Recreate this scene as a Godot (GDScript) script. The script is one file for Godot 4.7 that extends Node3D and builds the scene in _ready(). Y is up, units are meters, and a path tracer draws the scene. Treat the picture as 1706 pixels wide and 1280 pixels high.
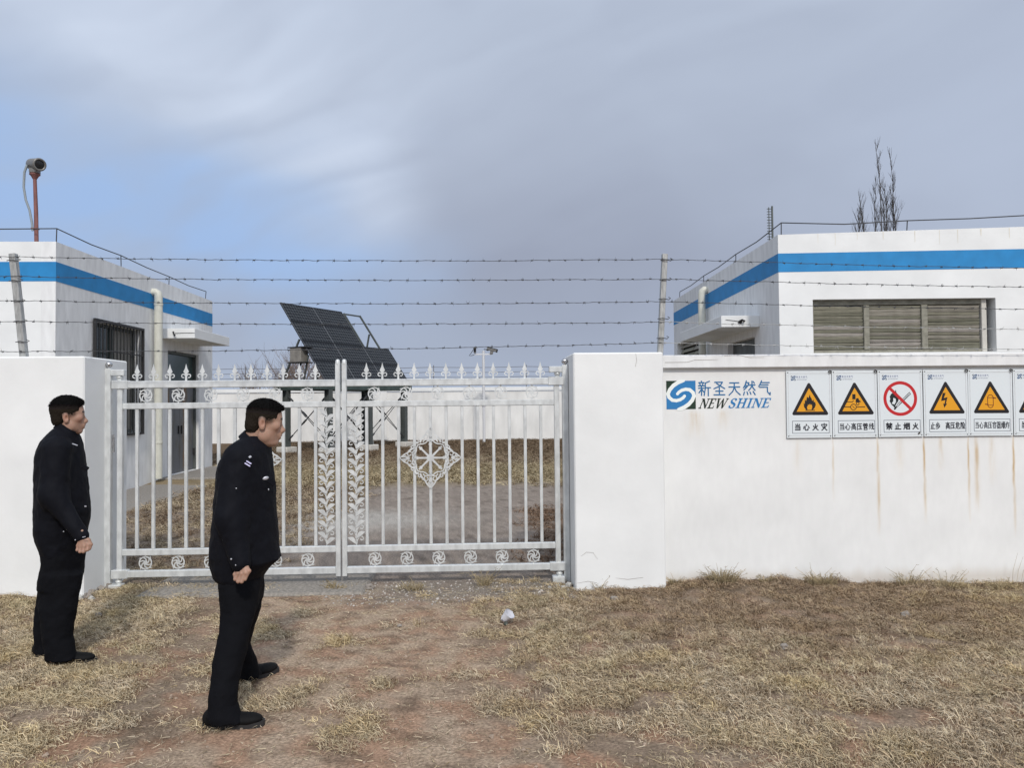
extends Node3D
# A walled gas station yard behind a silver steel gate, two people in dark uniforms outside it.
# y is up, units are metres, the camera stands at the origin looking along -z.

const TAU2 := TAU
var rng := RandomNumberGenerator.new()
var M := {}
var noise_a := FastNoiseLite.new()
var noise_b := FastNoiseLite.new()
var noise_c := FastNoiseLite.new()
var taken := {}


# ---------------------------------------------------------------- mesh builder
class MB:
	var v := PackedVector3Array()
	var n := PackedVector3Array()
	var uv := PackedVector2Array()
	var col := PackedColorArray()
	var idx := PackedInt32Array()
	var tint := Color.WHITE

	func vert(p: Vector3, nn: Vector3, t := Vector2.ZERO) -> int:
		v.append(p)
		n.append(nn)
		uv.append(t)
		col.append(tint)
		return v.size() - 1

	func tri_i(a: int, b: int, c: int) -> void:
		# front faces run clockwise seen from outside
		var g := (v[b] - v[a]).cross(v[c] - v[a])
		if g.dot(n[a] + n[b] + n[c]) > 0.0:
			idx.append_array(PackedInt32Array([a, c, b]))
		else:
			idx.append_array(PackedInt32Array([a, b, c]))

	func quad(a: Vector3, b: Vector3, c: Vector3, d: Vector3, out: Vector3, uvs := PackedVector2Array()) -> void:
		var g := (b - a).cross(c - a)
		if g.length_squared() < 1e-16:
			g = (c - a).cross(d - a)
		g = g.normalized()
		if g.dot(out) < 0.0:
			g = -g
		var has := uvs.size() == 4
		var i := vert(a, g, uvs[0] if has else Vector2(0, 0))
		var j := vert(b, g, uvs[1] if has else Vector2(1, 0))
		var k := vert(c, g, uvs[2] if has else Vector2(1, 1))
		var l := vert(d, g, uvs[3] if has else Vector2(0, 1))
		tri_i(i, j, k)
		tri_i(i, k, l)

	func tri(a: Vector3, b: Vector3, c: Vector3, out: Vector3) -> void:
		var g := (b - a).cross(c - a).normalized()
		if g.dot(out) < 0.0:
			g = -g
		tri_i(vert(a, g), vert(b, g), vert(c, g))

	# a box with chamfered edges; basis turns it about its centre
	func box(c: Vector3, s: Vector3, bev := 0.0, bs := Basis.IDENTITY) -> void:
		var h := s * 0.5
		bev = minf(bev, minf(h.x, minf(h.y, h.z)) * 0.6)
		for ax in 3:
			var u := (ax + 1) % 3
			var w := (ax + 2) % 3
			for sg in [-1.0, 1.0]:
				var q := []
				for e in [[-1, -1], [1, -1], [1, 1], [-1, 1]]:
					var p := Vector3.ZERO
					p[ax] = sg * h[ax]
					p[u] = e[0] * (h[u] - bev)
					p[w] = e[1] * (h[w] - bev)
					q.append(c + bs * p)
				var o := Vector3.ZERO
				o[ax] = sg
				quad(q[0], q[1], q[2], q[3], bs * o)
		if bev <= 0.0:
			return
		for ax in 3:
			var u := (ax + 1) % 3
			var w := (ax + 2) % 3
			for su in [-1.0, 1.0]:
				for sw in [-1.0, 1.0]:
					var q := []
					for e in [[-1, 0], [1, 0], [1, 1], [-1, 1]]:
						var p := Vector3.ZERO
						p[ax] = e[0] * (h[ax] - bev)
						p[u] = su * (h[u] - (bev if e[1] == 1 else 0.0))
						p[w] = sw * (h[w] - (bev if e[1] == 0 else 0.0))
						q.append(c + bs * p)
					var o := Vector3.ZERO
					o[u] = su
					o[w] = sw
					quad(q[0], q[1], q[2], q[3], bs * o)
		for sx in [-1.0, 1.0]:
			for sy in [-1.0, 1.0]:
				for sz in [-1.0, 1.0]:
					var o := Vector3(sx, sy, sz)
					var q := []
					for ax in 3:
						var p := o * (h - Vector3.ONE * bev)
						p[ax] = o[ax] * h[ax]
						q.append(c + bs * p)
					tri(q[0], q[1], q[2], bs * o)

	# a bar of rectangular section from a to b
	func bar(a: Vector3, b: Vector3, w: float, d: float, bev := 0.0, up := Vector3.UP) -> void:
		var y := (b - a).normalized()
		var x := up.cross(y)
		if x.length() < 0.01:
			x = Vector3.FORWARD.cross(y)
			if x.length() < 0.01:
				x = Vector3.RIGHT
		x = x.normalized()
		var z := x.cross(y).normalized()
		box((a + b) * 0.5, Vector3(w, (b - a).length(), d), bev, Basis(x, y, z))

	func tube(pts: PackedVector3Array, radii: PackedFloat32Array, sides := 8, cap := true) -> void:
		var m := pts.size()
		if m < 2:
			return
		var t := (pts[1] - pts[0]).normalized()
		var u := t.cross(Vector3.UP if absf(t.y) < 0.9 else Vector3.RIGHT).normalized()
		var first := v.size()
		var acc := 0.0
		for i in m:
			var t2 := (pts[mini(i + 1, m - 1)] - pts[maxi(i - 1, 0)]).normalized()
			if i > 0:
				acc += pts[i].distance_to(pts[i - 1])
			u = (u - t2 * u.dot(t2)).normalized()
			var w := t2.cross(u)
			var r: float = radii[mini(i, radii.size() - 1)]
			for k in sides + 1:
				var a := TAU * k / sides
				var o := u * cos(a) + w * sin(a)
				vert(pts[i] + o * r, o, Vector2(float(k) / sides, acc))
		for i in m - 1:
			for k in sides:
				var a := first + i * (sides + 1) + k
				tri_i(a, a + 1, a + sides + 2)
				tri_i(a, a + sides + 2, a + sides + 1)
		if cap:
			for e in [0, m - 1]:
				var o: Vector3 = (pts[0] - pts[1]).normalized() if e == 0 else (pts[m - 1] - pts[m - 2]).normalized()
				var c := vert(pts[e], o)
				var s := v.size()
				for k in sides + 1:
					vert(v[first + e * (sides + 1) + k], o)
				for k in sides:
					tri_i(c, s + k, s + k + 1)

	func lathe(prof: PackedVector2Array, segs: int, xf := Transform3D.IDENTITY) -> void:
		var m := prof.size()
		var first := v.size()
		for i in m:
			var d := (prof[mini(i + 1, m - 1)] - prof[maxi(i - 1, 0)])
			var nn := Vector2(d.y, -d.x).normalized()
			for k in segs + 1:
				var a := TAU * k / segs
				vert(xf * Vector3(prof[i].x * cos(a), prof[i].y, prof[i].x * sin(a)), (xf.basis * Vector3(nn.x * cos(a), nn.y, nn.x * sin(a))).normalized(), Vector2(float(k) / segs, prof[i].y))
		for i in m - 1:
			for k in segs:
				var a := first + i * (segs + 1) + k
				if prof[i].x > 1e-6:
					tri_i(a, a + 1, a + segs + 1)
				if prof[i + 1].x > 1e-6:
					tri_i(a + 1, a + segs + 2, a + segs + 1)

	func sphere(c: Vector3, r: Vector3, segs := 12, rings := 8) -> void:
		var first := v.size()
		for i in rings + 1:
			var a := PI * i / rings
			for k in segs + 1:
				var b := TAU * k / segs
				var o := Vector3(sin(a) * cos(b), cos(a), sin(a) * sin(b))
				vert(c + o * r, (o / r).normalized(), Vector2(float(k) / segs, float(i) / rings))
		for i in rings:
			for k in segs:
				var a := first + i * (segs + 1) + k
				if i > 0:
					tri_i(a, a + 1, a + segs + 1)
				if i < rings - 1:
					tri_i(a + 1, a + segs + 2, a + segs + 1)

	# a flat plate of the outline poly (x, y), d thick about z = 0, then placed by xf
	func plate(poly: PackedVector2Array, d: float, xf := Transform3D.IDENTITY) -> void:
		var ids := Geometry2D.triangulate_polygon(poly)
		for s in [-0.5, 0.5]:
			var first := v.size()
			for p in poly:
				vert(xf * Vector3(p.x, p.y, s * d), xf.basis * Vector3(0, 0, signf(s)), p)
			for i in range(0, ids.size(), 3):
				tri_i(first + ids[i], first + ids[i + 1], first + ids[i + 2])
		var ccw := not Geometry2D.is_polygon_clockwise(poly)
		var m := poly.size()
		for i in m:
			var a := poly[i]
			var b := poly[(i + 1) % m]
			var e := (b - a).normalized()
			var o := Vector3(e.y, -e.x, 0)
			# in Godot's 2D (y down) the test is mirrored, so check against y up
			if ccw:
				o = -o
			o = xf.basis * -o
			quad(xf * Vector3(a.x, a.y, -0.5 * d), xf * Vector3(b.x, b.y, -0.5 * d), xf * Vector3(b.x, b.y, 0.5 * d), xf * Vector3(a.x, a.y, 0.5 * d), o)

	# a flat strip along pts (x, y) with the widths ws, d thick
	func strip(pts: PackedVector2Array, ws: PackedFloat32Array, d: float, xf := Transform3D.IDENTITY) -> void:
		var m := pts.size()
		var l := PackedVector2Array()
		var r := PackedVector2Array()
		for i in m:
			var t := (pts[mini(i + 1, m - 1)] - pts[maxi(i - 1, 0)]).normalized()
			var o := Vector2(-t.y, t.x) * ws[mini(i, ws.size() - 1)] * 0.5
			l.append(pts[i] + o)
			r.append(pts[i] - o)
		for i in m - 1:
			for s in [-0.5, 0.5]:
				quad(xf * Vector3(l[i].x, l[i].y, s * d), xf * Vector3(r[i].x, r[i].y, s * d), xf * Vector3(r[i + 1].x, r[i + 1].y, s * d), xf * Vector3(l[i + 1].x, l[i + 1].y, s * d), xf.basis * Vector3(0, 0, signf(s)))
			for q in [l, r]:
				var o: Vector2 = (l[i] - r[i]) * (1.0 if q == l else -1.0)
				quad(xf * Vector3(q[i].x, q[i].y, -0.5 * d), xf * Vector3(q[i + 1].x, q[i + 1].y, -0.5 * d), xf * Vector3(q[i + 1].x, q[i + 1].y, 0.5 * d), xf * Vector3(q[i].x, q[i].y, 0.5 * d), xf.basis * Vector3(o.x, o.y, 0))
		for e in [0, m - 1]:
			var t: Vector2 = (pts[0] - pts[1]) if e == 0 else (pts[m - 1] - pts[m - 2])
			quad(xf * Vector3(l[e].x, l[e].y, -0.5 * d), xf * Vector3(r[e].x, r[e].y, -0.5 * d), xf * Vector3(r[e].x, r[e].y, 0.5 * d), xf * Vector3(l[e].x, l[e].y, 0.5 * d), xf.basis * Vector3(t.x, t.y, 0))

	func add(o: MB, xf := Transform3D.IDENTITY) -> void:
		var first := v.size()
		for i in o.v.size():
			v.append(xf * o.v[i])
			n.append((xf.basis * o.n[i]).normalized())
			uv.append(o.uv[i])
			col.append(o.col[i])
		for i in o.idx:
			idx.append(first + i)

	func mesh() -> ArrayMesh:
		var a := []
		a.resize(Mesh.ARRAY_MAX)
		a[Mesh.ARRAY_VERTEX] = v
		a[Mesh.ARRAY_NORMAL] = n
		a[Mesh.ARRAY_TEX_UV] = uv
		a[Mesh.ARRAY_COLOR] = col
		a[Mesh.ARRAY_INDEX] = idx
		var m := ArrayMesh.new()
		m.add_surface_from_arrays(Mesh.PRIMITIVE_TRIANGLES, a)
		return m


# ---------------------------------------------------------------- naming and tagging
func numbered(called: String) -> String:
	if not taken.has(called):
		taken[called] = 0
		return called
	taken[called] += 1
	return "%s_%03d" % [called, taken[called]]

func tag(o: Node, label: String, category: String, group := "") -> void:
	o.set_meta("label", label)
	o.set_meta("category", category)
	if group:
		o.set_meta("group", group)

func thing(called: String, label: String, category: String, at := Vector3.ZERO, group := "") -> Node3D:
	var o := Node3D.new()
	o.name = numbered(called)
	add_child(o, true)
	o.position = at
	tag(o, label, category, group)
	return o

func put(called: String, m: Mesh, mt: Material, parent: Node = null) -> MeshInstance3D:
	var o := MeshInstance3D.new()
	o.mesh = m
	o.material_override = mt
	if parent == null:
		o.name = numbered(called)
		add_child(o, true)
	else:
		o.name = called
		parent.add_child(o, true)
	return o

func part(called: String, b: MB, mt: Material, parent: Node) -> MeshInstance3D:
	return put(called, b.mesh(), mt, parent)

func struct(called: String, m: Mesh, mt: Material) -> MeshInstance3D:
	var o := put(called, m, mt)
	o.set_meta("kind", "structure")
	return o

# ---------------------------------------------------------------- materials
func srgb(r: float, g: float, b: float) -> Color:
	return Color(r, g, b).linear_to_srgb()

func fnl(sd: int, f: float, oct := 4, type := FastNoiseLite.TYPE_SIMPLEX_SMOOTH) -> FastNoiseLite:
	var q := FastNoiseLite.new()
	q.seed = sd
	q.frequency = f
	q.noise_type = type
	q.fractal_octaves = oct
	q.fractal_type = FastNoiseLite.FRACTAL_FBM
	return q

# a seamless grey texture between lo and hi (linear factors)
func grey_tex(sd: int, f: float, lo: float, hi: float, oct := 5, size := 512, power := 1.0) -> ImageTexture:
	var im := fnl(sd, f, oct).get_seamless_image(size, size)
	im.convert(Image.FORMAT_L8)
	var b := im.get_data()
	var lut := PackedByteArray()
	lut.resize(256)
	for i in 256:
		lut[i] = clampi(int(255.0 * (lo + (hi - lo) * pow(i / 255.0, power))), 0, 255)
	for i in b.size():
		b[i] = lut[b[i]]
	return ImageTexture.create_from_image(Image.create_from_data(size, size, false, Image.FORMAT_L8, b))

func mat(c: Color, rough := 0.8, metal := 0.0) -> StandardMaterial3D:
	var m := StandardMaterial3D.new()
	m.albedo_color = c.linear_to_srgb()
	m.roughness = rough
	m.metallic = metal
	return m

func grained(m: StandardMaterial3D, tex: Texture2D, scale: Vector3, bump: Texture2D = null, relief := 0.0) -> StandardMaterial3D:
	m.albedo_texture = tex
	m.uv1_triplanar = true
	m.uv1_world_triplanar = true
	m.uv1_scale = scale
	if bump:
		m.heightmap_enabled = true
		m.heightmap_texture = bump
		m.heightmap_scale = relief
	return m

func make_materials() -> void:
	var fine := grey_tex(11, 0.02, 0.90, 1.0, 6)
	var rough_bump := grey_tex(12, 0.03, 0.0, 1.0, 6)
	var blotch := grey_tex(13, 0.006, 0.945, 1.0, 5)
	var dirt_tex := grey_tex(14, 0.04, 0.66, 1.0, 7, 1024)
	var dirt_bump := grey_tex(15, 0.05, 0.0, 1.0, 6, 1024)
	var metal_tex := grey_tex(16, 0.012, 0.84, 1.0, 6)
	var streak := grey_tex(17, 0.01, 0.72, 1.0, 6)
	var soft := grey_tex(19, 0.01, 0.90, 1.0, 6)
	var cloth := grey_tex(18, 0.12, 0.75, 1.0, 3)
	M.dirt_tex = dirt_tex
	M.dirt_bump = dirt_bump
	M.plaster = grained(mat(Color(0.82, 0.835, 0.83), 0.86), blotch, Vector3(0.35, 0.35, 0.35), rough_bump, 0.12)
	M.plaster_old = grained(mat(Color(0.84, 0.85, 0.85), 0.9), soft, Vector3(0.9, 0.22, 0.9), rough_bump, 0.16)
	M.plaster_far = grained(mat(Color(0.82, 0.82, 0.80), 0.9), soft, Vector3(0.3, 0.10, 0.3))
	M.blue = grained(mat(Color(0.014, 0.245, 0.57), 0.65), soft, Vector3(0.5, 0.5, 0.5))
	M.silver = grained(mat(Color(0.78, 0.805, 0.80), 0.36, 0.28), metal_tex, Vector3(1.7, 0.8, 1.7))
	M.steel = grained(mat(Color(0.62, 0.62, 0.63), 0.25, 0.9), metal_tex, Vector3(3, 3, 3))
	M.galv = grained(mat(Color(0.50, 0.51, 0.50), 0.55, 0.25), streak, Vector3(6, 1.2, 6))
	M.wire = mat(Color(0.060, 0.062, 0.068), 0.6, 0.4)
	M.wire_far = mat(Color(0.13, 0.13, 0.14), 0.7)
	M.black_iron = grained(mat(Color(0.018, 0.018, 0.019), 0.6), fine, Vector3(2, 2, 2))
	M.frame_grey = grained(mat(Color(0.115, 0.13, 0.125), 0.55, 0.2), streak, Vector3(0.8, 0.4, 0.8))
	M.frame_green = grained(mat(Color(0.075, 0.11, 0.10), 0.6, 0.1), streak, Vector3(0.8, 0.4, 0.8))
	M.panel_edge = mat(Color(0.03, 0.033, 0.04), 0.4, 0.4)
	M.box_grey = grained(mat(Color(0.30, 0.28, 0.25), 0.7), streak, Vector3(1, 0.7, 1))
	M.pvc = grained(mat(Color(0.66, 0.66, 0.58), 0.45), fine, Vector3(1, 0.4, 1))
	M.concrete = grained(mat(Color(0.36, 0.33, 0.29), 0.92), dirt_tex, Vector3(0.6, 0.6, 0.6), dirt_bump, 0.4)
	M.concrete_pale = grained(mat(Color(0.60, 0.58, 0.53), 0.92), blotch, Vector3(0.9, 0.9, 0.9), rough_bump, 0.3)
	M.glass_dark = mat(Color(0.035, 0.05, 0.047), 0.12)
	M.glass_dark.metallic_specular = 0.6
	M.curtain = grained(mat(Color(0.34, 0.33, 0.30), 0.8), streak, Vector3(3, 0.3, 3))
	M.louvre = []
	for c in [Color(0.38, 0.365, 0.28), Color(0.46, 0.43, 0.36), Color(0.54, 0.50, 0.45), Color(0.30, 0.295, 0.22)]:
		M.louvre.append(grained(mat(c, 0.8), streak, Vector3(0.7, 6, 2)))
	M.louvre_frame = grained(mat(Color(0.33, 0.32, 0.26), 0.8), streak, Vector3(1, 2, 1))
	M.void = mat(Color(0.02, 0.02, 0.02), 0.9)
	M.red_pole = grained(mat(Color(0.30, 0.125, 0.11), 0.7), streak, Vector3(3, 0.6, 3))
	M.cam_grey = mat(Color(0.18, 0.175, 0.165), 0.4, 0.3)
	M.cam_black = mat(Color(0.012, 0.012, 0.013), 0.25)
	M.cam_white = mat(Color(0.62, 0.63, 0.65), 0.45)
	M.conduit = mat(Color(0.26, 0.30, 0.33), 0.5)
	M.bark = grained(mat(Color(0.10, 0.09, 0.085), 0.95), streak, Vector3(1, 0.5, 1))
	M.twig = mat(Color(0.20, 0.155, 0.13), 0.95)
	M.uniform = grained(mat(Color(0.0070, 0.0078, 0.0120), 0.76), cloth, Vector3(9, 9, 9), cloth, 0.03)
	M.uniform.metallic_specular = 0.24
	M.trouser = grained(mat(Color(0.0075, 0.008, 0.0105), 0.86), cloth, Vector3(9, 9, 9), cloth, 0.03)
	M.trouser.metallic_specular = 0.2
	M.shoe = grained(mat(Color(0.0075, 0.0075, 0.008), 0.7), fine, Vector3(4, 4, 4))
	M.shoe.metallic_specular = 0.25
	M.sole = mat(Color(0.022, 0.021, 0.021), 0.85)
	M.hair = mat(Color(0.0065, 0.0055, 0.0055), 0.75)
	M.hair.metallic_specular = 0.18
	M.hair_base = mat(Color(1, 1, 1), 0.8)
	M.hair_base.vertex_color_use_as_albedo = true
	M.hair_base.metallic_specular = 0.15
	M.badge = mat(Color(0.42, 0.43, 0.47), 0.4, 0.4)
	M.lilac = mat(Color(0.50, 0.48, 0.68), 0.8)
	M.skin = StandardMaterial3D.new()
	M.skin.vertex_color_use_as_albedo = true
	M.skin.roughness = 0.52
	M.skin.metallic_specular = 0.4
	M.skin.subsurf_scatter_enabled = true
	M.skin.subsurf_scatter_strength = 0.08
	M.straw = StandardMaterial3D.new()
	M.straw.vertex_color_use_as_albedo = true
	M.straw.roughness = 0.9
	M.straw.metallic_specular = 0.2
	M.straw.backlight_enabled = true
	M.straw.backlight = Color(0.22, 0.22, 0.22)
	M.stone = grained(mat(Color(0.40, 0.36, 0.32), 0.95), dirt_tex, Vector3(5, 5, 5))
	M.gravel = StandardMaterial3D.new()
	M.gravel.vertex_color_use_as_albedo = true
	M.gravel.roughness = 0.95
	M.rubble = grained(mat(Color(0.66, 0.65, 0.61), 0.95), dirt_tex, Vector3(6, 6, 6))
	M.plastic = mat(Color(0.66, 0.67, 0.72), 0.35)
	M.cap_dark = mat(Color(0.05, 0.06, 0.05), 0.6)
	M.bolt = mat(Color(0.05, 0.045, 0.04), 0.6, 0.4)
	M.tin = grained(mat(Color(0.70, 0.72, 0.73), 0.38), fine, Vector3(2, 2, 2))

# ---------------------------------------------------------------- the scene
func _ready() -> void:
	var cam := Camera3D.new()
	cam.name = "camera"
	add_child(cam)
	cam.position = Vector3(0, 1.68, 0)
	cam.rotation_degrees = Vector3(1.44, -2.39, -0.55)
	cam.keep_aspect = Camera3D.KEEP_HEIGHT
	cam.fov = rad_to_deg(2.0 * atan(640.0 / 1270.0))
	cam.near = 0.05
	cam.far = 3000.0
	cam.current = true
	var we := WorldEnvironment.new()
	we.name = "world_environment"
	var env := Environment.new()
	env.background_mode = Environment.BG_SKY
	env.sky = Sky.new()
	var pan := PanoramaSkyMaterial.new()
	pan.panorama = sky_texture()
	pan.energy_multiplier = 1.0
	env.sky.sky_material = pan
	env.tonemap_mode = Environment.TONE_MAPPER_LINEAR
	env.tonemap_exposure = 1.0
	env.sdfgi_enabled = true
	env.ssao_enabled = true
	env.ssil_enabled = true
	we.environment = env
	add_child(we)
	var sun := DirectionalLight3D.new()
	sun.name = "sun"
	sun.light_color = Color(1.0, 0.968, 0.925)
	sun.light_energy = 0.66
	sun.light_angular_distance = 4.0
	sun.shadow_enabled = true
	add_child(sun)
	sun.look_at_from_position(sun_dir() * 50.0, Vector3.ZERO)

	noise_a = fnl(21, 1.0, 3)
	noise_b = fnl(22, 1.0, 4)
	noise_c = fnl(23, 1.0, 3)
	rng.seed = 7
	make_materials()
	make_ground()
	make_walls()
	make_left_building()
	make_right_building()
	make_back_wall()
	make_solar_array()
	make_camera_pole()
	make_trees()
	make_gates()
	make_barbed_wire()
	make_company_sign()
	make_warning_signs()
	make_people()
	make_small_things()
	make_grass()

func sun_dir() -> Vector3:
	var alt := deg_to_rad(41.0)
	var az := deg_to_rad(9.0)
	return Vector3(sin(az) * cos(alt), sin(alt), cos(az) * cos(alt))

# ---------------------------------------------------------------- sky: broken cloud, bluer to the left, grey-violet to the right
func sky_texture() -> ImageTexture:
	var w := 1280
	var h := 640
	var data := PackedFloat32Array()
	data.resize(w * h * 3)
	var n1 := fnl(31, 1.0, 5)
	var n2 := fnl(32, 1.0, 4)
	var n3 := fnl(33, 1.0, 6)
	var sd := sun_dir()
	for j in h:
		var pol := PI * (j + 0.5) / h
		if pol > PI * 0.5 + 0.06:
			var g := Color(0.46, 0.48, 0.52)
			for i in w:
				var o := (j * w + i) * 3
				data[o] = 0.20
				data[o + 1] = 0.18
				data[o + 2] = 0.16
			continue
		for i in w:
			var az := TAU * (i + 0.5) / w
			if az > PI:
				az -= TAU
			var d := Vector3(sin(pol) * sin(az), cos(pol), -sin(pol) * cos(az))
			var el := 90.0 - rad_to_deg(pol)
			var azd := rad_to_deg(az)
			# cloud sheet drawn out from upper left to lower right
			var q := Vector3(d.x, d.y * 1.6, d.z) * 1.5
			var along := Vector3(q.x * 0.55 + q.y * 0.8, q.y * 1.5 - q.x * 0.9, q.z)
			var warp := Vector3(n2.get_noise_3dv(q * 1.1), n2.get_noise_3dv(q * 1.1 + Vector3(9, 0, 0)), 0) * 0.5
			var a := n1.get_noise_3dv(along * 0.9 + warp) * 0.5 + 0.5
			var f := n3.get_noise_3dv(Vector3(along.x * 1.6, along.y * 4.2, along.z * 1.6) + warp * 2.0) * 0.5 + 0.5
			var wob := n2.get_noise_3dv(q * 2.3) * 4.5
			# where the sheet is thin and blue shows: a long gap low on the left
			var gap := exp(-pow((el - 12.0 + 0.12 * (azd + 20.0) + wob) / 5.6, 2.0)) * smoothstep(2.0, -16.0, azd + wob) * smoothstep(-100.0, -60.0, azd)
			gap += 0.40 * exp(-pow((el - 20.0 + wob * 0.5) / 5.0, 2.0)) * exp(-pow((azd + 36.0 - wob) / 8.0, 2.0))
			# the bright edge above it runs down to the right
			var line := el - (20.5 - 0.42 * (azd + 17.0))
			var streak := exp(-pow((line + wob * 0.5) / 4.8, 2.0)) * smoothstep(-1.0, -9.0, azd + wob * 0.3) * smoothstep(-58.0, -32.0, azd)
			streak += 0.5 * exp(-pow((line - 8.0 + wob * 0.6) / 5.0, 2.0)) * smoothstep(8.0, -14.0, azd) * smoothstep(-70.0, -40.0, azd)
			# the heavy bank ahead and to the right
			var heavy := exp(-pow((el - 9.0 + wob * 0.6) / 9.0, 2.0)) * exp(-pow((azd - 6.0 + wob) / 22.0, 2.0))
			var lift := exp(-pow((el - 16.0 + wob) / 6.0, 2.0)) * exp(-pow((azd - 36.0 + wob * 1.5) / 12.0, 2.0))
			var base := Color(0.636, 0.674, 0.752).lerp(Color(0.735, 0.780, 0.855), clampf(a * 0.75 + smoothstep(4.0, 34.0, el) * 0.42 + (f - 0.5) * 0.5, 0.0, 1.0))
			var c := base.lerp(Color(0.612, 0.645, 0.722), clampf(heavy * (0.88 + (f - 0.5) * 0.7), 0.0, 1.0))
			c = c.lerp(Color(0.632, 0.742, 0.902), clampf(0.95 * gap * (1.0 + (f - 0.5) * 1.2), 0.0, 1.0))
			c = c.lerp(Color(0.80, 0.845, 0.92), clampf(streak * (0.68 + (f - 0.5) * 1.1), 0.0, 1.0))
			c = c.lerp(Color(0.71, 0.755, 0.838), clampf(lift * 0.8, 0.0, 1.0))
			c = c.lerp(Color(0.670, 0.715, 0.792), 0.7 * exp(-pow(el / 5.0, 2.0)))
			# the veil round the sun, behind the camera
			var glow := maxf(0.0, d.dot(sd))
			var k := 1.0 + 0.75 * pow(glow, 2.0) + 1.1 * pow(glow, 10.0)
			c = c.srgb_to_linear()
			c = c.lerp(Color(0.62, 0.62, 0.62), 0.35 * smoothstep(-0.2, 0.8, d.dot(sd)))
			var o := (j * w + i) * 3
			data[o] = c.r * k
			data[o + 1] = c.g * k
			data[o + 2] = c.b * k
	var im := Image.create_from_data(w, h, false, Image.FORMAT_RGBF, data.to_byte_array())
	return ImageTexture.create_from_image(im)

# ---------------------------------------------------------------- ground
func sstep(a: float, b: float, x: float) -> float:
	return smoothstep(a, b, x)

# how trodden the earth is: 1 on the bare track that leads to the gate
func track(x: float, z: float) -> float:
	var t := clampf((-z - 3.2) / 4.2, 0.0, 1.3)
	var c := lerpf(-0.55, -1.15, t)
	var half := lerpf(0.75, 1.15, t)
	var wob := 0.45 * noise_b.get_noise_2d(x * 0.9 + 40.0, z * 0.9) + 0.25 * noise_c.get_noise_2d(x * 3.0, z * 3.0 + 9.0)
	return 1.0 - sstep(half * 0.62, half * 1.25, absf(x - c) + wob)

func ground_h(x: float, z: float) -> float:
	var out := sstep(-7.6, -6.9, z)
	var h := 0.0
	h += -0.10 * sstep(1.8, 5.2, x) * sstep(-3.2, -6.5, z) * out
	h += 0.05 * sstep(-3.0, -4.2, x) * sstep(-5.6, -6.8, z) * out
	h += 0.045 * sstep(-6.55, -6.95, z) * out * sstep(1.5, 2.0, x) * maxf(0.0, noise_b.get_noise_2d(x * 1.6 + 31.0, 2.0) + 0.2)
	var rough := 0.030 * noise_a.get_noise_2d(x * 0.55, z * 0.55) + 0.012 * noise_b.get_noise_2d(x * 2.6, z * 2.6)
	rough += 0.006 * noise_c.get_noise_2d(x * 9.0, z * 9.0)
	rough *= 1.0 - 0.55 * track(x, z) * out
	for f in [Vector2(-1.35, -4.09), Vector2(-1.35, -4.72), Vector2(-2.72, -5.15), Vector2(-2.92, -5.34)]:
		rough *= sstep(0.12, 0.45, Vector2(x, z).distance_to(f))
	if z < -7.3:
		rough *= 0.25 if z > -15.5 else 0.9
		h += 0.07 * sstep(-15.5, -17.5, z + 1.3 * sstep(0.2, 2.2, x) * -1.0 + 0.3 * noise_b.get_noise_2d(x, 3.0))
	return h + rough

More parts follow.
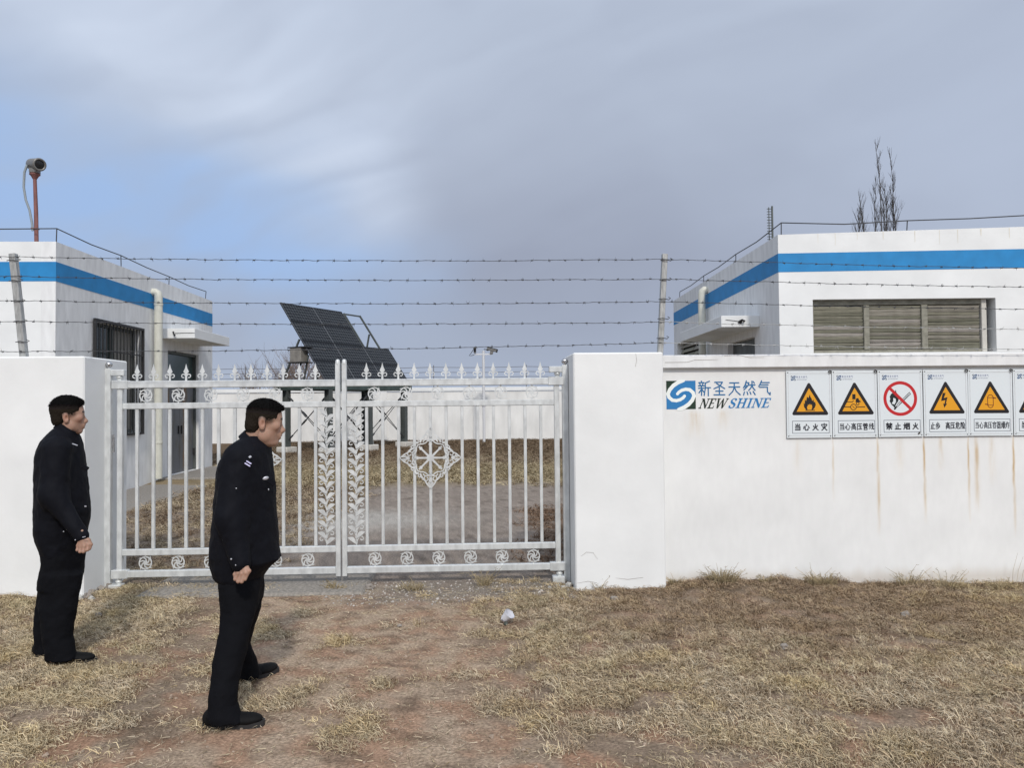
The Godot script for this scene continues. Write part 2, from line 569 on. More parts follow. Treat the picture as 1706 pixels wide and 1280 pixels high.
func ground_colour(x: float, z: float) -> Color:
	var a := noise_a.get_noise_2d(x * 0.8 + 11.0, z * 0.8) * 0.5 + 0.5
	var b := noise_b.get_noise_2d(x * 2.4, z * 2.4 + 7.0) * 0.5 + 0.5
	var s := noise_c.get_noise_2d(x * 14.0, z * 14.0) * 0.5 + 0.5
	var soil := Color(0.335, 0.250, 0.182).lerp(Color(0.440, 0.350, 0.262), a)
	var red := Color(0.470, 0.290, 0.195)
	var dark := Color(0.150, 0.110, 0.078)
	var c := soil
	if z > -7.3:
		c = c.lerp(red, sstep(0.44, 0.64, b) * 0.9 * (0.4 + 0.6 * sstep(-6.3, -4.4, z)))
		c = c.lerp(dark, sstep(0.50, 0.80, noise_b.get_noise_2d(x * 1.5 + 90.0, z * 1.5) * 0.5 + 0.5) * 0.65)
		var t := track(x, z)
		c = c.lerp(Color(0.590, 0.455, 0.335).lerp(red, sstep(0.38, 0.66, b) * 0.75), t * 0.80)
		c = c.lerp(Color(0.23, 0.165, 0.12), t * 0.75 * sstep(0.54, 0.74, noise_b.get_noise_2d(x * 3.2 + 20.0, z * 5.0) * 0.5 + 0.5))
		c = c.lerp(Color(0.21, 0.155, 0.105), 0.55 * grass_cover(x, z))  # soil under the grass painted darker to stand in for shade between clumps
		# dark soil along the foot of the wall, grey grit before the gate
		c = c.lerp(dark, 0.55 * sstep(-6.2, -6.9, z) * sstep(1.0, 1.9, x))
		c = c.lerp(Color(0.30, 0.275, 0.24), 0.75 * sstep(-6.3, -6.8, z + 0.25 * (a - 0.5)) * sstep(1.2, 0.6, x) * sstep(-1.6, -0.6, x))
	else:
		c = Color(0.350, 0.298, 0.255).lerp(Color(0.43, 0.368, 0.315), a)
		c = c.lerp(Color(0.165, 0.135, 0.11), 0.6 * sstep(0.55, 0.8, b))
		# pale crust on the yard
		var pale := exp(-pow((x + 1.95) / 1.3, 2.0)) * exp(-pow((z + 11.2) / 0.9, 2.0))
		c = c.lerp(Color(0.58, 0.55, 0.50), clampf(pale * 1.5 * (0.3 + b), 0.0, 0.9))
		c = c.lerp(Color(0.36, 0.285, 0.175).lerp(Color(0.20, 0.145, 0.095), sstep(-20.5, -25.0, z)), sstep(-15.0, -17.0, z))
		c = c.lerp(Color(0.27, 0.215, 0.165), 0.8 * sstep(-2.0, -3.2, x) * sstep(-17.0, -9.0, z))
	return c * (0.70 + 0.60 * s)

func axis(fine0: float, fine1: float, step: float, far0: float, far1: float) -> PackedFloat32Array:
	var lo := []
	var p := fine0
	var s := step
	while p > far0:
		s *= 1.35
		p -= s
		lo.push_front(maxf(p, far0))
	var out := PackedFloat32Array(lo)
	p = fine0
	while p < fine1:
		out.append(p)
		p += step
	s = step
	while p < far1:
		out.append(p)
		s *= 1.35
		p += s
	out.append(far1)
	return out

func make_ground() -> void:
	var xs := axis(-5.6, 6.4, 0.045, -900.0, 900.0)
	var zs := PackedFloat32Array()
	# finest outside the wall, coarser in the yard
	var p := 400.0
	var back := axis(-7.5, -2.3, 0.045, -20.0, 400.0)
	var farz := [-900.0, -500.0, -250.0, -120.0, -80.0, -60.0, -50.0, -44.0, -40.0, -37.0, -35.0]
	for q in farz:
		zs.append(q)
	p = -33.6
	while p < -7.6:
		zs.append(p)
		p += 0.16
	for q in back:
		if q > -7.55:
			zs.append(q)
	var b := MB.new()
	var nx := xs.size()
	var nz := zs.size()
	for j in nz:
		for i in nx:
			var x := xs[i]
			var z := zs[j]
			var near := absf(x) < 60.0 and absf(z) < 60.0
			var hh := ground_h(x, z) if near else 0.0
			var e := 0.05
			var nn := Vector3.UP
			if absf(x) < 20.0 and z < 2.0 and z > -36.0:
				nn = Vector3(hh - ground_h(x + e, z), e, hh - ground_h(x, z + e)).normalized()
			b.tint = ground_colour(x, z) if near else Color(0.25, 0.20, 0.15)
			b.tint.a = 1.0
			b.vert(Vector3(x, hh, z), nn, Vector2(x, z))
	for j in nz - 1:
		for i in nx - 1:
			var k := j * nx + i
			b.tri_i(k, k + 1, k + nx + 1)
			b.tri_i(k, k + nx + 1, k + nx)
	var m := StandardMaterial3D.new()
	m.vertex_color_use_as_albedo = true
	m.roughness = 0.96
	m.metallic_specular = 0.15
	grained(m, M.dirt_tex, Vector3(0.9, 0.9, 0.9), M.dirt_bump, 0.55)
	struct("ground", b.mesh(), m)
	# poured slabs: the gate's sill, the apron and the ramp along the left building
	var s := MB.new()
	s.box(Vector3(-2.05, -0.035, -7.32), Vector3(2.0, 0.11, 0.95), 0.02)
	struct("path", s.mesh(), M.concrete)
	s = MB.new()
	s.box(Vector3(-6.35, -0.04, -14.4), Vector3(1.45, 0.14, 5.4), 0.02)
	struct("pavement", s.mesh(), M.concrete)
	s = MB.new()
	s.box(Vector3(-6.40, 0.0, -18.75), Vector3(1.36, 0.20, 3.2), 0.02)
	struct("pavement", s.mesh(), M.concrete)

# ---------------------------------------------------------------- walls
# boxes that fill a wall of length l and height hh with openings [x0, x1, y0, y1] left out; the outer face is z = 0, the wall runs to z = -t
func holed(b: MB, l0: float, l1: float, hh: float, t: float, holes: Array, xf: Transform3D) -> void:
	var cuts := [l0, l1]
	for q in holes:
		cuts.append(q[0])
		cuts.append(q[1])
	cuts.sort()
	for i in cuts.size() - 1:
		var a: float = cuts[i]
		var c: float = cuts[i + 1]
		if c - a < 0.001:
			continue
		var ys := [[0.0, hh]]
		for q in holes:
			if q[0] <= a + 0.0001 and q[1] >= c - 0.0001:
				var nw := []
				for s in ys:
					if q[2] > s[0]:
						nw.append([s[0], minf(q[2], s[1])])
					if q[3] < s[1]:
						nw.append([maxf(q[3], s[0]), s[1]])
				ys = nw
		for s in ys:
			if s[1] - s[0] > 0.001:
				b.box(xf * Vector3((a + c) * 0.5, (s[0] + s[1]) * 0.5, -t * 0.5), Vector3(c - a, s[1] - s[0], t), 0.0, xf.basis)

func wall_texture() -> ImageTexture:
	var w := 1536
	var h := 512
	var im := Image.create(w, h, false, Image.FORMAT_RGB8)
	var n1 := fnl(51, 0.006, 4)
	var n2 := fnl(52, 0.05, 4)
	var n3 := fnl(53, 0.03, 3)
	# streaks of rust below the corners of the signs: place along the wall, length, strength
	var st := [[1.66, 0.62, 0.5, 0.012], [2.09, 0.95, 0.95, 0.016], [2.54, 0.85, 1.0, 0.014], [2.97, 0.85, 0.7, 0.013], [3.05, 0.75, 0.8, 0.026], [3.41, 0.98, 0.9, 0.015], [3.20, 0.5, 0.25, 0.04], [2.70, 0.35, 0.3, 0.03], [2.30, 0.4, 0.22, 0.05], [1.32, 0.4, 0.15, 0.05], [0.35, 0.30, 0.25, 0.10], [0.62, 0.22, 0.2, 0.08]]
	for j in h:
		var y := 2.2 * (1.0 - (j + 0.5) / h)
		for i in w:
			var x := 6.6 * (i + 0.5) / w
			var v := 0.975 + 0.03 * n1.get_noise_2d(i, j) + 0.012 * n2.get_noise_2d(i, j * 0.35)
			var c := Color(v, v * 1.002, v)
			var low := sstep(0.13 + 0.07 * n3.get_noise_2d(i * 0.6, 0), -0.04, y)
			c = c.lerp(Color(0.72, 0.65, 0.57), low * 0.38)
			for s in st:
				var dx: float = absf(x - s[0] - 0.006 * n3.get_noise_2d(j * 0.6, s[0] * 300.0))
				if dx < s[3] * 3.0:
					var top: float = 1.325 if s[0] > 1.2 else 1.60
					var t: float = (top - y) / s[1]
					if t > 0.0 and t < 1.0:
						var k: float = exp(-pow(dx / (s[3] * (0.55 + 0.5 * t)), 2.0)) * (1.0 - t) * minf(1.0, t * 5.0 + 0.2) * s[2] * (0.62 + 0.7 * n2.get_noise_2d(i * 2.0, j * 0.25))
						c = c.lerp(Color(0.74, 0.56, 0.33), clampf(k * 1.15, 0.0, 0.85))
			im.set_pixel(i, j, c)
	return ImageTexture.create_from_image(im)

func make_walls() -> void:
	# the long wall to the right of the gate, with its coping
	var right := thing("boundary_wall", "long white rendered wall with coping to the right of the gate, painted logo and warning signs on it", "wall")
	var b := MB.new()
	var x0 := 1.66
	var x1 := 8.26
	var zf := -7.08
	var tw := 0.26
	var mk := func(x: float, y: float) -> Vector2: return Vector2((x - x0) / 6.6, 1.0 - y / 2.2)
	b.quad(Vector3(x0, -0.4, zf), Vector3(x1, -0.4, zf), Vector3(x1, 1.99, zf), Vector3(x0, 1.99, zf), Vector3.BACK, PackedVector2Array([mk.call(x0, -0.4), mk.call(x1, -0.4), mk.call(x1, 1.99), mk.call(x0, 1.99)]))
	b.quad(Vector3(x0, -0.4, zf - tw), Vector3(x1, -0.4, zf - tw), Vector3(x1, 1.99, zf - tw), Vector3(x0, 1.99, zf - tw), Vector3.FORWARD)
	b.quad(Vector3(x1, -0.4, zf), Vector3(x1, -0.4, zf - tw), Vector3(x1, 1.99, zf - tw), Vector3(x1, 1.99, zf), Vector3.RIGHT)
	b.quad(Vector3(x0, 1.99, zf), Vector3(x1, 1.99, zf), Vector3(x1, 1.99, zf - tw), Vector3(x0, 1.99, zf - tw), Vector3.UP)
	var wm := mat(Color(0.80, 0.805, 0.80), 0.88)
	wm.albedo_texture = wall_texture()
	wm.texture_repeat = false
	part("render", b, wm, right)
	b = MB.new()
	b.box(Vector3((x0 + x1) * 0.5, 2.052, zf - tw * 0.5), Vector3(x1 - x0, 0.124, tw + 0.10), 0.008)
	part("coping", b, M.plaster_old, right)
	# cracks in the coping
	b = MB.new()
	for pts in [[Vector2(1.72, 2.045), Vector2(1.93, 2.046), Vector2(2.0, 2.066), Vector2(2.22, 2.068)], [Vector2(2.28, 2.105), Vector2(2.42, 2.108), Vector2(2.52, 2.086), Vector2(2.66, 2.086)]]:
		b.strip(PackedVector2Array(pts), PackedFloat32Array([0.004, 0.003, 0.0035, 0.0015]), 0.002, Transform3D(Basis.IDENTITY, Vector3(0, 0, zf + 0.051)))
		part("crack", b, M.stone, right)
		b = MB.new()
	# the two square pillars
	var p := thing("gate_pillar", "square white pillar to the right of the gate, next to the wall with the logo", "pillar", Vector3(1.25, 0, -7.26), "gate pillars")
	b = MB.new()
	b.box(Vector3(0, 0.865, 0), Vector3(0.82, 2.53, 0.82), 0.012)
	part("shaft", b, M.plaster, p)
	for pts in [[Vector2(-0.36, 0.30), Vector2(-0.31, 0.335), Vector2(-0.25, 0.33), Vector2(-0.21, 0.27)], [Vector2(-0.40, 0.06), Vector2(-0.30, 0.075), Vector2(-0.22, 0.06)], [Vector2(0.16, 2.12), Vector2(0.168, 2.06), Vector2(0.155, 2.00)], [Vector2(-0.05, 0.10), Vector2(0.06, 0.085), Vector2(0.20, 0.10)]]:
		var cb := MB.new()
		cb.strip(PackedVector2Array(pts), PackedFloat32Array([0.001, 0.0026, 0.002, 0.001]), 0.002, Transform3D(Basis.IDENTITY, Vector3(0, 0, 0.411)))
		part("crack", cb, M.stone, p)
	p = thing("gate_pillar", "square white pillar to the left of the gate, behind the person looking at the gate", "pillar", Vector3(-3.885, 0, -7.26), "gate pillars")
	part("shaft", b, M.plaster, p)
	var left_pillar := p
	# the wall goes on to the left beyond the picture
	p = thing("boundary_wall", "white rendered wall with coping running on to the left of the left gate pillar", "wall")
	b = MB.new()
	b.box(Vector3(-8.3, 0.8, -7.21), Vector3(8.0, 2.4, 0.26), 0.0)
	part("render", b, M.plaster, p)
	b = MB.new()
	b.box(Vector3(-8.3, 2.062, -7.21), Vector3(8.0, 0.124, 0.36), 0.008)
	part("coping", b, M.plaster_old, p)
	# loose render broken off at the pillars' feet
	b = MB.new()
	var r := RandomNumberGenerator.new()
	r.seed = 5
	for i in 26:
		var q := Vector3(-3.46 + r.randf_range(-0.05, 0.03), r.randf_range(-0.005, 0.035), -6.86 - r.randf() * 0.42) - left_pillar.position
		b.box(q, Vector3(r.randf_range(0.02, 0.05), r.randf_range(0.015, 0.05), r.randf_range(0.02, 0.06)), 0.004, Basis.from_euler(Vector3(r.randf() * 3, r.randf() * 3, r.randf() * 3)))
	part("broken_render", b, M.stone, left_pillar).set_meta("kind", "stuff")

# ---------------------------------------------------------------- smooth bodies (surface nets over a smooth minimum of bones)
# bones: ["cap", a, b, ra, rb], ["ell", centre, radii, basis], ["col", rows of (y, xc, rx, zc, rz)] - a column of ellipses
func bone_box(b: Array) -> AABB:
	if b[0] == "cap":
		var r: float = maxf(b[3], b[4])
		return AABB(b[1], Vector3.ZERO).expand(b[2]).grow(r)
	if b[0] == "ell":
		var r: float = maxf(b[2].x, maxf(b[2].y, b[2].z))
		return AABB(b[1], Vector3.ZERO).grow(r)
	var rows: Array = b[1]
	var bx := AABB(Vector3(rows[0][1], rows[0][0], rows[0][3]), Vector3.ZERO)
	for q in rows:
		bx = bx.expand(Vector3(q[1] - q[2], q[0], q[3] - q[4])).expand(Vector3(q[1] + q[2], q[0], q[3] + q[4]))
	return bx

func bone_dist(b: Array, p: Vector3) -> float:
	if b[0] == "cap":
		var a: Vector3 = b[1]
		var d: Vector3 = b[2] - a
		var t := clampf((p - a).dot(d) / maxf(d.length_squared(), 1e-9), 0.0, 1.0)
		return p.distance_to(a + d * t) - lerpf(b[3], b[4], t)
	if b[0] == "ell":
		var q: Vector3 = p - b[1]
		if b.size() > 3:
			q = q * b[3]
		var r: Vector3 = b[2]
		var k0 := (q / r).length()
		var k1 := (q / (r * r)).length()
		return k0 * (k0 - 1.0) / maxf(k1, 1e-6) if k0 > 0.001 else -minf(r.x, minf(r.y, r.z))
	var rows: Array = b[1]
	var m := rows.size()
	var y := clampf(p.y, rows[0][0], rows[m - 1][0])
	var i := 0
	while i < m - 2 and y > rows[i + 1][0]:
		i += 1
	var r0: Array = rows[i]
	var r1: Array = rows[i + 1]
	var t: float = (y - r0[0]) / maxf(r1[0] - r0[0], 1e-6)
	var rx: float = lerpf(r0[2], r1[2], t)
	var rz: float = lerpf(r0[4], r1[4], t)
	var ex: float = (p.x - lerpf(r0[1], r1[1], t)) / rx
	var ez: float = (p.z - lerpf(r0[3], r1[3], t)) / rz
	var d := (sqrt(ex * ex + ez * ez) - 1.0) * minf(rx, rz)
	var dy := absf(p.y - y)
	if dy > 0.0:
		return sqrt(maxf(d, 0.0) * maxf(d, 0.0) + dy * dy)
	return maxf(d, -minf(y - rows[0][0], rows[m - 1][0] - y))

# cuts: bones taken away; fold: [noise, size, scale] roughens the surface like cloth
func body_mesh(bones: Array, cell: float, k: float, cuts := [], fold := [], clip := []) -> MB:
	var out := MB.new()
	var bx := bone_box(bones[0])
	for b in bones:
		bx = bx.merge(bone_box(b))
	bx = bx.grow(cell * 3.0)
	var nx := int(bx.size.x / cell) + 2
	var ny := int(bx.size.y / cell) + 2
	var nz := int(bx.size.z / cell) + 2
	var org := bx.position
	var f := PackedFloat32Array()
	f.resize(nx * ny * nz)
	var reach := maxf(3.0 * cell, 4.0 / k)
	for b in bones:
		var q := bone_box(b).grow(reach)
		var lo := ((q.position - org) / cell).floor()
		var hi := ((q.end - org) / cell).ceil()
		for z in range(maxi(int(lo.z), 0), mini(int(hi.z) + 1, nz)):
			for y in range(maxi(int(lo.y), 0), mini(int(hi.y) + 1, ny)):
				var row := (z * ny + y) * nx
				for x in range(maxi(int(lo.x), 0), mini(int(hi.x) + 1, nx)):
					var d := bone_dist(b, org + Vector3(x, y, z) * cell)
					if d < reach:
						f[row + x] += exp(-maxf(d, -0.25) * k)
	for i in f.size():
		f[i] = -log(f[i]) / k if f[i] > 1e-7 else 0.2
	for c in cuts:
		var q := bone_box(c).grow(reach)
		var lo := ((q.position - org) / cell).floor()
		var hi := ((q.end - org) / cell).ceil()
		for z in range(maxi(int(lo.z), 0), mini(int(hi.z) + 1, nz)):
			for y in range(maxi(int(lo.y), 0), mini(int(hi.y) + 1, ny)):
				var row := (z * ny + y) * nx
				for x in range(maxi(int(lo.x), 0), mini(int(hi.x) + 1, nx)):
					var d := -bone_dist(c, org + Vector3(x, y, z) * cell)
					var a := f[row + x]
					var h := maxf(0.004 - absf(a - d), 0.0) / 0.004
					f[row + x] = maxf(a, d) + h * h * 0.001
	for pl in clip:                                   # keeps the side that the plane's normal points away from
		for z in nz:
			for y in ny:
				var row := (z * ny + y) * nx
				for x in nx:
					f[row + x] = maxf(f[row + x], pl.distance_to(org + Vector3(x, y, z) * cell))
	if fold.size():
		var ns: FastNoiseLite = fold[0]
		var sc: Vector3 = fold[2]
		for z in nz:
			for y in ny:
				var row := (z * ny + y) * nx
				for x in nx:
					if absf(f[row + x]) < cell * 3.0:
						var p := (org + Vector3(x, y, z) * cell) * sc
						f[row + x] += ns.get_noise_3dv(p) * fold[1]
	var at := PackedInt32Array()
	at.resize(f.size())
	at.fill(-1)
	var sy := nx
	var sz := nx * ny
	for z in nz - 1:
		for y in ny - 1:
			var row := z * sz + y * sy
			for x in nx - 1:
				var i := row + x
				var f0 := f[i]
				if absf(f0) > cell * 2.6:
					continue
				var c := [f0, f[i + 1], f[i + sy], f[i + sy + 1], f[i + sz], f[i + sz + 1], f[i + sz + sy], f[i + sz + sy + 1]]
				var neg := 0
				for w in c:
					if w < 0.0:
						neg += 1
				if neg == 0 or neg == 8:
					continue
				var s := Vector3.ZERO
				var cnt := 0
				for e in [[0, 1], [2, 3], [4, 5], [6, 7], [0, 2], [1, 3], [4, 6], [5, 7], [0, 4], [1, 5], [2, 6], [3, 7]]:
					var a: float = c[e[0]]
					var b2: float = c[e[1]]
					if (a < 0.0) != (b2 < 0.0):
						var t := a / (a - b2)
						var pa := Vector3(e[0] & 1, (e[0] >> 1) & 1, e[0] >> 2)
						var pb := Vector3(e[1] & 1, (e[1] >> 1) & 1, e[1] >> 2)
						s += pa.lerp(pb, t)
						cnt += 1
				s /= cnt
				# the gradient inside the cell, blended linearly
				var gx := lerpf(lerpf(c[1] - c[0], c[3] - c[2], s.y), lerpf(c[5] - c[4], c[7] - c[6], s.y), s.z)
				var gy := lerpf(lerpf(c[2] - c[0], c[3] - c[1], s.x), lerpf(c[6] - c[4], c[7] - c[5], s.x), s.z)
				var gz := lerpf(lerpf(c[4] - c[0], c[5] - c[1], s.x), lerpf(c[6] - c[2], c[7] - c[3], s.x), s.y)
				at[i] = out.vert(org + (Vector3(x, y, z) + s) * cell, Vector3(gx, gy, gz).normalized())
	for z in range(1, nz - 1):
		for y in range(1, ny - 1):
			var row := z * sz + y * sy
			for x in range(1, nx - 1):
				var i := row + x
				if at[i] < 0:
					continue
				var inside := f[i] < 0.0
				if inside != (f[i + 1] < 0.0):
					quad_i(out, at[i], at[i - sy], at[i - sy - sz], at[i - sz])
				if inside != (f[i + sy] < 0.0):
					quad_i(out, at[i], at[i - 1], at[i - 1 - sz], at[i - sz])
				if inside != (f[i + sz] < 0.0):
					quad_i(out, at[i], at[i - 1], at[i - 1 - sy], at[i - sy])
	return out

func quad_i(o: MB, a: int, b: int, c: int, d: int) -> void:
	if a < 0 or b < 0 or c < 0 or d < 0:
		return
	o.tri_i(a, b, c)
	o.tri_i(a, c, d)

func cap(a: Vector3, b: Vector3, ra: float, rb: float) -> Array:
	return ["cap", a, b, ra, rb]

func ell(c: Vector3, r: Vector3) -> Array:
	return ["ell", c, r]

func ellr(c: Vector3, r: Vector3, turn: Vector3) -> Array:
	return ["ell", c, r, Basis.from_euler(turn * PI / 180.0)]

# ---------------------------------------------------------------- people
# a head in its own axes: x to the front, y up, z to its right; the origin lies between the ears
func head_mesh(heavy: float) -> MB:
	var w := 1.0 + 0.10 * heavy
	var b := [
		ell(Vector3(-0.004 + 0.006 * heavy, 0.040, 0), Vector3(0.090 - 0.006 * heavy, 0.082 - 0.009 * heavy, 0.076 * w)),
		ell(Vector3(0.030, 0.030, 0), Vector3(0.062, 0.066, 0.066 * w)),
		ell(Vector3(0.036, -0.035, 0), Vector3(0.052, 0.075, 0.058 * w)),
		ell(Vector3(0.028, -0.082, 0), Vector3(0.054, 0.036 + 0.006 * heavy, 0.050 * w)),
		ell(Vector3(0.068, -0.102, 0), Vector3(0.022, 0.019, 0.026)),
		ell(Vector3(0.079, 0.020, 0), Vector3(0.016, 0.013, 0.048)),
		cap(Vector3(0.088, 0.004, 0), Vector3(0.104, -0.034, 0), 0.0070, 0.0090),
		ell(Vector3(0.1065, -0.037, 0), Vector3(0.0105, 0.0085, 0.0105)),
		ell(Vector3(0.098, -0.042, 0.013), Vector3(0.0105, 0.008, 0.008)),
		ell(Vector3(0.098, -0.042, -0.013), Vector3(0.0105, 0.008, 0.008)),
		ell(Vector3(0.083, -0.058, 0), Vector3(0.014, 0.014, 0.026)),
		ell(Vector3(0.0945, -0.0665, 0), Vector3(0.0085, 0.0055, 0.020)),
		ell(Vector3(0.0915, -0.0790, 0), Vector3(0.0090, 0.0062, 0.018)),
	]
	if heavy > 0.5:
		b.append(ell(Vector3(0.040, -0.108, 0), Vector3(0.046, 0.022, 0.044)))
		b.append(ell(Vector3(0.012, -0.094, 0), Vector3(0.050, 0.036, 0.056)))
	for s in [-1.0, 1.0]:
		b.append(ell(Vector3(0.060, -0.018, 0.046 * s * w), Vector3(0.026, 0.022, 0.018)))
		b.append(ell(Vector3(0.0775, 0.000, 0.031 * s), Vector3(0.0125, 0.0125, 0.014)))
		b.append(ell(Vector3(0.012, -0.070, 0.050 * s * w), Vector3(0.030, 0.030, 0.016)))
		# ear: rim, lobe, bowl behind
		b.append(ellr(Vector3(-0.008, -0.016 + 0.007 * heavy, 0.0745 * s * w), Vector3(0.0165, 0.027 + 0.003 * heavy, 0.0085), Vector3(0, -14 * s, 10)))
		b.append(ell(Vector3(-0.003, -0.040 + 0.005 * heavy, 0.073 * s * w), Vector3(0.008, 0.009, 0.007)))
	var cuts := []
	for s in [-1.0, 1.0]:
		cuts.append(ellr(Vector3(-0.003, -0.015 + 0.007 * heavy, 0.0850 * s * w), Vector3(0.0085, 0.015, 0.0085), Vector3(0, -14 * s, 10)))
		cuts.append(ell(Vector3(0.0950, 0.0005, 0.031 * s), Vector3(0.0085, 0.0045, 0.0125)))
	cuts.append(ell(Vector3(0.1035, -0.0728, 0), Vector3(0.010, 0.0022, 0.016)))
	cuts.append(ell(Vector3(0.103, -0.0485, 0.006), Vector3(0.004, 0.003, 0.003)))
	cuts.append(ell(Vector3(0.103, -0.0485, -0.006), Vector3(0.004, 0.003, 0.003)))
	return body_mesh(b, 0.0034, 170.0, cuts)

func blob(p: Vector3, c: Vector3, r: Vector3) -> float:
	return clampf(1.6 - 1.6 * ((p - c) / r).length(), 0.0, 1.0)

func paint_head(m: MB, skin: Color, heavy: float) -> void:
	var w := 1.0 + 0.10 * heavy
	for i in m.v.size():
		var p := m.v[i]
		var q := Vector3(p.x, p.y, absf(p.z))
		var c := skin * (1.0 + 0.07 * noise_a.get_noise_3dv(p * 700.0))
		c = c.lerp(Color(skin.r * 1.06, skin.g * 0.80, skin.b * 0.76), 0.5 * blob(q, Vector3(0.070, -0.025, 0.042), Vector3(0.035, 0.035, 0.03)))
		c = c.lerp(Color(skin.r * 1.0, skin.g * 0.78, skin.b * 0.72), 0.6 * blob(q, Vector3(-0.008, -0.010, 0.078 * w), Vector3(0.02, 0.034, 0.016)))
		c = c.lerp(Color(0.27, 0.105, 0.085), 0.85 * maxf(blob(q, Vector3(0.099, -0.0665, 0), Vector3(0.012, 0.0075, 0.023)), blob(q, Vector3(0.097, -0.079, 0), Vector3(0.012, 0.0075, 0.020))))
		c = c.lerp(Color(0.05, 0.022, 0.018), blob(q, Vector3(0.0985, -0.0728, 0), Vector3(0.014, 0.0036, 0.021)))
		c = c.lerp(Color(skin.r * 0.62, skin.g * 0.50, skin.b * 0.45), 0.7 * blob(q, Vector3(-0.003, -0.008, 0.078 * w), Vector3(0.008, 0.014, 0.008)))
		# cropped hair shades the skin at the temples and the nape
		var fade := sstep(0.058, 0.036, p.x) * sstep(-0.020, 0.012, p.y) + sstep(-0.030, -0.050, p.x) * sstep(-0.085, -0.060, p.y)
		fade *= 1.0 - blob(q, Vector3(-0.008, -0.016 + 0.007 * heavy, 0.079 * w), Vector3(0.024, 0.036, 0.016))
		c = c.lerp(Color(0.030, 0.024, 0.021), clampf(fade, 0.0, 1.0) * (0.80 + 0.2 * noise_a.get_noise_3dv(p * 900.0)))
		# eyebrow and eye
		var browy := 0.0235 - 0.10 * absf(q.z - 0.028)
		c = c.lerp(Color(0.016, 0.013, 0.012), clampf(1.5 - absf(p.y - browy) / 0.0056, 0.0, 1.0) * clampf((0.051 - q.z) / 0.004, 0.0, 1.0) * clampf((q.z - 0.008) / 0.004, 0.0, 1.0) * (1.0 if p.x > 0.062 else 0.0))
		c = c.lerp(Color(0.03, 0.02, 0.017), 0.85 * blob(q, Vector3(0.088, 0.0008, 0.033), Vector3(0.015, 0.0046, 0.015)))
		c = c.lerp(Color(skin.r * 0.55, skin.g * 0.46, skin.b * 0.42), 0.6 * blob(q, Vector3(0.094, -0.046, 0.017), Vector3(0.008, 0.006, 0.007)))
		# stubble and the hair cut close above the ear and at the nape
		c = c.lerp(Color(skin.r * 0.72, skin.g * 0.74, skin.b * 0.80), 0.35 * blob(q, Vector3(0.05, -0.09, 0.02), Vector3(0.06, 0.035, 0.05)))
		c = c.lerp(Color(skin.r * 0.55, skin.g * 0.55, skin.b * 0.58), 0.45 * blob(q, Vector3(0.094, -0.0575, 0), Vector3(0.018, 0.006, 0.022)))
		m.col[i] = Color(c.r, c.g, c.b, 1.0)

# short hair: the skull's shell above the hairline
func hair_mesh(heavy: float, fringe: float, flat_top: float) -> MB:
	var w := 1.0 + 0.10 * heavy
	var b := [
		ell(Vector3(-0.006 + 0.006 * heavy, 0.043, 0), Vector3(0.0940 - 0.006 * heavy, 0.0865 - flat_top, 0.0790 * w)),
		ell(Vector3(0.028, 0.048, 0), Vector3(0.063 + fringe * 0.4, 0.068 - flat_top, 0.0685 * w)),
		ell(Vector3(-0.043, -0.018, 0), Vector3(0.044, 0.064, 0.058 * w)),
		ell(Vector3(0.054 + fringe, 0.087 - flat_top, 0), Vector3(0.030, 0.013, 0.044)),
	]
	var cuts := [
		# the face and the temples, round the ears, the neck
		ellr(Vector3(0.124, 0.006, 0), Vector3(0.075, 0.068, 0.12), Vector3(0, 0, 0)),
		ell(Vector3(0.086, -0.060, 0), Vector3(0.074, 0.088, 0.12)),
		ell(Vector3(0.102, 0.032, 0), Vector3(0.043, 0.036, 0.12)),
		ell(Vector3(-0.003, -0.040, 0.085 * w), Vector3(0.023, 0.050, 0.040)),
		ell(Vector3(-0.003, -0.040, -0.085 * w), Vector3(0.023, 0.050, 0.040)),
		ell(Vector3(-0.01, -0.116, 0), Vector3(0.12, 0.060, 0.12)),
	]
	var ns := fnl(77, 1.0, 2)
	return body_mesh(b, 0.0042, 140.0, cuts, [ns, 0.0035, Vector3(95, 60, 95)])

func fist_mesh(knuckles: Array, pips: Array, curl: Vector3, tipd: Vector3, thumb: Array, wrist: Array) -> MB:
	var b := [cap(wrist[0], wrist[1], 0.027, 0.026)]
	for i in 4:
		var r := [0.0098, 0.0102, 0.0096, 0.0084][i] as float
		b.append(cap(wrist[1], knuckles[i], 0.021, r + 0.0035))
		b.append(cap(knuckles[i], pips[i], r + 0.0010, r))
		b.append(cap(pips[i], pips[i] + curl, r, r * 0.93))
		b.append(cap(pips[i] + curl, pips[i] + curl + tipd, r * 0.93, r * 0.82))
	b.append(cap(wrist[1], thumb[0], 0.019, 0.0145))
	b.append(cap(thumb[0], thumb[1], 0.0135, 0.0115))
	b.append(cap(thumb[1], thumb[2], 0.0112, 0.0092))
	return body_mesh(b, 0.0028, 520.0)

func paint_hand(m: MB, skin: Color, knuckles: Array) -> void:
	for i in m.v.size():
		var p := m.v[i]
		var c := skin * (1.0 + 0.08 * noise_a.get_noise_3dv(p * 500.0))
		for kn in knuckles:
			c = c.lerp(Color(skin.r * 1.02, skin.g * 0.76, skin.b * 0.70), 0.22 * blob(p, kn, Vector3(0.016, 0.016, 0.016)))
		m.col[i] = Color(c.r, c.g, c.b, 1.0)

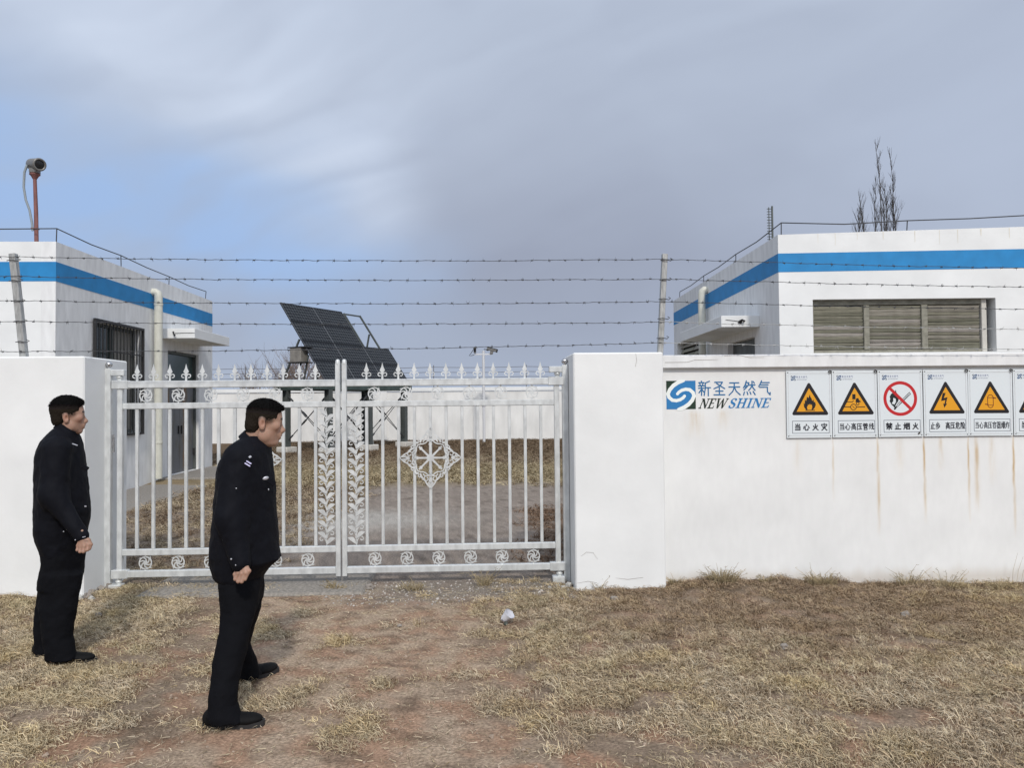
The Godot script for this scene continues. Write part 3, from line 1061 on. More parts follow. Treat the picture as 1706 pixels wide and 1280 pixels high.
func shoe_bones(s: float) -> Array:
	return [
		ell(Vector3(0.035, 0.045, 0) * s, Vector3(0.042, 0.048, 0.036) * s),
		ell(Vector3(0.110, 0.045, 0.002) * s, Vector3(0.075, 0.040, 0.042) * s),
		ell(Vector3(0.200, 0.036, 0.004) * s, Vector3(0.085, 0.030, 0.047) * s),
		ell(Vector3(0.080, 0.085, 0) * s, Vector3(0.048, 0.045, 0.036) * s),
	]

func make_shoe(parent: Node, at: Vector3, turn: float, s: float) -> void:
	var up := body_mesh(shoe_bones(s), 0.006, 120.0, [], [fnl(5, 1.0, 2), 0.0012, Vector3(80, 80, 80)], [Plane(Vector3.DOWN, -0.016)])
	var o := part("shoe", up, M.shoe, parent)
	o.position = at
	o.rotation.y = turn
	var so := MB.new()
	var poly := PackedVector2Array()
	for i in 28:
		var a := TAU * i / 28.0
		var x := 0.143 + 0.150 * cos(a)
		var wid := lerpf(0.037, 0.047, smoothstep(0.0, 0.22, x)) * (0.90 if absf(x - 0.12) < 0.03 else 1.0)
		poly.append(Vector2(x * s, wid * s * signf(sin(a)) * pow(absf(sin(a)), 0.55)))
	so.plate(poly, 0.026 * s, Transform3D(Basis(Vector3.RIGHT, Vector3(0, 0, 1), Vector3(0, -1, 0)), Vector3(0, 0.013 * s, 0)))
	part("sole", so, M.sole, o)
	for i in 4:
		var la := MB.new()
		var lx := 0.120 + 0.022 * i
		la.tube(PackedVector3Array([Vector3(lx, 0.088 - 0.013 * i, -0.022) * s, Vector3(lx + 0.004, 0.096 - 0.012 * i, 0.0) * s, Vector3(lx, 0.088 - 0.013 * i, 0.024) * s]), PackedFloat32Array([0.0028]), 5)
		part("lace", la, M.shoe, o)

# joints and cross sections of the two bodies: (y, xc, rx, zc, rz) in metres from the ground between the feet
func near_person_shapes() -> Dictionary:
	return {
		"jacket": [
			["col", [[0.7164, 0.1554, 0.1162, 0.0000, 0.1800], [0.7365, 0.1521, 0.1329, 0.0000, 0.1900], [0.7829, 0.1638, 0.1587, 0.0000, 0.2000], [0.8225, 0.1838, 0.1902, 0.0000, 0.2050], [0.8593, 0.1789, 0.1879, 0.0000, 0.2100], [0.9127, 0.1789, 0.1810, 0.0000, 0.2100], [1.0129, 0.1806, 0.1723, 0.0000, 0.2100], [1.0931, 0.1815, 0.1663, 0.0000, 0.2100], [1.1734, 0.1840, 0.1614, 0.0000, 0.2150], [1.2639, 0.1857, 0.1519, 0.0000, 0.2200], [1.3444, 0.1874, 0.1399, 0.0000, 0.2150], [1.3980, 0.1957, 0.1251, 0.0000, 0.2050], [1.4482, 0.2090, 0.1077, 0.0000, 0.1750], [1.4817, 0.2172, 0.0842, 0.0000, 0.1200], [1.5085, 0.2305, 0.0503, 0.0000, 0.0750]]],
			cap(Vector3(0.1989, 1.3953, 0.1500), Vector3(0.1734, 1.0906, 0.2300), 0.0780, 0.0660),
			cap(Vector3(0.1734, 1.0906, 0.2300), Vector3(0.2390, 0.8555, 0.2600), 0.0660, 0.0500),
			cap(Vector3(0.1470, 1.3605, -0.1500), Vector3(0.1247, 1.0275, -0.2000), 0.0740, 0.0640),
			cap(Vector3(0.1247, 1.0275, -0.2000), Vector3(0.1846, 0.7969, -0.1600), 0.0640, 0.0500),
		],
		"trousers": [
			["col", [[0.5965, 0.1635, 0.0945, 0.0000, 0.1650], [0.6464, 0.1619, 0.0985, 0.0000, 0.1750], [0.7229, 0.1636, 0.1108, 0.0000, 0.1800], [0.7962, 0.1637, 0.1255, 0.0000, 0.1800], [0.9296, 0.1688, 0.1318, 0.0000, 0.1750]]],
			["col", [[0.0347, 0.1574, 0.0958, 0.2600, 0.0820], [0.0721, 0.1489, 0.0850, 0.2600, 0.0850], [0.1242, 0.1402, 0.0712, 0.2500, 0.0850], [0.1888, 0.1454, 0.0724, 0.2400, 0.0850], [0.2379, 0.1443, 0.0737, 0.2200, 0.0850], [0.3565, 0.1556, 0.0820, 0.1800, 0.0880], [0.4778, 0.1723, 0.0818, 0.1400, 0.0920], [0.5731, 0.1765, 0.0918, 0.1000, 0.0980], [0.6960, 0.1737, 0.0924, 0.0700, 0.1000]]],
			["col", [[0.0457, 0.0975, 0.0675, -0.3700, 0.0800], [0.0816, 0.0933, 0.0635, -0.3600, 0.0800], [0.1704, 0.0841, 0.0589, -0.3200, 0.0800], [0.2712, 0.0797, 0.0479, -0.2600, 0.0820], [0.3956, 0.1165, 0.0595, -0.1800, 0.0880], [0.5120, 0.1523, 0.0765, -0.1300, 0.0950], [0.6583, 0.1679, 0.0788, -0.0900, 0.1000]]],
		],
		"body": [
			cap(Vector3(0.1988, 1.3476, 0.0000), Vector3(0.1784, 0.7960, 0.0000), 0.0900, 0.1000),
			cap(Vector3(0.2055, 1.4247, 0.0000), Vector3(0.2621, 1.5518, 0.0000), 0.0620, 0.0600),
			cap(Vector3(0.2025, 1.3735, 0.1200), Vector3(0.1765, 1.0891, 0.2200), 0.0450, 0.0400),
			cap(Vector3(0.1765, 1.0891, 0.2200), Vector3(0.2421, 0.8367, 0.2600), 0.0380, 0.0260),
			cap(Vector3(0.1465, 1.3474, -0.1400), Vector3(0.1277, 1.0290, -0.1900), 0.0450, 0.0400),
			cap(Vector3(0.1277, 1.0290, -0.1900), Vector3(0.1895, 0.7702, -0.1550), 0.0380, 0.0260),
			cap(Vector3(0.1737, 0.6960, 0.0700), Vector3(0.1824, 0.4421, 0.1500), 0.0700, 0.0500),
			cap(Vector3(0.1824, 0.4421, 0.1500), Vector3(0.1225, 0.0553, 0.2550), 0.0500, 0.0300),
			cap(Vector3(0.1577, 0.6585, -0.0900), Vector3(0.0934, 0.3352, -0.2100), 0.0600, 0.0300),
			cap(Vector3(0.0934, 0.3352, -0.2100), Vector3(0.0653, 0.1004, -0.3700), 0.0300, 0.0250),
		],
		"head": Vector3(0.2788, 1.5921, 0.0000),
		"wrist_r": Vector3(0.2513, 0.8324, 0.2700),
		"wrist_l": Vector3(0.1944, 0.7643, -0.1500),
		"shoe_r": Vector3(0.0436, 0.0026, 0.2500),
		"shoe_l": Vector3(0.0005, 0.0087, -0.3600),
		"collar": Vector3(0.2221, 1.4581, 0.0000),
		"diamond": Vector3(0.2742, 1.4073, 0.2200),
		"bar": Vector3(0.2678, 1.3791, 0.2250),
		"badge": Vector3(0.3422, 1.2884, 0.1700),
		"button": Vector3(0.3516, 1.2248, 0.1500),
		"flap": Vector3(0.3666, 1.2616, 0.1000),
		"sbutton": Vector3(0.2238, 1.2486, 0.2900),
		"cuff1": Vector3(0.2038, 0.8851, 0.3100),
		"cuff2": Vector3(0.2268, 0.8538, 0.3100),
	}

func far_person_shapes() -> Dictionary:
	return {
		"jacket": [
			["col", [[0.7020, 0.0845, 0.1076, 0.0000, 0.1700], [0.7498, 0.0745, 0.1206, 0.0000, 0.1800], [0.8056, 0.0665, 0.1360, 0.0000, 0.1900], [0.8613, 0.0672, 0.1455, 0.0000, 0.2000], [0.9249, 0.0718, 0.1522, 0.0000, 0.2050], [0.9926, 0.0763, 0.1560, 0.0000, 0.2050], [1.1043, 0.0708, 0.1476, 0.0000, 0.2050], [1.2162, 0.0644, 0.1401, 0.0000, 0.2050], [1.3481, 0.0568, 0.1308, 0.0000, 0.2000], [1.4281, 0.0652, 0.1086, 0.0000, 0.1900], [1.4640, 0.0689, 0.0998, 0.0000, 0.1650], [1.5080, 0.0784, 0.0818, 0.0000, 0.1200], [1.5479, 0.0918, 0.0600, 0.0000, 0.0700]]],
			cap(Vector3(0.1318, 1.4127, 0.1600), Vector3(0.1303, 1.1168, 0.2100), 0.0750, 0.0660),
			cap(Vector3(0.1303, 1.1168, 0.2100), Vector3(0.3195, 0.8627, 0.2400), 0.0640, 0.0460),
			cap(Vector3(-0.0327, 1.3957, -0.1600), Vector3(-0.0632, 1.0678, -0.2200), 0.0740, 0.0620),
			cap(Vector3(-0.0632, 1.0678, -0.2200), Vector3(0.0625, 0.8035, -0.2000), 0.0600, 0.0460),
		],
		"trousers": [
			["col", [[0.4999, 0.0641, 0.1086, 0.0000, 0.1600], [0.5711, 0.0754, 0.1072, 0.0000, 0.1700], [0.6583, 0.0837, 0.1130, 0.0000, 0.1720], [0.7378, 0.0824, 0.1192, 0.0000, 0.1720], [0.8770, 0.0797, 0.1292, 0.0000, 0.1650]]],
			["col", [[0.0419, 0.1185, 0.0960, 0.0900, 0.0800], [0.0731, 0.1126, 0.0934, 0.0900, 0.0820], [0.1315, 0.1046, 0.0933, 0.0900, 0.0820], [0.1899, 0.0938, 0.0901, 0.0900, 0.0820], [0.2599, 0.0935, 0.0978, 0.0900, 0.0850], [0.3817, 0.0913, 0.1221, 0.0800, 0.0900], [0.4767, 0.0969, 0.1221, 0.0700, 0.0920], [0.5917, 0.1073, 0.1230, 0.0600, 0.0950]]],
			["col", [[0.0202, -0.0690, 0.0878, -0.1100, 0.0800], [0.0928, -0.0724, 0.0867, -0.1100, 0.0800], [0.2085, -0.0645, 0.0915, -0.1000, 0.0820], [0.3556, -0.0341, 0.1054, -0.0900, 0.0880], [0.4422, -0.0103, 0.1103, -0.0800, 0.0900], [0.5645, 0.0241, 0.1200, -0.0700, 0.0950]]],
		],
		"body": [
			cap(Vector3(0.0615, 1.3361, 0.0000), Vector3(0.0569, 0.7183, 0.0000), 0.0800, 0.0900),
			cap(Vector3(0.0689, 1.4280, 0.0000), Vector3(0.0956, 1.5759, 0.0000), 0.0520, 0.0520),
			cap(Vector3(0.1211, 1.3961, 0.1400), Vector3(0.1249, 1.1156, 0.2000), 0.0450, 0.0400),
			cap(Vector3(0.1249, 1.1156, 0.2000), Vector3(0.3270, 0.8474, 0.2400), 0.0380, 0.0260),
			cap(Vector3(-0.0272, 1.3798, -0.1500), Vector3(-0.0579, 1.0690, -0.2100), 0.0450, 0.0400),
			cap(Vector3(-0.0579, 1.0690, -0.2100), Vector3(0.0707, 0.7827, -0.2000), 0.0380, 0.0260),
			cap(Vector3(0.0976, 0.5918, 0.0600), Vector3(0.0866, 0.3428, 0.0800), 0.0700, 0.0500),
			cap(Vector3(0.0866, 0.3428, 0.0800), Vector3(0.0706, 0.0430, 0.0900), 0.0500, 0.0300),
			cap(Vector3(0.0043, 0.5649, -0.0700), Vector3(-0.0423, 0.2967, -0.1000), 0.0700, 0.0500),
			cap(Vector3(-0.0423, 0.2967, -0.1000), Vector3(-0.0979, 0.0330, -0.1100), 0.0500, 0.0300),
		],
		"head": Vector3(0.0993, 1.6280, 0.0000),
		"wrist_r": Vector3(0.3322, 0.8377, 0.2500),
		"wrist_l": Vector3(0.0748, 0.7702, -0.2000),
		"shoe_r": Vector3(0.0179, -0.0091, 0.0700),
		"shoe_l": Vector3(-0.1746, -0.0209, -0.1200),
		"collar": Vector3(0.0920, 1.5158, 0.0000),
		"bar": Vector3(0.2465, 1.4396, 0.1800),
		"badge": Vector3(0.3347, 1.0462, 0.2200),
		"flap": Vector3(0.2946, 1.2871, 0.1200),
		"sbutton": Vector3(0.1987, 0.8880, 0.2200),
		"cuff1": Vector3(0.3667, 0.8648, 0.3000),
		"cuff2": Vector3(0.3082, 0.8452, 0.2900),
	}

func hair_strands(parent: Node, m: MB, xf: Transform3D, count: int, seed_: int) -> void:
	var r := RandomNumberGenerator.new()
	r.seed = seed_
	var blade := MB.new()
	blade.tube(PackedVector3Array([Vector3.ZERO, Vector3(0, 0.006, 0.001), Vector3(0, 0.011, 0.004)]), PackedFloat32Array([0.0008, 0.0007, 0.0003]), 3, false)
	var mm := MultiMesh.new()
	mm.transform_format = MultiMesh.TRANSFORM_3D
	mm.mesh = blade.mesh()
	mm.instance_count = count
	var m_mid := 0.0
	for p in m.v:
		m_mid += p.x / m.v.size()
	for i in count:
		var j := r.randi_range(0, m.v.size() - 1)
		var nn := (m.n[j] * 0.28 + Vector3(0.75 if m.v[j].x > m_mid else -0.25, -0.35 if m.v[j].x < m_mid else 0.0, 0) + Vector3(r.randf_range(-0.3, 0.3), r.randf_range(-0.3, 0.3), r.randf_range(-0.3, 0.3))).normalized()
		var sx := nn.cross(Vector3(0.3, 0.2, 1).normalized()).normalized()
		mm.set_instance_transform(i, xf * Transform3D(Basis(sx, nn, sx.cross(nn)).scaled(Vector3.ONE * r.randf_range(0.5, 0.95)), m.v[j] - m.n[j] * 0.0022))
	var o := MultiMeshInstance3D.new()
	o.name = "hair_strands"
	o.multimesh = mm
	o.material_override = M.hair
	o.set_meta("kind", "stuff")
	parent.add_child(o, true)

func small_part(called: String, parent: Node, at: Vector3, size: Vector3, mt: Material, turn := Vector3.ZERO, round := false) -> void:
	var b := MB.new()
	if round:
		b.sphere(Vector3.ZERO, size * 0.5, 10, 6)
	else:
		b.box(Vector3.ZERO, size, minf(size.x, minf(size.y, size.z)) * 0.3)
	var o := part(called, b, mt, parent)
	o.position = at
	o.rotation_degrees = turn

func collar_part(parent: Node, at: Vector3, rx: float, rz: float, tilt: float, h: float) -> void:
	var b := MB.new()
	var segs := 36
	for layer in [[0.0, 1.0], [0.006, -1.0]]:
		for i in segs:
			# open at the front
			var a0 := deg_to_rad(16.0) + (TAU - deg_to_rad(32.0)) * i / segs
			var a1 := deg_to_rad(16.0) + (TAU - deg_to_rad(32.0)) * (i + 1) / segs
			var q := []
			for e in [[a0, 0.0], [a1, 0.0], [a1, 1.0], [a0, 1.0]]:
				var hh: float = h * (1.0 - 0.35 * maxf(0.0, cos(e[0])))
				var g: float = 1.0 + 0.10 * (1.0 - e[1]) - layer[0] * 8.0
				q.append(Vector3(cos(e[0]) * rx * g, hh * e[1], sin(e[0]) * rz * g))
			b.quad(q[0], q[1], q[2], q[3], Vector3(cos(a0), 0, sin(a0)) * layer[1])
	for i in segs:
		var a0 := deg_to_rad(16.0) + (TAU - deg_to_rad(32.0)) * i / segs
		var a1 := deg_to_rad(16.0) + (TAU - deg_to_rad(32.0)) * (i + 1) / segs
		var q := []
		for e in [[a0, 1.0], [a1, 1.0], [a1, 0.952], [a0, 0.952]]:
			q.append(Vector3(cos(e[0]) * rx * e[1], h * (1.0 - 0.35 * maxf(0.0, cos(e[0]))), sin(e[0]) * rz * e[1]))
		b.quad(q[0], q[1], q[2], q[3], Vector3.UP)
	var o := part("collar", b, M.uniform, parent)
	o.position = at
	o.rotation_degrees.z = tilt

func make_person(label: String, at: Vector3, s: Dictionary, o: Dictionary) -> void:
	var root := thing("person", label, "person", at)
	var skin: Color = o.skin
	var heavy: float = o.heavy
	# one continuous skin: trunk and limbs under the clothes, then the head and the hands
	var body := body_mesh(s.body, 0.014, 60.0)
	for i in body.col.size():
		body.col[i] = skin
	var hxf := Transform3D(Basis.from_euler(o.head_turn * PI / 180.0).scaled(Vector3.ONE * o.head_size), s.head)
	var head := head_mesh(heavy)
	paint_head(head, skin, heavy)
	body.add(head, hxf)
	for side in ["r", "l"]:
		var hd: Dictionary = o["hand_" + side]
		var hm := fist_mesh(hd.knuckles, hd.pips, hd.curl, hd.tip, hd.thumb, hd.wrist)
		paint_hand(hm, skin, hd.knuckles)
		body.add(hm, Transform3D(Basis.from_euler(hd.turn * PI / 180.0).scaled(Vector3.ONE * 0.97), s["wrist_" + side]))
	part("body", body, M.skin, root)
	var hair := hair_mesh(heavy, o.fringe, o.flat)
	# longer on top, cropped close at the sides and the nape
	var tops := MB.new()
	for i in hair.v.size():
		var k := sstep(0.075, 0.030, hair.v[i].y) * sstep(0.085, 0.06, hair.v[i].x)
		var kk := Color(0.0060, 0.0052, 0.0052).lerp(Color(0.026, 0.020, 0.017), k * 0.8)
		hair.col[i] = Color(kk.r, kk.g, kk.b, 1.0)
		if k < 0.35:
			tops.v.append(hair.v[i])
			tops.n.append(hair.n[i])
	var hm2 := MB.new()
	hm2.add(hair, hxf)
	var ho := part("hair", hm2, M.hair_base, root)
	hair_strands(ho, tops, hxf, 3600, o.seed)
	var tr := body_mesh(s.trousers, 0.011, 55.0, [], [fnl(o.seed + 3, 1.0, 3), 0.007, Vector3(11, 10, 11)])
	part("trousers", tr, M.trouser, root)
	var ja := body_mesh(s.jacket, 0.011, 42.0, [], [fnl(o.seed + 4, 1.0, 3), 0.0065, Vector3(12, 9, 12)])
	part("jacket", ja, M.uniform, root)
	collar_part(root, s.collar, o.collar.x, o.collar.y, o.collar_tilt, o.collar_h)
	make_shoe(root, Vector3(s.shoe_r.x, 0.0, s.shoe_r.z), o.shoe_turn_r, o.shoe)
	make_shoe(root, Vector3(s.shoe_l.x, 0.0, s.shoe_l.z), o.shoe_turn_l, o.shoe)
	for e in o.extras:
		small_part(e[0], root, s[e[1]] + e[2], e[3], e[4], e[5], e[6])

func make_people() -> void:
	var z := Vector3(0, 0, 0)
	# the right fist of the one in front: knuckles forward, fingers folded down and back
	var fist_a := {
		"wrist": [Vector3(-0.002, 0.050, 0), Vector3(0.006, 0.004, 0.002)],
		"knuckles": [Vector3(-0.020, -0.026, 0.010), Vector3(0.002, -0.027, 0.021), Vector3(0.023, -0.023, 0.026), Vector3(0.039, -0.014, 0.022)],
		"pips": [Vector3(-0.036, -0.058, 0.012), Vector3(-0.017, -0.068, 0.024), Vector3(0.003, -0.068, 0.030), Vector3(0.020, -0.056, 0.028)],
		"curl": Vector3(-0.004, 0.010, -0.024), "tip": Vector3(0.012, 0.015, -0.010),
		"thumb": [Vector3(-0.026, -0.008, -0.010), Vector3(-0.042, -0.036, -0.004), Vector3(-0.038, -0.060, 0.000)],
		"turn": z,
	}
	var fist_b := {
		"wrist": [Vector3(-0.012, 0.050, 0), Vector3(-0.002, 0.006, 0.0)],
		"knuckles": [Vector3(0.040, -0.030, 0.004), Vector3(0.019, -0.037, 0.013), Vector3(-0.003, -0.038, 0.014), Vector3(-0.023, -0.034, 0.009)],
		"pips": [Vector3(0.040, -0.062, 0.016), Vector3(0.019, -0.072, 0.024), Vector3(-0.003, -0.072, 0.024), Vector3(-0.024, -0.062, 0.018)],
		"curl": Vector3(0.0, 0.002, -0.025), "tip": Vector3(0.0, 0.018, -0.008),
		"thumb": [Vector3(0.034, -0.002, -0.006), Vector3(0.052, -0.030, -0.004), Vector3(0.048, -0.056, 0.002)],
		"turn": z,
	}
	var fist_c := fist_a.duplicate()
	fist_c.turn = Vector3(0, 180, 0)
	var fist_d := fist_b.duplicate()
	fist_d.turn = Vector3(0, 180, 0)
	make_person("stocky person in black uniform nearest the camera, leaning forward with legs apart before the gate", Vector3(-1.50, 0, -4.34), near_person_shapes(), {
		"skin": Color(0.36, 0.220, 0.160), "heavy": 1.0, "head_turn": Vector3(0, 19, -7), "head_size": 1.07, "fringe": 0.013, "flat": 0.008, "seed": 401,
		"hand_r": fist_a, "hand_l": fist_c, "collar": Vector2(0.083, 0.078), "collar_tilt": -36.0, "collar_h": 0.045, "shoe": 1.06, "shoe_turn_r": 0.05, "shoe_turn_l": 0.85,
		"extras": [
			["shoulder_pip", "diamond", z, Vector3(0.014, 0.014, 0.004), M.badge, Vector3(-40, 0, 40), false],
			["shoulder_bar", "bar", z, Vector3(0.040, 0.007, 0.004), M.lilac, Vector3(-40, 0, -34), false],
			["shoulder_bar", "bar", Vector3(-0.004, -0.012, 0.008), Vector3(0.040, 0.007, 0.004), M.lilac, Vector3(-40, 0, -34), false],
			["badge", "badge", z, Vector3(0.034, 0.019, 0.008), M.badge, Vector3(0, 24, 14), true],
			["pocket_flap", "flap", Vector3(-0.014, 0, 0), Vector3(0.050, 0.030, 0.008), M.uniform, Vector3(0, 30, -40), false],
			["button", "button", z, Vector3(0.007, 0.011, 0.005), M.badge, z, true],
			["button", "sbutton", z, Vector3(0.008, 0.007, 0.005), M.badge, z, true],
			["cuff_button", "cuff1", z, Vector3(0.010, 0.010, 0.005), M.badge, z, true],
			["cuff_button", "cuff2", z, Vector3(0.006, 0.009, 0.005), M.badge, z, true],
		],
	})
	make_person("slim person in black uniform standing upright with closed fist beside the left gate pillar", Vector3(-2.86, 0, -5.22), far_person_shapes(), {
		"skin": Color(0.35, 0.212, 0.155), "heavy": 0.0, "head_turn": Vector3(0, 29, -1), "head_size": 1.05, "fringe": 0.004, "flat": 0.0, "seed": 702,
		"hand_r": fist_b, "hand_l": fist_d, "collar": Vector2(0.072, 0.066), "collar_tilt": -26.0, "collar_h": 0.052, "shoe": 1.04, "shoe_turn_r": 0.10, "shoe_turn_l": -0.12,
		"extras": [
			["shoulder_bar", "bar", z, Vector3(0.042, 0.007, 0.004), M.badge, Vector3(-40, 0, -22), false],
			["pocket_flap", "flap", Vector3(-0.014, 0, 0), Vector3(0.046, 0.026, 0.008), M.uniform, Vector3(0, 30, -34), false],
			["buckle", "badge", z, Vector3(0.012, 0.010, 0.005), M.badge, z, false],
			["button", "sbutton", z, Vector3(0.009, 0.008, 0.005), M.badge, z, true],
			["cuff_mark", "cuff1", z, Vector3(0.020, 0.006, 0.004), M.badge, Vector3(0, 0, 12), false],
			["cuff_button", "cuff2", z, Vector3(0.009, 0.008, 0.005), M.badge, z, true],
		],
	})

func roof_wire(parent: Node, pts: Array, every: float, base_y: float, sd: int) -> void:
	# a thin lightning conductor on short holders along the roof's edge
	var r := RandomNumberGenerator.new()
	r.seed = sd
	var line := PackedVector3Array()
	var b: MB
	for i in pts.size() - 1:
		var a: Vector3 = pts[i]
		var c: Vector3 = pts[i + 1]
		var m := maxi(1, int(round(a.distance_to(c) / every)))
		for k in m + (1 if i == pts.size() - 2 else 0):
			var q := a.lerp(c, float(k) / m)
			var top := Vector3(q.x + r.randf_range(-0.02, 0.02), q.y + r.randf_range(-0.02, 0.02), q.z)
			b = MB.new()
			b.tube(PackedVector3Array([Vector3(q.x, base_y - 0.01, q.z), top]), PackedFloat32Array([0.009]), 6)
			part("wire_holder", b, M.wire, parent)
			if line.size():
				line.append(line[line.size() - 1].lerp(top, 0.5) - Vector3(0, r.randf_range(0.01, 0.05), 0))
			line.append(top)
	b = MB.new()
	b.tube(line, PackedFloat32Array([0.010]), 6)
	part("roof_wire", b, M.wire, parent)

func make_left_building() -> void:
	var root := thing("service_building", "white flat-roofed building with blue stripe, barred window and grey door, behind the left pillar", "building")
	var x := -7.1
	var zn := -13.06
	var zf := -20.55
	var hh := 4.47
	# side wall faces +x: local x runs away from the camera
	var side := Transform3D(Basis(Vector3(0, 0, -1), Vector3.UP, Vector3(1, 0, 0)), Vector3(x, 0, zn))
	var b := MB.new()
	var win := [1.24, 3.18, 1.15, 3.27]
	var door := [4.60, 6.50, 0.10, 2.97]
	holed(b, 0.0, zn - zf, hh, 0.24, [win, door], side)
	part("wall", b, M.plaster_old, root)
	b = MB.new()
	b.box(Vector3(x - 3.72, hh * 0.5, zn - 0.12), Vector3(6.96, hh, 0.24), 0.0)
	part("wall", b, M.plaster, root)
	b = MB.new()
	b.box(Vector3(x - 3.72, hh * 0.5, zf + 0.12), Vector3(6.96, hh - 0.003, 0.24), 0.0)
	b.box(Vector3(x - 7.1, hh * 0.5, (zn + zf) * 0.5), Vector3(0.24, hh - 0.004, zn - zf - 0.5), 0.0)
	part("wall", b, M.plaster_old, root)
	b = MB.new()
	b.box(Vector3(x - 3.6, hh - 0.20, (zn + zf) * 0.5), Vector3(6.72, 0.15, zn - zf - 0.48), 0.0)
	part("roof", b, M.concrete, root)
	b = MB.new()
	b.box(Vector3(x + 0.002, 3.965, (zn + zf) * 0.5 + 0.0015), Vector3(0.004, 0.33, zn - zf + 0.003), 0.0)
	b.box(Vector3(x - 3.6, 3.965, zn + 0.0015), Vector3(7.2, 0.33, 0.003), 0.0)
	part("stripe", b, M.blue, root)
	# barred window
	var w := MB.new()
	w.box(side * Vector3((win[0] + win[1]) * 0.5, win[2] + 0.03, -0.14), Vector3(win[1] - win[0], 0.06, 0.07), 0.0, side.basis)
	w.box(side * Vector3((win[0] + win[1]) * 0.5, win[3] - 0.03, -0.14), Vector3(win[1] - win[0], 0.06, 0.07), 0.0, side.basis)
	for u in [win[0] + 0.03, (win[0] + win[1]) * 0.5, win[1] - 0.03]:
		w.box(side * Vector3(u, (win[2] + win[3]) * 0.5, -0.14), Vector3(0.06, win[3] - win[2] - 0.12, 0.07), 0.0, side.basis)
	var wp := part("window", w, M.frame_grey, root)
	for k in 2:
		var pn := MB.new()
		var u0: float = win[0] + 0.06 + k * 0.97
		pn.box(side * Vector3(u0 + 0.44, (win[2] + win[3]) * 0.5, -0.15), Vector3(0.86, win[3] - win[2] - 0.13, 0.008), 0.0, side.basis)
		part("pane", pn, M.glass_dark if k == 0 else M.curtain, wp)
	var gr := MB.new()
	for u in [win[0] - 0.02, win[1] + 0.02]:
		gr.box(side * Vector3(u, (win[2] + win[3]) * 0.5, 0.05), Vector3(0.05, win[3] - win[2] + 0.09, 0.05), 0.0, side.basis)
	for v in [win[2] - 0.02, win[3] + 0.02]:
		gr.box(side * Vector3((win[0] + win[1]) * 0.5, v, 0.05), Vector3(win[1] - win[0] + 0.0, 0.05, 0.046), 0.0, side.basis)
	part("grille_frame", gr, M.black_iron, root)
	for k in 13:
		var q := MB.new()
		var u: float = lerpf(win[0] + 0.12, win[1] - 0.12, k / 12.0)
		q.tube(PackedVector3Array([side * Vector3(u, win[2], 0.05), side * Vector3(u, win[3], 0.05)]), PackedFloat32Array([0.012]), 6)
		part("window_bar", q, M.black_iron, root)
	for k in 3:
		var q := MB.new()
		var v: float = lerpf(win[2], win[3], (k + 1) / 4.0)
		q.box(side * Vector3((win[0] + win[1]) * 0.5, v, 0.066), Vector3(win[1] - win[0], 0.022, 0.008), 0.0, side.basis)
		part("window_bar", q, M.black_iron, root)
	# door under the canopy: dark transom above two steel leaves
	var df := MB.new()
	for u in [door[0] + 0.03, door[1] - 0.03]:
		df.box(side * Vector3(u, (door[2] + door[3]) * 0.5, -0.12), Vector3(0.06, door[3] - door[2], 0.12), 0.0, side.basis)
	for v in [door[3] - 0.03, 2.18]:
		df.box(side * Vector3((door[0] + door[1]) * 0.5, v, -0.12), Vector3(door[1] - door[0] - 0.12, 0.06, 0.11), 0.0, side.basis)
	part("door_frame", df, M.frame_grey, root)
	var tr := MB.new()
	tr.box(side * Vector3((door[0] + door[1]) * 0.5, (2.21 + door[3] - 0.06) * 0.5, -0.14), Vector3(door[1] - door[0] - 0.12, door[3] - 0.06 - 2.21, 0.01), 0.0, side.basis)
	var tm := mat(Color(0.055, 0.085, 0.080), 0.14)
	part("transom", tr, tm, root)
	var dm := mat(Color(1, 1, 1), 0.55)
	dm.albedo_texture = door_texture()
	for k in 2:
		var dl := MB.new()
		var u0: float = door[0] + 0.06 + k * 0.892
		var q0 := [side * Vector3(u0, door[2] + 0.01, -0.11), side * Vector3(u0 + 0.886, door[2] + 0.01, -0.11), side * Vector3(u0 + 0.886, 2.15, -0.11), side * Vector3(u0, 2.15, -0.11)]
		dl.quad(q0[0], q0[1], q0[2], q0[3], Vector3.RIGHT, PackedVector2Array([Vector2(k * 0.5, 1), Vector2(k * 0.5 + 0.5, 1), Vector2(k * 0.5 + 0.5, 0), Vector2(k * 0.5, 0)]))
		dl.box(side * Vector3(u0 + 0.443, 1.13, -0.135), Vector3(0.885, 2.03, 0.04), 0.0, side.basis)
		var dp := part("door", dl, dm, root)
		var hd := MB.new()
		var hu := u0 + (0.80 if k == 0 else 0.09)
		hd.box(side * Vector3(hu, 1.12, -0.085), Vector3(0.03, 0.20, 0.03), 0.006, side.basis)
		part("handle", hd, M.cam_black, dp)
	for v in [0.55, 1.75]:
		var hg := MB.new()
		hg.box(side * Vector3(door[1] - 0.07, v, -0.09), Vector3(0.05, 0.16, 0.05), 0.004, side.basis)
		part("hinge", hg, M.black_iron, root)
	b = MB.new()
	b.box(Vector3(x + 0.37, 3.31, -18.47), Vector3(0.74, 0.22, 2.36), 0.006)
	part("canopy", b, M.plaster, root)
	b = MB.new()
	b.tube(PackedVector3Array([Vector3(x + 0.27, 3.34, -17.285), Vector3(x + 0.30, 3.30, -17.22), Vector3(x + 0.33, 3.25, -17.24)]), PackedFloat32Array([0.022, 0.015, 0.02]), 6)
	b.tube(PackedVector3Array([Vector3(x + 0.30, 3.31, -17.28), Vector3(x + 0.5, 3.318, -17.284), Vector3(x + 0.74, 3.316, -17.285)]), PackedFloat32Array([0.005]), 5)
	part("cable_stub", b, M.cam_black, root)
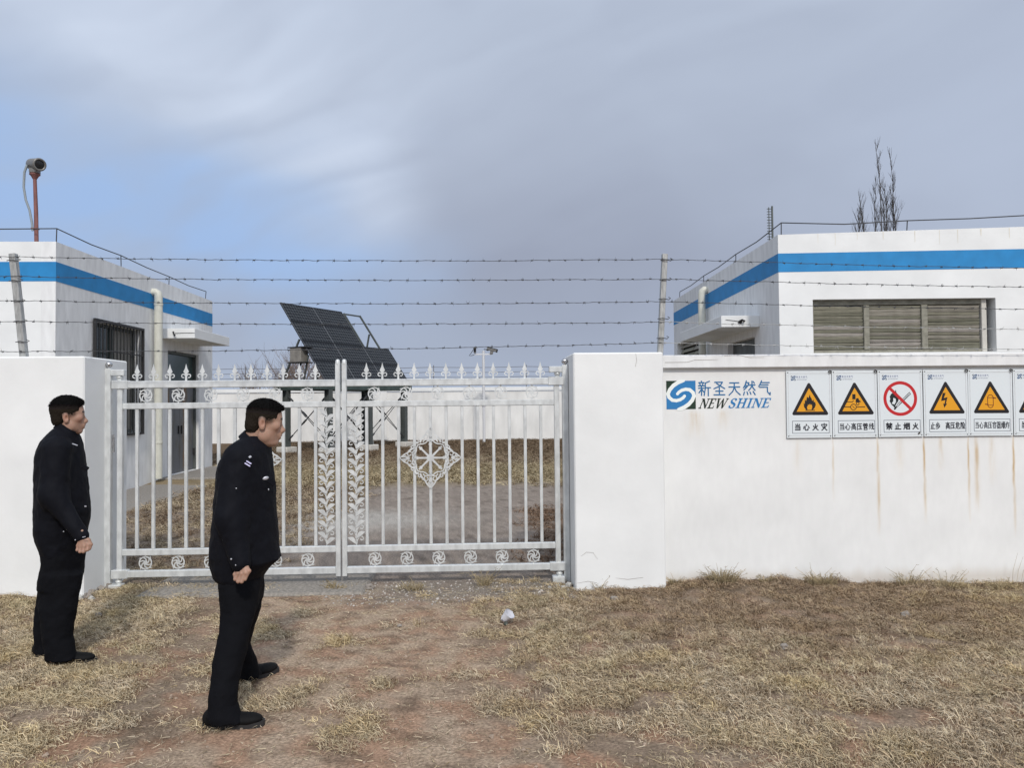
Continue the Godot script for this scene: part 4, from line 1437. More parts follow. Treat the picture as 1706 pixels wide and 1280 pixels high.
	# rainwater pipe with a bend into the parapet
	b = MB.new()
	b.tube(PackedVector3Array([Vector3(x - 0.02, 4.17, -16.85), Vector3(x + 0.06, 4.17, -16.85), Vector3(x + 0.11, 4.14, -16.85), Vector3(x + 0.125, 4.06, -16.85), Vector3(x + 0.125, 1.1, -16.85), Vector3(x + 0.125, 0.12, -16.85)]), PackedFloat32Array([0.085]), 16)
	for y in [3.9, 2.1, 0.9]:
		b.lathe(PackedVector2Array([Vector2(0.085, y - 0.03), Vector2(0.094, y - 0.025), Vector2(0.094, y + 0.025), Vector2(0.085, y + 0.03)]), 16, Transform3D(Basis.IDENTITY, Vector3(x + 0.125, 0, -16.85)))
	part("rainwater_pipe", b, M.pvc, root)
	roof_wire(root, [Vector3(-14.0, 4.70, -13.18), Vector3(-7.16, 4.70, -13.18), Vector3(-7.16, 4.69, -20.2)], 2.3, hh, 3)
	# camera on its red pole, standing on the roof
	var p := thing("surveillance_camera", "surveillance camera on a thin red pole on the left building's roof", "camera", Vector3(-7.58, 4.25, -13.3))
	b = MB.new()
	b.tube(PackedVector3Array([Vector3(0.03, 0, 0), Vector3(0.015, 0.75, 0), Vector3(-0.01, 1.38, 0)]), PackedFloat32Array([0.034, 0.033, 0.028]), 12)
	b.lathe(PackedVector2Array([Vector2(0.028, 1.34), Vector2(0.040, 1.36), Vector2(0.062, 1.40), Vector2(0.085, 1.42), Vector2(0.085, 1.44), Vector2(0.0, 1.44)]), 16, Transform3D(Basis.IDENTITY, Vector3(-0.01, 0, 0)))
	b.box(Vector3(0.0, 0.49, 0.0), Vector3(0.10, 0.02, 0.10), 0.004)
	part("pole", b, M.red_pole, p)
	b = MB.new()
	b.lathe(PackedVector2Array([Vector2(0.0, -0.20), Vector2(0.075, -0.19), Vector2(0.098, -0.14), Vector2(0.104, 0.0), Vector2(0.104, 0.13), Vector2(0.112, 0.15), Vector2(0.104, 0.175), Vector2(0.080, 0.175), Vector2(0.074, 0.15)]), 20, Transform3D(Basis(Vector3.RIGHT, Vector3(0, -0.20, 0.98).normalized(), Vector3(0, -0.98, -0.20).normalized()).rotated(Vector3.UP, deg_to_rad(52.0)), Vector3(0.0, 1.60, 0.0)))
	b.box(Vector3(0.0, 1.48, 0.02), Vector3(0.13, 0.08, 0.14), 0.01)
	part("housing", b, M.cam_grey, p)
	b = MB.new()
	b.lathe(PackedVector2Array([Vector2(0.0, 0.165), Vector2(0.05, 0.163), Vector2(0.078, 0.152)]), 20, Transform3D(Basis(Vector3.RIGHT, Vector3(0, -0.20, 0.98).normalized(), Vector3(0, -0.98, -0.20).normalized()).rotated(Vector3.UP, deg_to_rad(52.0)), Vector3(0.0, 1.60, 0.0)))
	part("lens", b, M.cam_black, p)
	b = MB.new()
	b.tube(PackedVector3Array([Vector3(-0.11, 1.58, 0.05), Vector3(-0.155, 1.45, 0.05), Vector3(-0.165, 1.20, 0.05), Vector3(-0.13, 0.98, 0.05), Vector3(-0.07, 0.80, 0.04), Vector3(-0.035, 0.58, 0.03), Vector3(-0.025, 0.45, 0.03)]), PackedFloat32Array([0.020]), 8)
	part("conduit", b, M.conduit, p)

func door_texture() -> ImageTexture:
	var w := 256
	var h := 256
	var im := Image.create(w, h, false, Image.FORMAT_RGB8)
	var n1 := fnl(61, 0.02, 4)
	var n2 := fnl(62, 0.05, 3)
	for j in h:
		for i in w:
			var v := 0.40 + 0.05 * n1.get_noise_2d(i, j * 0.3)
			var c := Color(v * 0.98, v * 1.0, v * 1.03)
			var k := exp(-pow((i - 178.0 + 8.0 * n1.get_noise_2d(j, 9)) / 16.0, 2.0)) * (0.55 + 0.8 * n2.get_noise_2d(i, j * 0.3))
			k += 0.7 * exp(-pow((i - 30.0) / 10.0, 2.0)) * exp(-pow((j - 40.0) / 30.0, 2.0))
			c = c.lerp(Color(0.50, 0.33, 0.14), clampf(k * 1.25, 0.0, 0.9))
			c = c.lerp(Color(0.34, 0.30, 0.22), clampf(0.6 * n2.get_noise_2d(i * 0.5, j * 0.2 + 60.0), 0.0, 0.7))
			if i % 128 < 2 or absi(i % 128 - 64) < 1:
				c = c.darkened(0.5)
			im.set_pixel(i, j, c)
	return ImageTexture.create_from_image(im)

func make_right_building() -> void:
	var root := thing("service_building", "white flat-roofed building with blue stripe and wide louvred opening, behind the right wall", "building", Vector3(5.076, 0, -12.7))
	root.rotation_degrees.y = -2.4
	var hh := 4.5
	var front := Transform3D(Basis.IDENTITY, Vector3.ZERO)
	var side := Transform3D(Basis(Vector3(0, 0, 1), Vector3.UP, Vector3(-1, 0, 0)), Vector3(0, 0, -8.4))
	var len := 9.0
	var lo := [0.57, 3.67, 2.48, 3.39]
	var b := MB.new()
	holed(b, 0.0, len, hh, 0.24, [lo], front)
	# the parapet rises a little to the right
	b.quad(Vector3(0, hh - 0.001, 0), Vector3(len, hh - 0.001, 0), Vector3(len, hh + 0.21, 0), Vector3(0, hh + 0.001, 0), Vector3.BACK)
	b.quad(Vector3(0, hh - 0.001, -0.24), Vector3(len, hh - 0.001, -0.24), Vector3(len, hh + 0.21, -0.24), Vector3(0, hh + 0.001, -0.24), Vector3.FORWARD)
	b.quad(Vector3(0, hh + 0.001, 0), Vector3(len, hh + 0.21, 0), Vector3(len, hh + 0.21, -0.24), Vector3(0, hh + 0.001, -0.24), Vector3.UP)
	b.quad(Vector3(len, hh - 0.001, 0), Vector3(len, hh + 0.21, 0), Vector3(len, hh + 0.21, -0.24), Vector3(len, hh - 0.001, -0.24), Vector3.RIGHT)
	part("wall", b, M.plaster, root)
	# side wall faces -x; local x runs towards the camera from the far corner
	b = MB.new()
	var door := [8.4 - 3.12, 8.4 - 1.33, 0.1, 2.88]
	var win := [8.4 - 8.0, 8.4 - 5.15, 1.4, 3.25]
	holed(b, 0.0, 8.16, hh, 0.24, [door, win], side)
	part("wall", b, M.plaster_old, root)
	b = MB.new()
	b.box(Vector3(len * 0.5, hh * 0.5, -8.28), Vector3(len - 0.48, hh - 0.004, 0.24), 0.0)
	b.box(Vector3(len - 0.12, hh * 0.5, -4.32), Vector3(0.24, hh - 0.004, 8.16), 0.0)
	part("wall", b, M.plaster_old, root)
	b = MB.new()
	b.box(Vector3(len * 0.5, hh - 0.22, -4.3), Vector3(len - 0.48, 0.15, 7.6), 0.0)
	part("roof", b, M.concrete, root)
	b = MB.new()
	b.quad(Vector3(-0.003, 3.86, 0.003), Vector3(len, 3.93, 0.003), Vector3(len, 4.26, 0.003), Vector3(-0.003, 4.18, 0.003), Vector3.BACK)
	b.quad(Vector3(-0.003, 3.86, 0.003), Vector3(-0.003, 4.18, 0.003), Vector3(-0.003, 4.16, -8.4), Vector3(-0.003, 3.815, -8.4), Vector3.LEFT)
	part("stripe", b, M.blue, root)
	# louvres: three bays of slats set back in the opening
	var fr := MB.new()
	fr.box(Vector3(2.06, 3.345, -0.14), Vector3(2.96, 0.09, 0.08), 0.006)
	fr.box(Vector3(2.06, 2.505, -0.14), Vector3(2.96, 0.05, 0.08), 0.006)
	fr.box(Vector3(0.60, 2.935, -0.14), Vector3(0.05, 0.90, 0.075), 0.006)
	fr.box(Vector3(1.52, 2.915, -0.13), Vector3(0.095, 0.76, 0.09), 0.006)
	fr.box(Vector3(2.51, 2.915, -0.13), Vector3(0.105, 0.76, 0.09), 0.006)
	part("louvre_frame", fr, M.louvre_frame, root)
	fr = MB.new()
	fr.box(Vector3(3.525, 2.935, -0.13), Vector3(0.085, 0.90, 0.09), 0.006)
	part("louvre_post", fr, M.concrete_pale, root)
	var r := RandomNumberGenerator.new()
	r.seed = 88
	var slats := []
	for k in 4:
		var s := MB.new()
		s.box(Vector3.ZERO, Vector3(0.885, 0.054, 0.010), 0.003, Basis.from_euler(Vector3(deg_to_rad(24.0 + k * 1.5), 0, 0)))
		slats.append(s.mesh())
	for bay in [[1.05, 0.88], [2.015, 0.89], [3.02, 0.90]]:
		for k in 13:
			var o := put("slat", slats[r.randi_range(0, 3)], M.louvre[r.randi_range(0, 3)], root)
			o.position = Vector3(bay[0], 2.565 + k * 0.0575, -0.13 + r.randf_range(-0.004, 0.004))
			o.rotation_degrees = Vector3(r.randf_range(-6, 6), 0, r.randf_range(-0.5, 0.5))
	b = MB.new()
	b.box(Vector3(2.06, 2.935, -0.225), Vector3(3.08, 0.90, 0.01), 0.0)
	part("louvre_back", b, M.void, root)
	# canopy, pipe, door and louvred window on the shaded side
	b = MB.new()
	b.box(Vector3(-0.35, 3.14, -2.75), Vector3(0.70, 0.21, 3.42), 0.006)
	part("canopy", b, M.plaster, root)
	b = MB.new()
	b.tube(PackedVector3Array([Vector3(-0.36, 3.12, -1.035), Vector3(-0.33, 3.16, -0.98), Vector3(-0.29, 3.13, -0.99)]), PackedFloat32Array([0.04, 0.02, 0.028]), 6)
	b.tube(PackedVector3Array([Vector3(-0.62, 3.17, -1.036), Vector3(-0.46, 3.15, -1.034), Vector3(-0.34, 3.13, -1.03)]), PackedFloat32Array([0.005]), 5)
	part("cable_stub", b, M.cam_black, root)
	b = MB.new()
	b.box(Vector3(0.14, (door[2] + door[3]) * 0.5, -2.225), Vector3(0.05, door[3] - door[2] - 0.002, 1.788), 0.0)
	part("door", b, M.frame_grey, root)
	b = MB.new()
	b.box(Vector3(0.19, 2.325, -6.575), Vector3(0.03, 1.84, 2.84), 0.0)
	var lp := part("window", b, M.void, root)
	for k in 14:
		for h2 in 2:
			var s := MB.new()
			s.box(Vector3(0.12, 1.5 + k * 0.128, -7.29 + h2 * 1.43), Vector3(0.012, 0.10, 1.36), 0.0, Basis.from_euler(Vector3(0, 0, deg_to_rad(-28.0))))
			part("slat", s, M.louvre[(k + h2) % 4], lp)
	b = MB.new()
	b.tube(PackedVector3Array([Vector3(0.02, 4.26, -4.7), Vector3(-0.07, 4.26, -4.7), Vector3(-0.12, 4.22, -4.7), Vector3(-0.135, 4.14, -4.7), Vector3(-0.135, 1.1, -4.7), Vector3(-0.135, 0.1, -4.7)]), PackedFloat32Array([0.085]), 16)
	part("rainwater_pipe", b, M.pvc, root)
	roof_wire(root, [Vector3(0.10, 4.72, -8.1), Vector3(0.10, 4.72, -0.12), Vector3(len - 0.3, 4.90, -0.12)], 2.3, hh, 4)
	# stains running down from the parapet
	b = MB.new()
	r.seed = 12
	var sm := mat(Color(0.72, 0.68, 0.58), 0.9)
	for i in 9:
		var sx := 0.6 + i * 0.42 + r.randf_range(-0.1, 0.1)
		var l := r.randf_range(0.10, 0.26)
		var wd := r.randf_range(0.004, 0.012)
		b = MB.new()
		b.quad(Vector3(sx - wd, hh + 0.02 * sx, 0.0025), Vector3(sx + wd, hh + 0.02 * sx, 0.0025), Vector3(sx + wd * 0.4, hh + 0.02 * sx - l, 0.0025), Vector3(sx - wd * 0.4, hh + 0.02 * sx - l, 0.0025), Vector3.BACK)
		part("stain", b, sm, root)
	# small lattice mast standing on the roof
	var m := thing("lattice_mast", "thin lattice mast with short rungs on the right building's roof corner", "antenna", Vector3(5.21, 4.3, -13.35))
	b = MB.new()
	b.bar(Vector3(0.03, 0, 0), Vector3(0.03, 0.86, 0), 0.026, 0.026)
	b.bar(Vector3(-0.03, 0, 0), Vector3(-0.03, 0.84, 0), 0.012, 0.012)
	for k in 16:
		b.bar(Vector3(-0.065, 0.06 + k * 0.05, 0), Vector3(0.03, 0.06 + k * 0.05, 0), 0.012, 0.012)
	part("mast", b, M.frame_grey, m)

func make_back_wall() -> void:
	var root := thing("boundary_wall", "long white wall with piers and coping at the far side of the yard", "wall")
	var b := MB.new()
	b.box(Vector3(-2.0, 1.05, -33.0), Vector3(40.0, 2.3, 0.24), 0.0)
	part("render", b, M.plaster_far, root)
	b = MB.new()
	b.box(Vector3(-2.0, 2.30, -33.0), Vector3(40.0, 0.16, 0.34), 0.01)
	part("coping", b, M.plaster, root)
	for k in 10:
		var p := MB.new()
		p.box(Vector3(-20.6 + k * 4.1, 1.03, -32.86), Vector3(0.42, 2.36, 0.10), 0.008)
		part("pier", p, M.plaster_far, root)
	for k in 4:
		var w := MB.new()
		var y := 2.62 + k * 0.215
		var pts := PackedVector3Array()
		for i in 61:
			pts.append(Vector3(-22.0 + i * 0.667, y - 0.03 * sin(PI * (i % 6) / 6.0), -33.0))
		w.tube(pts, PackedFloat32Array([0.010]), 4)
		part("barbed_strand", w, M.wire_far, root)
	for k in 11:
		var p := MB.new()
		p.bar(Vector3(-22.0 + k * 4.0, 2.3, -33.0), Vector3(-22.0 + k * 4.0, 3.35, -33.0), 0.03, 0.03)
		part("wire_post", p, M.wire_far, root)
	# electrified stand-offs in front of the strands
	for q in [[-2.18, 2.66], [-0.02, 2.72]]:
		var s := MB.new()
		s.sphere(Vector3(q[0], q[1], -32.95), Vector3(0.05, 0.08, 0.05), 8, 6)
		part("insulator", s, M.cam_black, root)

func cell_texture() -> ImageTexture:
	var w := 384
	var h := 192
	var im := Image.create(w, h, false, Image.FORMAT_RGB8)
	var n1 := fnl(71, 0.03, 3)
	for j in h:
		for i in w:
			var cx := i % 32
			var cy := j % 32
			var v := 0.115 + 0.02 * n1.get_noise_2d(int(i / 32.0) * 40.0, int(j / 32.0) * 40.0)
			var c := Color(v * 0.95, v * 1.05, v * 1.22)
			if cx < 2 or cy < 2:
				c = Color(0.47, 0.49, 0.50)
			if j < 3 or j > h - 4:
				c = Color(0.04, 0.045, 0.05)
			elif i < 3 or i > w - 4:
				c = Color(0.42, 0.44, 0.46)
			im.set_pixel(i, j, c)
	return ImageTexture.create_from_image(im)

func make_solar_array() -> void:
	# u runs along the rows, away to the right; v runs down the slope towards the camera
	var o := Vector3(-6.42, 0, -25.6)
	var turn := Basis(Vector3(0.5, 0, -0.866), Vector3.UP, Vector3(0.866, 0, 0.5))
	var root := thing("solar_array", "large tilted array of dark solar panels on a steel stand behind the gate", "solar panels", o)
	root.basis = turn
	# ten panels in four rows; the upper two rows have one place empty
	var cm := mat(Color(1, 1, 1), 0.35)
	cm.albedo_texture = cell_texture()
	cm.metallic_specular = 0.22
	var low := Vector3(-0.3, 2.45, 1.9)
	var up := Vector3(0, 2.6, -1.89).normalized()
	var nrm := Vector3.RIGHT.cross(up) * 1.0
	if nrm.y < 0.0:
		nrm = -nrm
	var pw := 1.53
	var ph := 0.80
	for row in 4:
		for k in (3 if row < 2 else 2):
			var a := low + Vector3(k * (pw + 0.005), 0, 0) + up * (row * (ph + 0.012))
			var fb := MB.new()
			var ctr := a + Vector3(pw * 0.5, 0, 0) + up * ph * 0.5
			fb.box(ctr, Vector3(pw, ph, 0.04), 0.004, Basis(Vector3.RIGHT, up, nrm))
			var pn := part("solar_panel", fb, M.panel_edge, root)
			var cb := MB.new()
			var e := nrm * 0.0225
			var q0 := a + Vector3(0.012, 0, 0) + up * 0.012 + e
			var q1 := q0 + Vector3(pw - 0.024, 0, 0)
			cb.quad(q0, q1, q1 + up * (ph - 0.024), q0 + up * (ph - 0.024), nrm, PackedVector2Array([Vector2(0, 1), Vector2(1, 1), Vector2(1, 0), Vector2(0, 0)]))
			part("cells", cb, cm, pn)
	# rails behind the panels and the empty frame at the top right
	for u in [0.25, 1.25, 2.75, 3.26, 4.18]:
		var rb := MB.new()
		var q := low + Vector3(u + 0.0, 0, 0) - nrm * 0.06
		rb.bar(q, q + up * 3.24, 0.05, 0.06)
		part("rail", rb, M.frame_grey, root)
	var tb := MB.new()
	var ta := low + Vector3(3.24, 0, 0) - nrm * 0.06 + up * 3.21
	tb.bar(ta, ta + Vector3(0.97, 0, 0), 0.05, 0.05)
	part("frame_top", tb, M.frame_grey, root)
	# struts from the stand up to the middle of the slope
	for u in [0.05, 1.6, 3.0, 4.1]:
		var s := MB.new()
		var q := low + Vector3(u, 0, 0) - nrm * 0.08 + up * (1.75 if u < 2.0 else 2.35)
		s.bar(q, Vector3(u - 0.3, 2.36, 0.02), 0.05, 0.05)
		part("strut", s, M.frame_grey, root)
		s = MB.new()
		q = low + Vector3(u, 0, 0) - nrm * 0.08 + up * 1.1
		s.bar(q, Vector3(u - 0.3, 2.36, 0.95), 0.04, 0.04)
		part("strut", s, M.frame_grey, root)
	# control box on two black shelves
	var cbx := MB.new()
	cbx.box(Vector3(-0.26, 3.30, 0.80), Vector3(0.36, 0.46, 0.46), 0.01)
	part("control_box", cbx, M.box_grey, root)
	for y in [3.055, 3.55]:
		cbx = MB.new()
		cbx.box(Vector3(-0.26, y, 0.84), Vector3(0.40, 0.035, 0.72), 0.004)
		part("shelf", cbx, M.black_iron, root)
	cbx = MB.new()
	cbx.tube(PackedVector3Array([Vector3(-0.26, 3.04, 0.85), Vector3(-0.26, 2.95, 0.85)]), PackedFloat32Array([0.05, 0.03]), 8)
	part("cable_gland", cbx, M.black_iron, root)
	# the stand: beams on six legs, crossed tie rods, concrete pads
	var bm := MB.new()
	for v in [0.0, 1.8]:
		bm.box(Vector3(2.0, 2.27, v), Vector3(5.0, 0.20, 0.16), 0.006)
	part("beam", bm, M.frame_green, root)
	bm = MB.new()
	for u in [0.0, 2.05, 4.1]:
		bm.box(Vector3(u, 2.265, 0.9), Vector3(0.14, 0.17, 1.62), 0.006)
	part("beam", bm, M.frame_green, root)
	for u in [0.0, 2.05, 4.1]:
		for v in [0.0, 1.8]:
			var l := MB.new()
			# an H section
			l.box(Vector3(u, 1.17, v), Vector3(0.012, 2.0, 0.17), 0.0)
			for s in [-1.0, 1.0]:
				l.box(Vector3(u, 1.17, v + s * 0.092), Vector3(0.18, 2.0, 0.014), 0.0)
			part("leg", l, M.frame_grey, root)
			l = MB.new()
			l.box(Vector3(u, 0.12, v), Vector3(0.48, 0.36, 0.48), 0.02)
			part("pad", l, M.concrete_pale, root)
	for e in [[Vector3(0, 0, 0), Vector3(2.05, 0, 0)], [Vector3(2.05, 0, 0), Vector3(4.1, 0, 0)], [Vector3(0, 0, 1.8), Vector3(2.05, 0, 1.8)], [Vector3(2.05, 0, 1.8), Vector3(4.1, 0, 1.8)], [Vector3(0, 0, 0), Vector3(0, 0, 1.8)], [Vector3(2.05, 0, 0), Vector3(2.05, 0, 1.8)], [Vector3(4.1, 0, 0), Vector3(4.1, 0, 1.8)]]:
		for f in [[0.45, 2.05], [2.05, 0.45]]:
			var t := MB.new()
			var a: Vector3 = e[0] + Vector3(0, f[0], 0)
			var c: Vector3 = e[1] + Vector3(0, f[1], 0)
			t.tube(PackedVector3Array([a, c]), PackedFloat32Array([0.013]), 6)
			for k in [0.10, 0.42, 0.90]:
				var d := (c - a).normalized() * 0.11
				t.tube(PackedVector3Array([a.lerp(c, k) - d, a.lerp(c, k) + d]), PackedFloat32Array([0.027]), 6)
			part("tie_rod", t, M.wire, root)

func make_camera_pole() -> void:
	var p := thing("camera_pole", "slim white pole with two surveillance cameras on a crossarm before the far wall", "camera pole", Vector3(0.14, 0, -30.7))
	var b := MB.new()
	b.tube(PackedVector3Array([Vector3(0, 0, 0), Vector3(0, 3.80, 0)]), PackedFloat32Array([0.055]), 12)
	b.lathe(PackedVector2Array([Vector2(0.055, 1.55), Vector2(0.075, 1.56), Vector2(0.075, 1.62), Vector2(0.055, 1.63)]), 12)
	part("pole", b, M.cam_white, p)
	b = MB.new()
	b.bar(Vector3(-0.36, 3.66, 0), Vector3(0.34, 3.66, 0), 0.05, 0.05)
	part("crossarm", b, M.cam_white, p)
	for k in 2:
		b = MB.new()
		if k == 0:
			b.box(Vector3(-0.34, 3.78, 0.0), Vector3(0.10, 0.14, 0.20), 0.015)
			b.lathe(PackedVector2Array([Vector2(0.0, 0.12), Vector2(0.06, 0.11), Vector2(0.065, -0.10), Vector2(0.0, -0.12)]), 12, Transform3D(Basis(Vector3.RIGHT, Vector3.BACK, Vector3.DOWN), Vector3(-0.34, 3.90, 0.05)))
		else:
			b.box(Vector3(0.34, 3.84, 0.02), Vector3(0.42, 0.11, 0.11), 0.02, Basis.from_euler(Vector3(0, 0, deg_to_rad(-14.0))))
			b.box(Vector3(0.33, 3.73, 0.02), Vector3(0.13, 0.13, 0.08), 0.01, Basis.from_euler(Vector3(0, 0, deg_to_rad(-14.0))))
		var c := part("camera", b, M.cam_grey, p)
		b = MB.new()
		if k == 0:
			b.sphere(Vector3(-0.34, 3.80, 0.10), Vector3(0.055, 0.055, 0.03), 10, 6)
		else:
			b.box(Vector3(0.545, 3.785, 0.02), Vector3(0.06, 0.125, 0.125), 0.01, Basis.from_euler(Vector3(0, 0, deg_to_rad(-14.0))))
			b.box(Vector3(0.34, 3.905, 0.02), Vector3(0.5, 0.015, 0.13), 0.004, Basis.from_euler(Vector3(0, 0, deg_to_rad(-14.0))))
		part("hood", b, M.cam_black, c)
	b = MB.new()
	b.tube(PackedVector3Array([Vector3(-0.40, 3.86, 0), Vector3(-0.50, 3.70, 0), Vector3(-0.58, 3.60, 0), Vector3(-0.48, 3.61, 0), Vector3(-0.36, 3.64, 0)]), PackedFloat32Array([0.012]), 5)
	b.tube(PackedVector3Array([Vector3(0.02, 3.86, 0), Vector3(0.08, 3.86, 0), Vector3(0.2, 3.80, 0)]), PackedFloat32Array([0.016]), 5)
	part("cable", b, M.cam_black, p)

# ---------------------------------------------------------------- bare trees
func grow(b: MB, a: Vector3, dir: Vector3, l: float, r: float, depth: int, g: RandomNumberGenerator, up: float, spread: float) -> void:
	var pts := PackedVector3Array([a])
	var rad := PackedFloat32Array([r])
	var p := a
	var d := dir
	var segs := 5
	for i in segs:
		d = (d + Vector3(g.randf_range(-0.10, 0.10), up * 0.12, g.randf_range(-0.10, 0.10))).normalized()
		p += d * l / segs
		pts.append(p)
		rad.append(lerpf(r, r * 0.35, (i + 1.0) / segs))
	b.tube(pts, rad, 5 if depth > 0 else 4, false)
	if depth <= 0:
		return
	var kids := g.randi_range(4, 6)
	for k in kids:
		var t := g.randf_range(0.22, 0.97)
		var at := pts[int(t * segs)].lerp(pts[mini(int(t * segs) + 1, segs)], t * segs - int(t * segs))
		var side := Vector3(g.randf_range(-1, 1), 0, g.randf_range(-1, 1)).normalized()
		grow(b, at, (d * (1.0 - spread) + side * spread + Vector3(0, up * 0.35, 0)).normalized(), l * g.randf_range(0.35, 0.60), maxf(r * 0.5, 0.006), depth - 1, g, up, spread)

func make_trees() -> void:
	var g := RandomNumberGenerator.new()
	g.seed = 42
	for e in [["tall bare poplar with upright branches behind the right building, taller of the two", Vector3(21.75, 0, -40), 15.2, 3, [[-0.55, 0.0], [-0.25, 0.1], [0.12, 0.1], [0.40, -0.1], [0.62, 0.0], [0.95, 0.0]], [13.6, 15.7, 12.8, 13.4, 15.4, 13.0]], ["lower bare poplar top left of the tall poplar behind the right building", Vector3(20.35, 0, -40), 12.6, 2, [[0.0, 0.0], [0.45, 0.1]], [11.9, 12.5]]]:
		var root := thing("bare_poplar", e[0], "tree", e[1], "poplars behind the right building")
		var tr := MB.new()
		tr.tube(PackedVector3Array([Vector3(0, -0.2, 0), Vector3(0.05, 3.0, 0), Vector3(0.12, 6.0, 0)]), PackedFloat32Array([0.24, 0.19, 0.14]), 8)
		part("trunk", tr, M.bark, root)
		var cr := MB.new()
		for k in e[4].size():
			var q: Array = e[4][k]
			var hh: float = e[5][k]
			var a := Vector3(0.12, 5.9, 0)
			var m := Vector3(q[0] * 0.68, 9.5, q[1])
			var pts := PackedVector3Array([a, a.lerp(m, 0.5) + Vector3(q[0] * 0.15, 0, 0), m])
			var rad := PackedFloat32Array([0.07, 0.055, 0.040])
			var d := Vector3(q[0] * 0.03 + g.randf_range(-0.05, 0.05), 1, 0).normalized()
			var p := m
			var steps := 9
			for i in steps:
				d = (d + Vector3(g.randf_range(-0.09, 0.09), 0.10, g.randf_range(-0.09, 0.09))).normalized()
				p += d * (hh - 9.5) / steps
				pts.append(p)
				rad.append(lerpf(0.036, 0.007, (i + 1.0) / steps))
				if i < steps - 1:
					for h2 in 4:
						var s := Vector3(g.randf_range(-1, 1), 0, g.randf_range(-1, 1)).normalized()
						grow(cr, p, (s * 0.40 + Vector3(0, 1, 0)).normalized(), g.randf_range(0.4, 1.3) * (1.0 - 0.05 * i), 0.011, 1 if g.randf() < 0.6 else 0, g, 0.9, 0.4)
			cr.tube(pts, rad, 5, false)
		part("crown", cr, M.bark, root)
	# scrub beyond the far wall
	for e in [[-11.9, 3.6, 1.3], [-10.8, 4.2, 1.4], [-9.8, 4.1, 1.3], [-8.9, 3.5, 1.1], [-12.9, 3.0, 1.0]]:
		var idx2 := [-11.9, -10.8, -9.8, -8.9, -12.9].find(e[0])
		var root := thing("bare_shrub", ["second bare brown shrub from the left beyond the far wall, left of the solar array", "tallest bare brown shrub beyond the far wall, behind the solar array's grey control box", "bare brown shrub beyond the far wall, seen under the tilted solar panels", "rightmost bare brown shrub beyond the far wall, mostly hidden by the solar panels", "leftmost and lowest bare brown shrub beyond the far wall"][idx2], "shrub", Vector3(e[0], 0, -45.0 + 0.4 * idx2), "shrubs beyond the far wall")
		var st := MB.new()
		var cr := MB.new()
		st.tube(PackedVector3Array([Vector3(0, -0.1, 0), Vector3(0.02, 1.2, 0)]), PackedFloat32Array([0.10, 0.07]), 7)
		for k in 13:
			var s := Vector3(g.randf_range(-1, 1), 0, g.randf_range(-1, 1)).normalized()
			grow(cr, Vector3(0, g.randf_range(0.8, 1.2), 0), (s * g.randf_range(0.25, 0.6) + Vector3(0, 1, 0)).normalized(), e[1] * g.randf_range(0.6, 0.78), 0.028, 2, g, 0.6, 0.5)
		part("trunk", st, M.twig, root)
		part("crown", cr, M.twig, root)

# ---------------------------------------------------------------- gate
func rosette_mesh() -> ArrayMesh:
	var b := MB.new()
	var ring := PackedVector2Array()
	for i in 33:
		ring.append(Vector2.from_angle(TAU * i / 32.0) * 0.0555)
	b.strip(ring, PackedFloat32Array([0.0105]), 0.006)
	var hub := PackedVector2Array()
	for i in 16:
		hub.append(Vector2.from_angle(TAU * i / 16.0) * 0.0185)
	b.plate(hub, 0.0074)
	for k in 6:
		var pts := PackedVector2Array()
		for i in 7:
			var t := i / 6.0
			pts.append(Vector2.from_angle(TAU * k / 6.0 + 0.95 * t) * lerpf(0.016, 0.053, t))
		b.strip(pts, PackedFloat32Array([0.013, 0.012, 0.011, 0.010, 0.009, 0.008, 0.007]), 0.0052)
	for k in 4:
		var a := TAU * (k + 0.5) / 4.0
		var c := Vector2.from_angle(a)
		var t := Vector2(-c.y, c.x)
		b.plate(PackedVector2Array([c * 0.058 - t * 0.010, c * 0.0665 - t * 0.002, c * 0.075 + t * 0.016, c * 0.063 + t * 0.006, c * 0.058 + t * 0.010]), 0.0056)
	for s in [-1.0, 1.0]:
		b.box(Vector3(0, s * 0.0645, 0), Vector3(0.012, 0.014, 0.006), 0.0)
	return b.mesh()

func finial_mesh() -> ArrayMesh:
	var b := MB.new()
	b.plate(PackedVector2Array([Vector2(-0.009, 0), Vector2(0.009, 0), Vector2(0.008, 0.052), Vector2(0.010, 0.066), Vector2(0.024, 0.084), Vector2(0.021, 0.092), Vector2(0.010, 0.116), Vector2(0.0, 0.158), Vector2(-0.010, 0.116), Vector2(-0.021, 0.092), Vector2(-0.024, 0.084), Vector2(-0.010, 0.066), Vector2(-0.008, 0.052)]), 0.007)
	for s in [-1.0, 1.0]:
		var pts := PackedVector2Array()
		for i in 9:
			var t := i / 8.0
			var a := lerpf(PI * 0.95, -0.65 * PI, t)
			pts.append(Vector2(s * (0.025 + 0.0165 * cos(a)), 0.046 + 0.0165 * sin(a)))
		b.strip(pts, PackedFloat32Array([0.011, 0.010, 0.0095, 0.009, 0.0085, 0.008, 0.0085, 0.009, 0.008]), 0.0058)
	return b.mesh()

func vine_leaf_mesh(s: float) -> ArrayMesh:
	var b := MB.new()
	var up := PackedVector2Array()
	var dn := PackedVector2Array()
	for i in 9:
		var t := i / 8.0
		var c := Vector2(s * 0.086 * t, 0.060 * t + 0.014 * sin(PI * t))
		var n := Vector2(-0.64 * s, 0.77)
		var w := 0.0225 * pow(sin(PI * clampf(t, 0.02, 0.985)), 0.8)
		up.append(c + n * w)
		dn.append(c - n * w * 0.75)
	dn.reverse()
	up.append_array(dn)
	b.plate(up, 0.0055)
	return b.mesh()

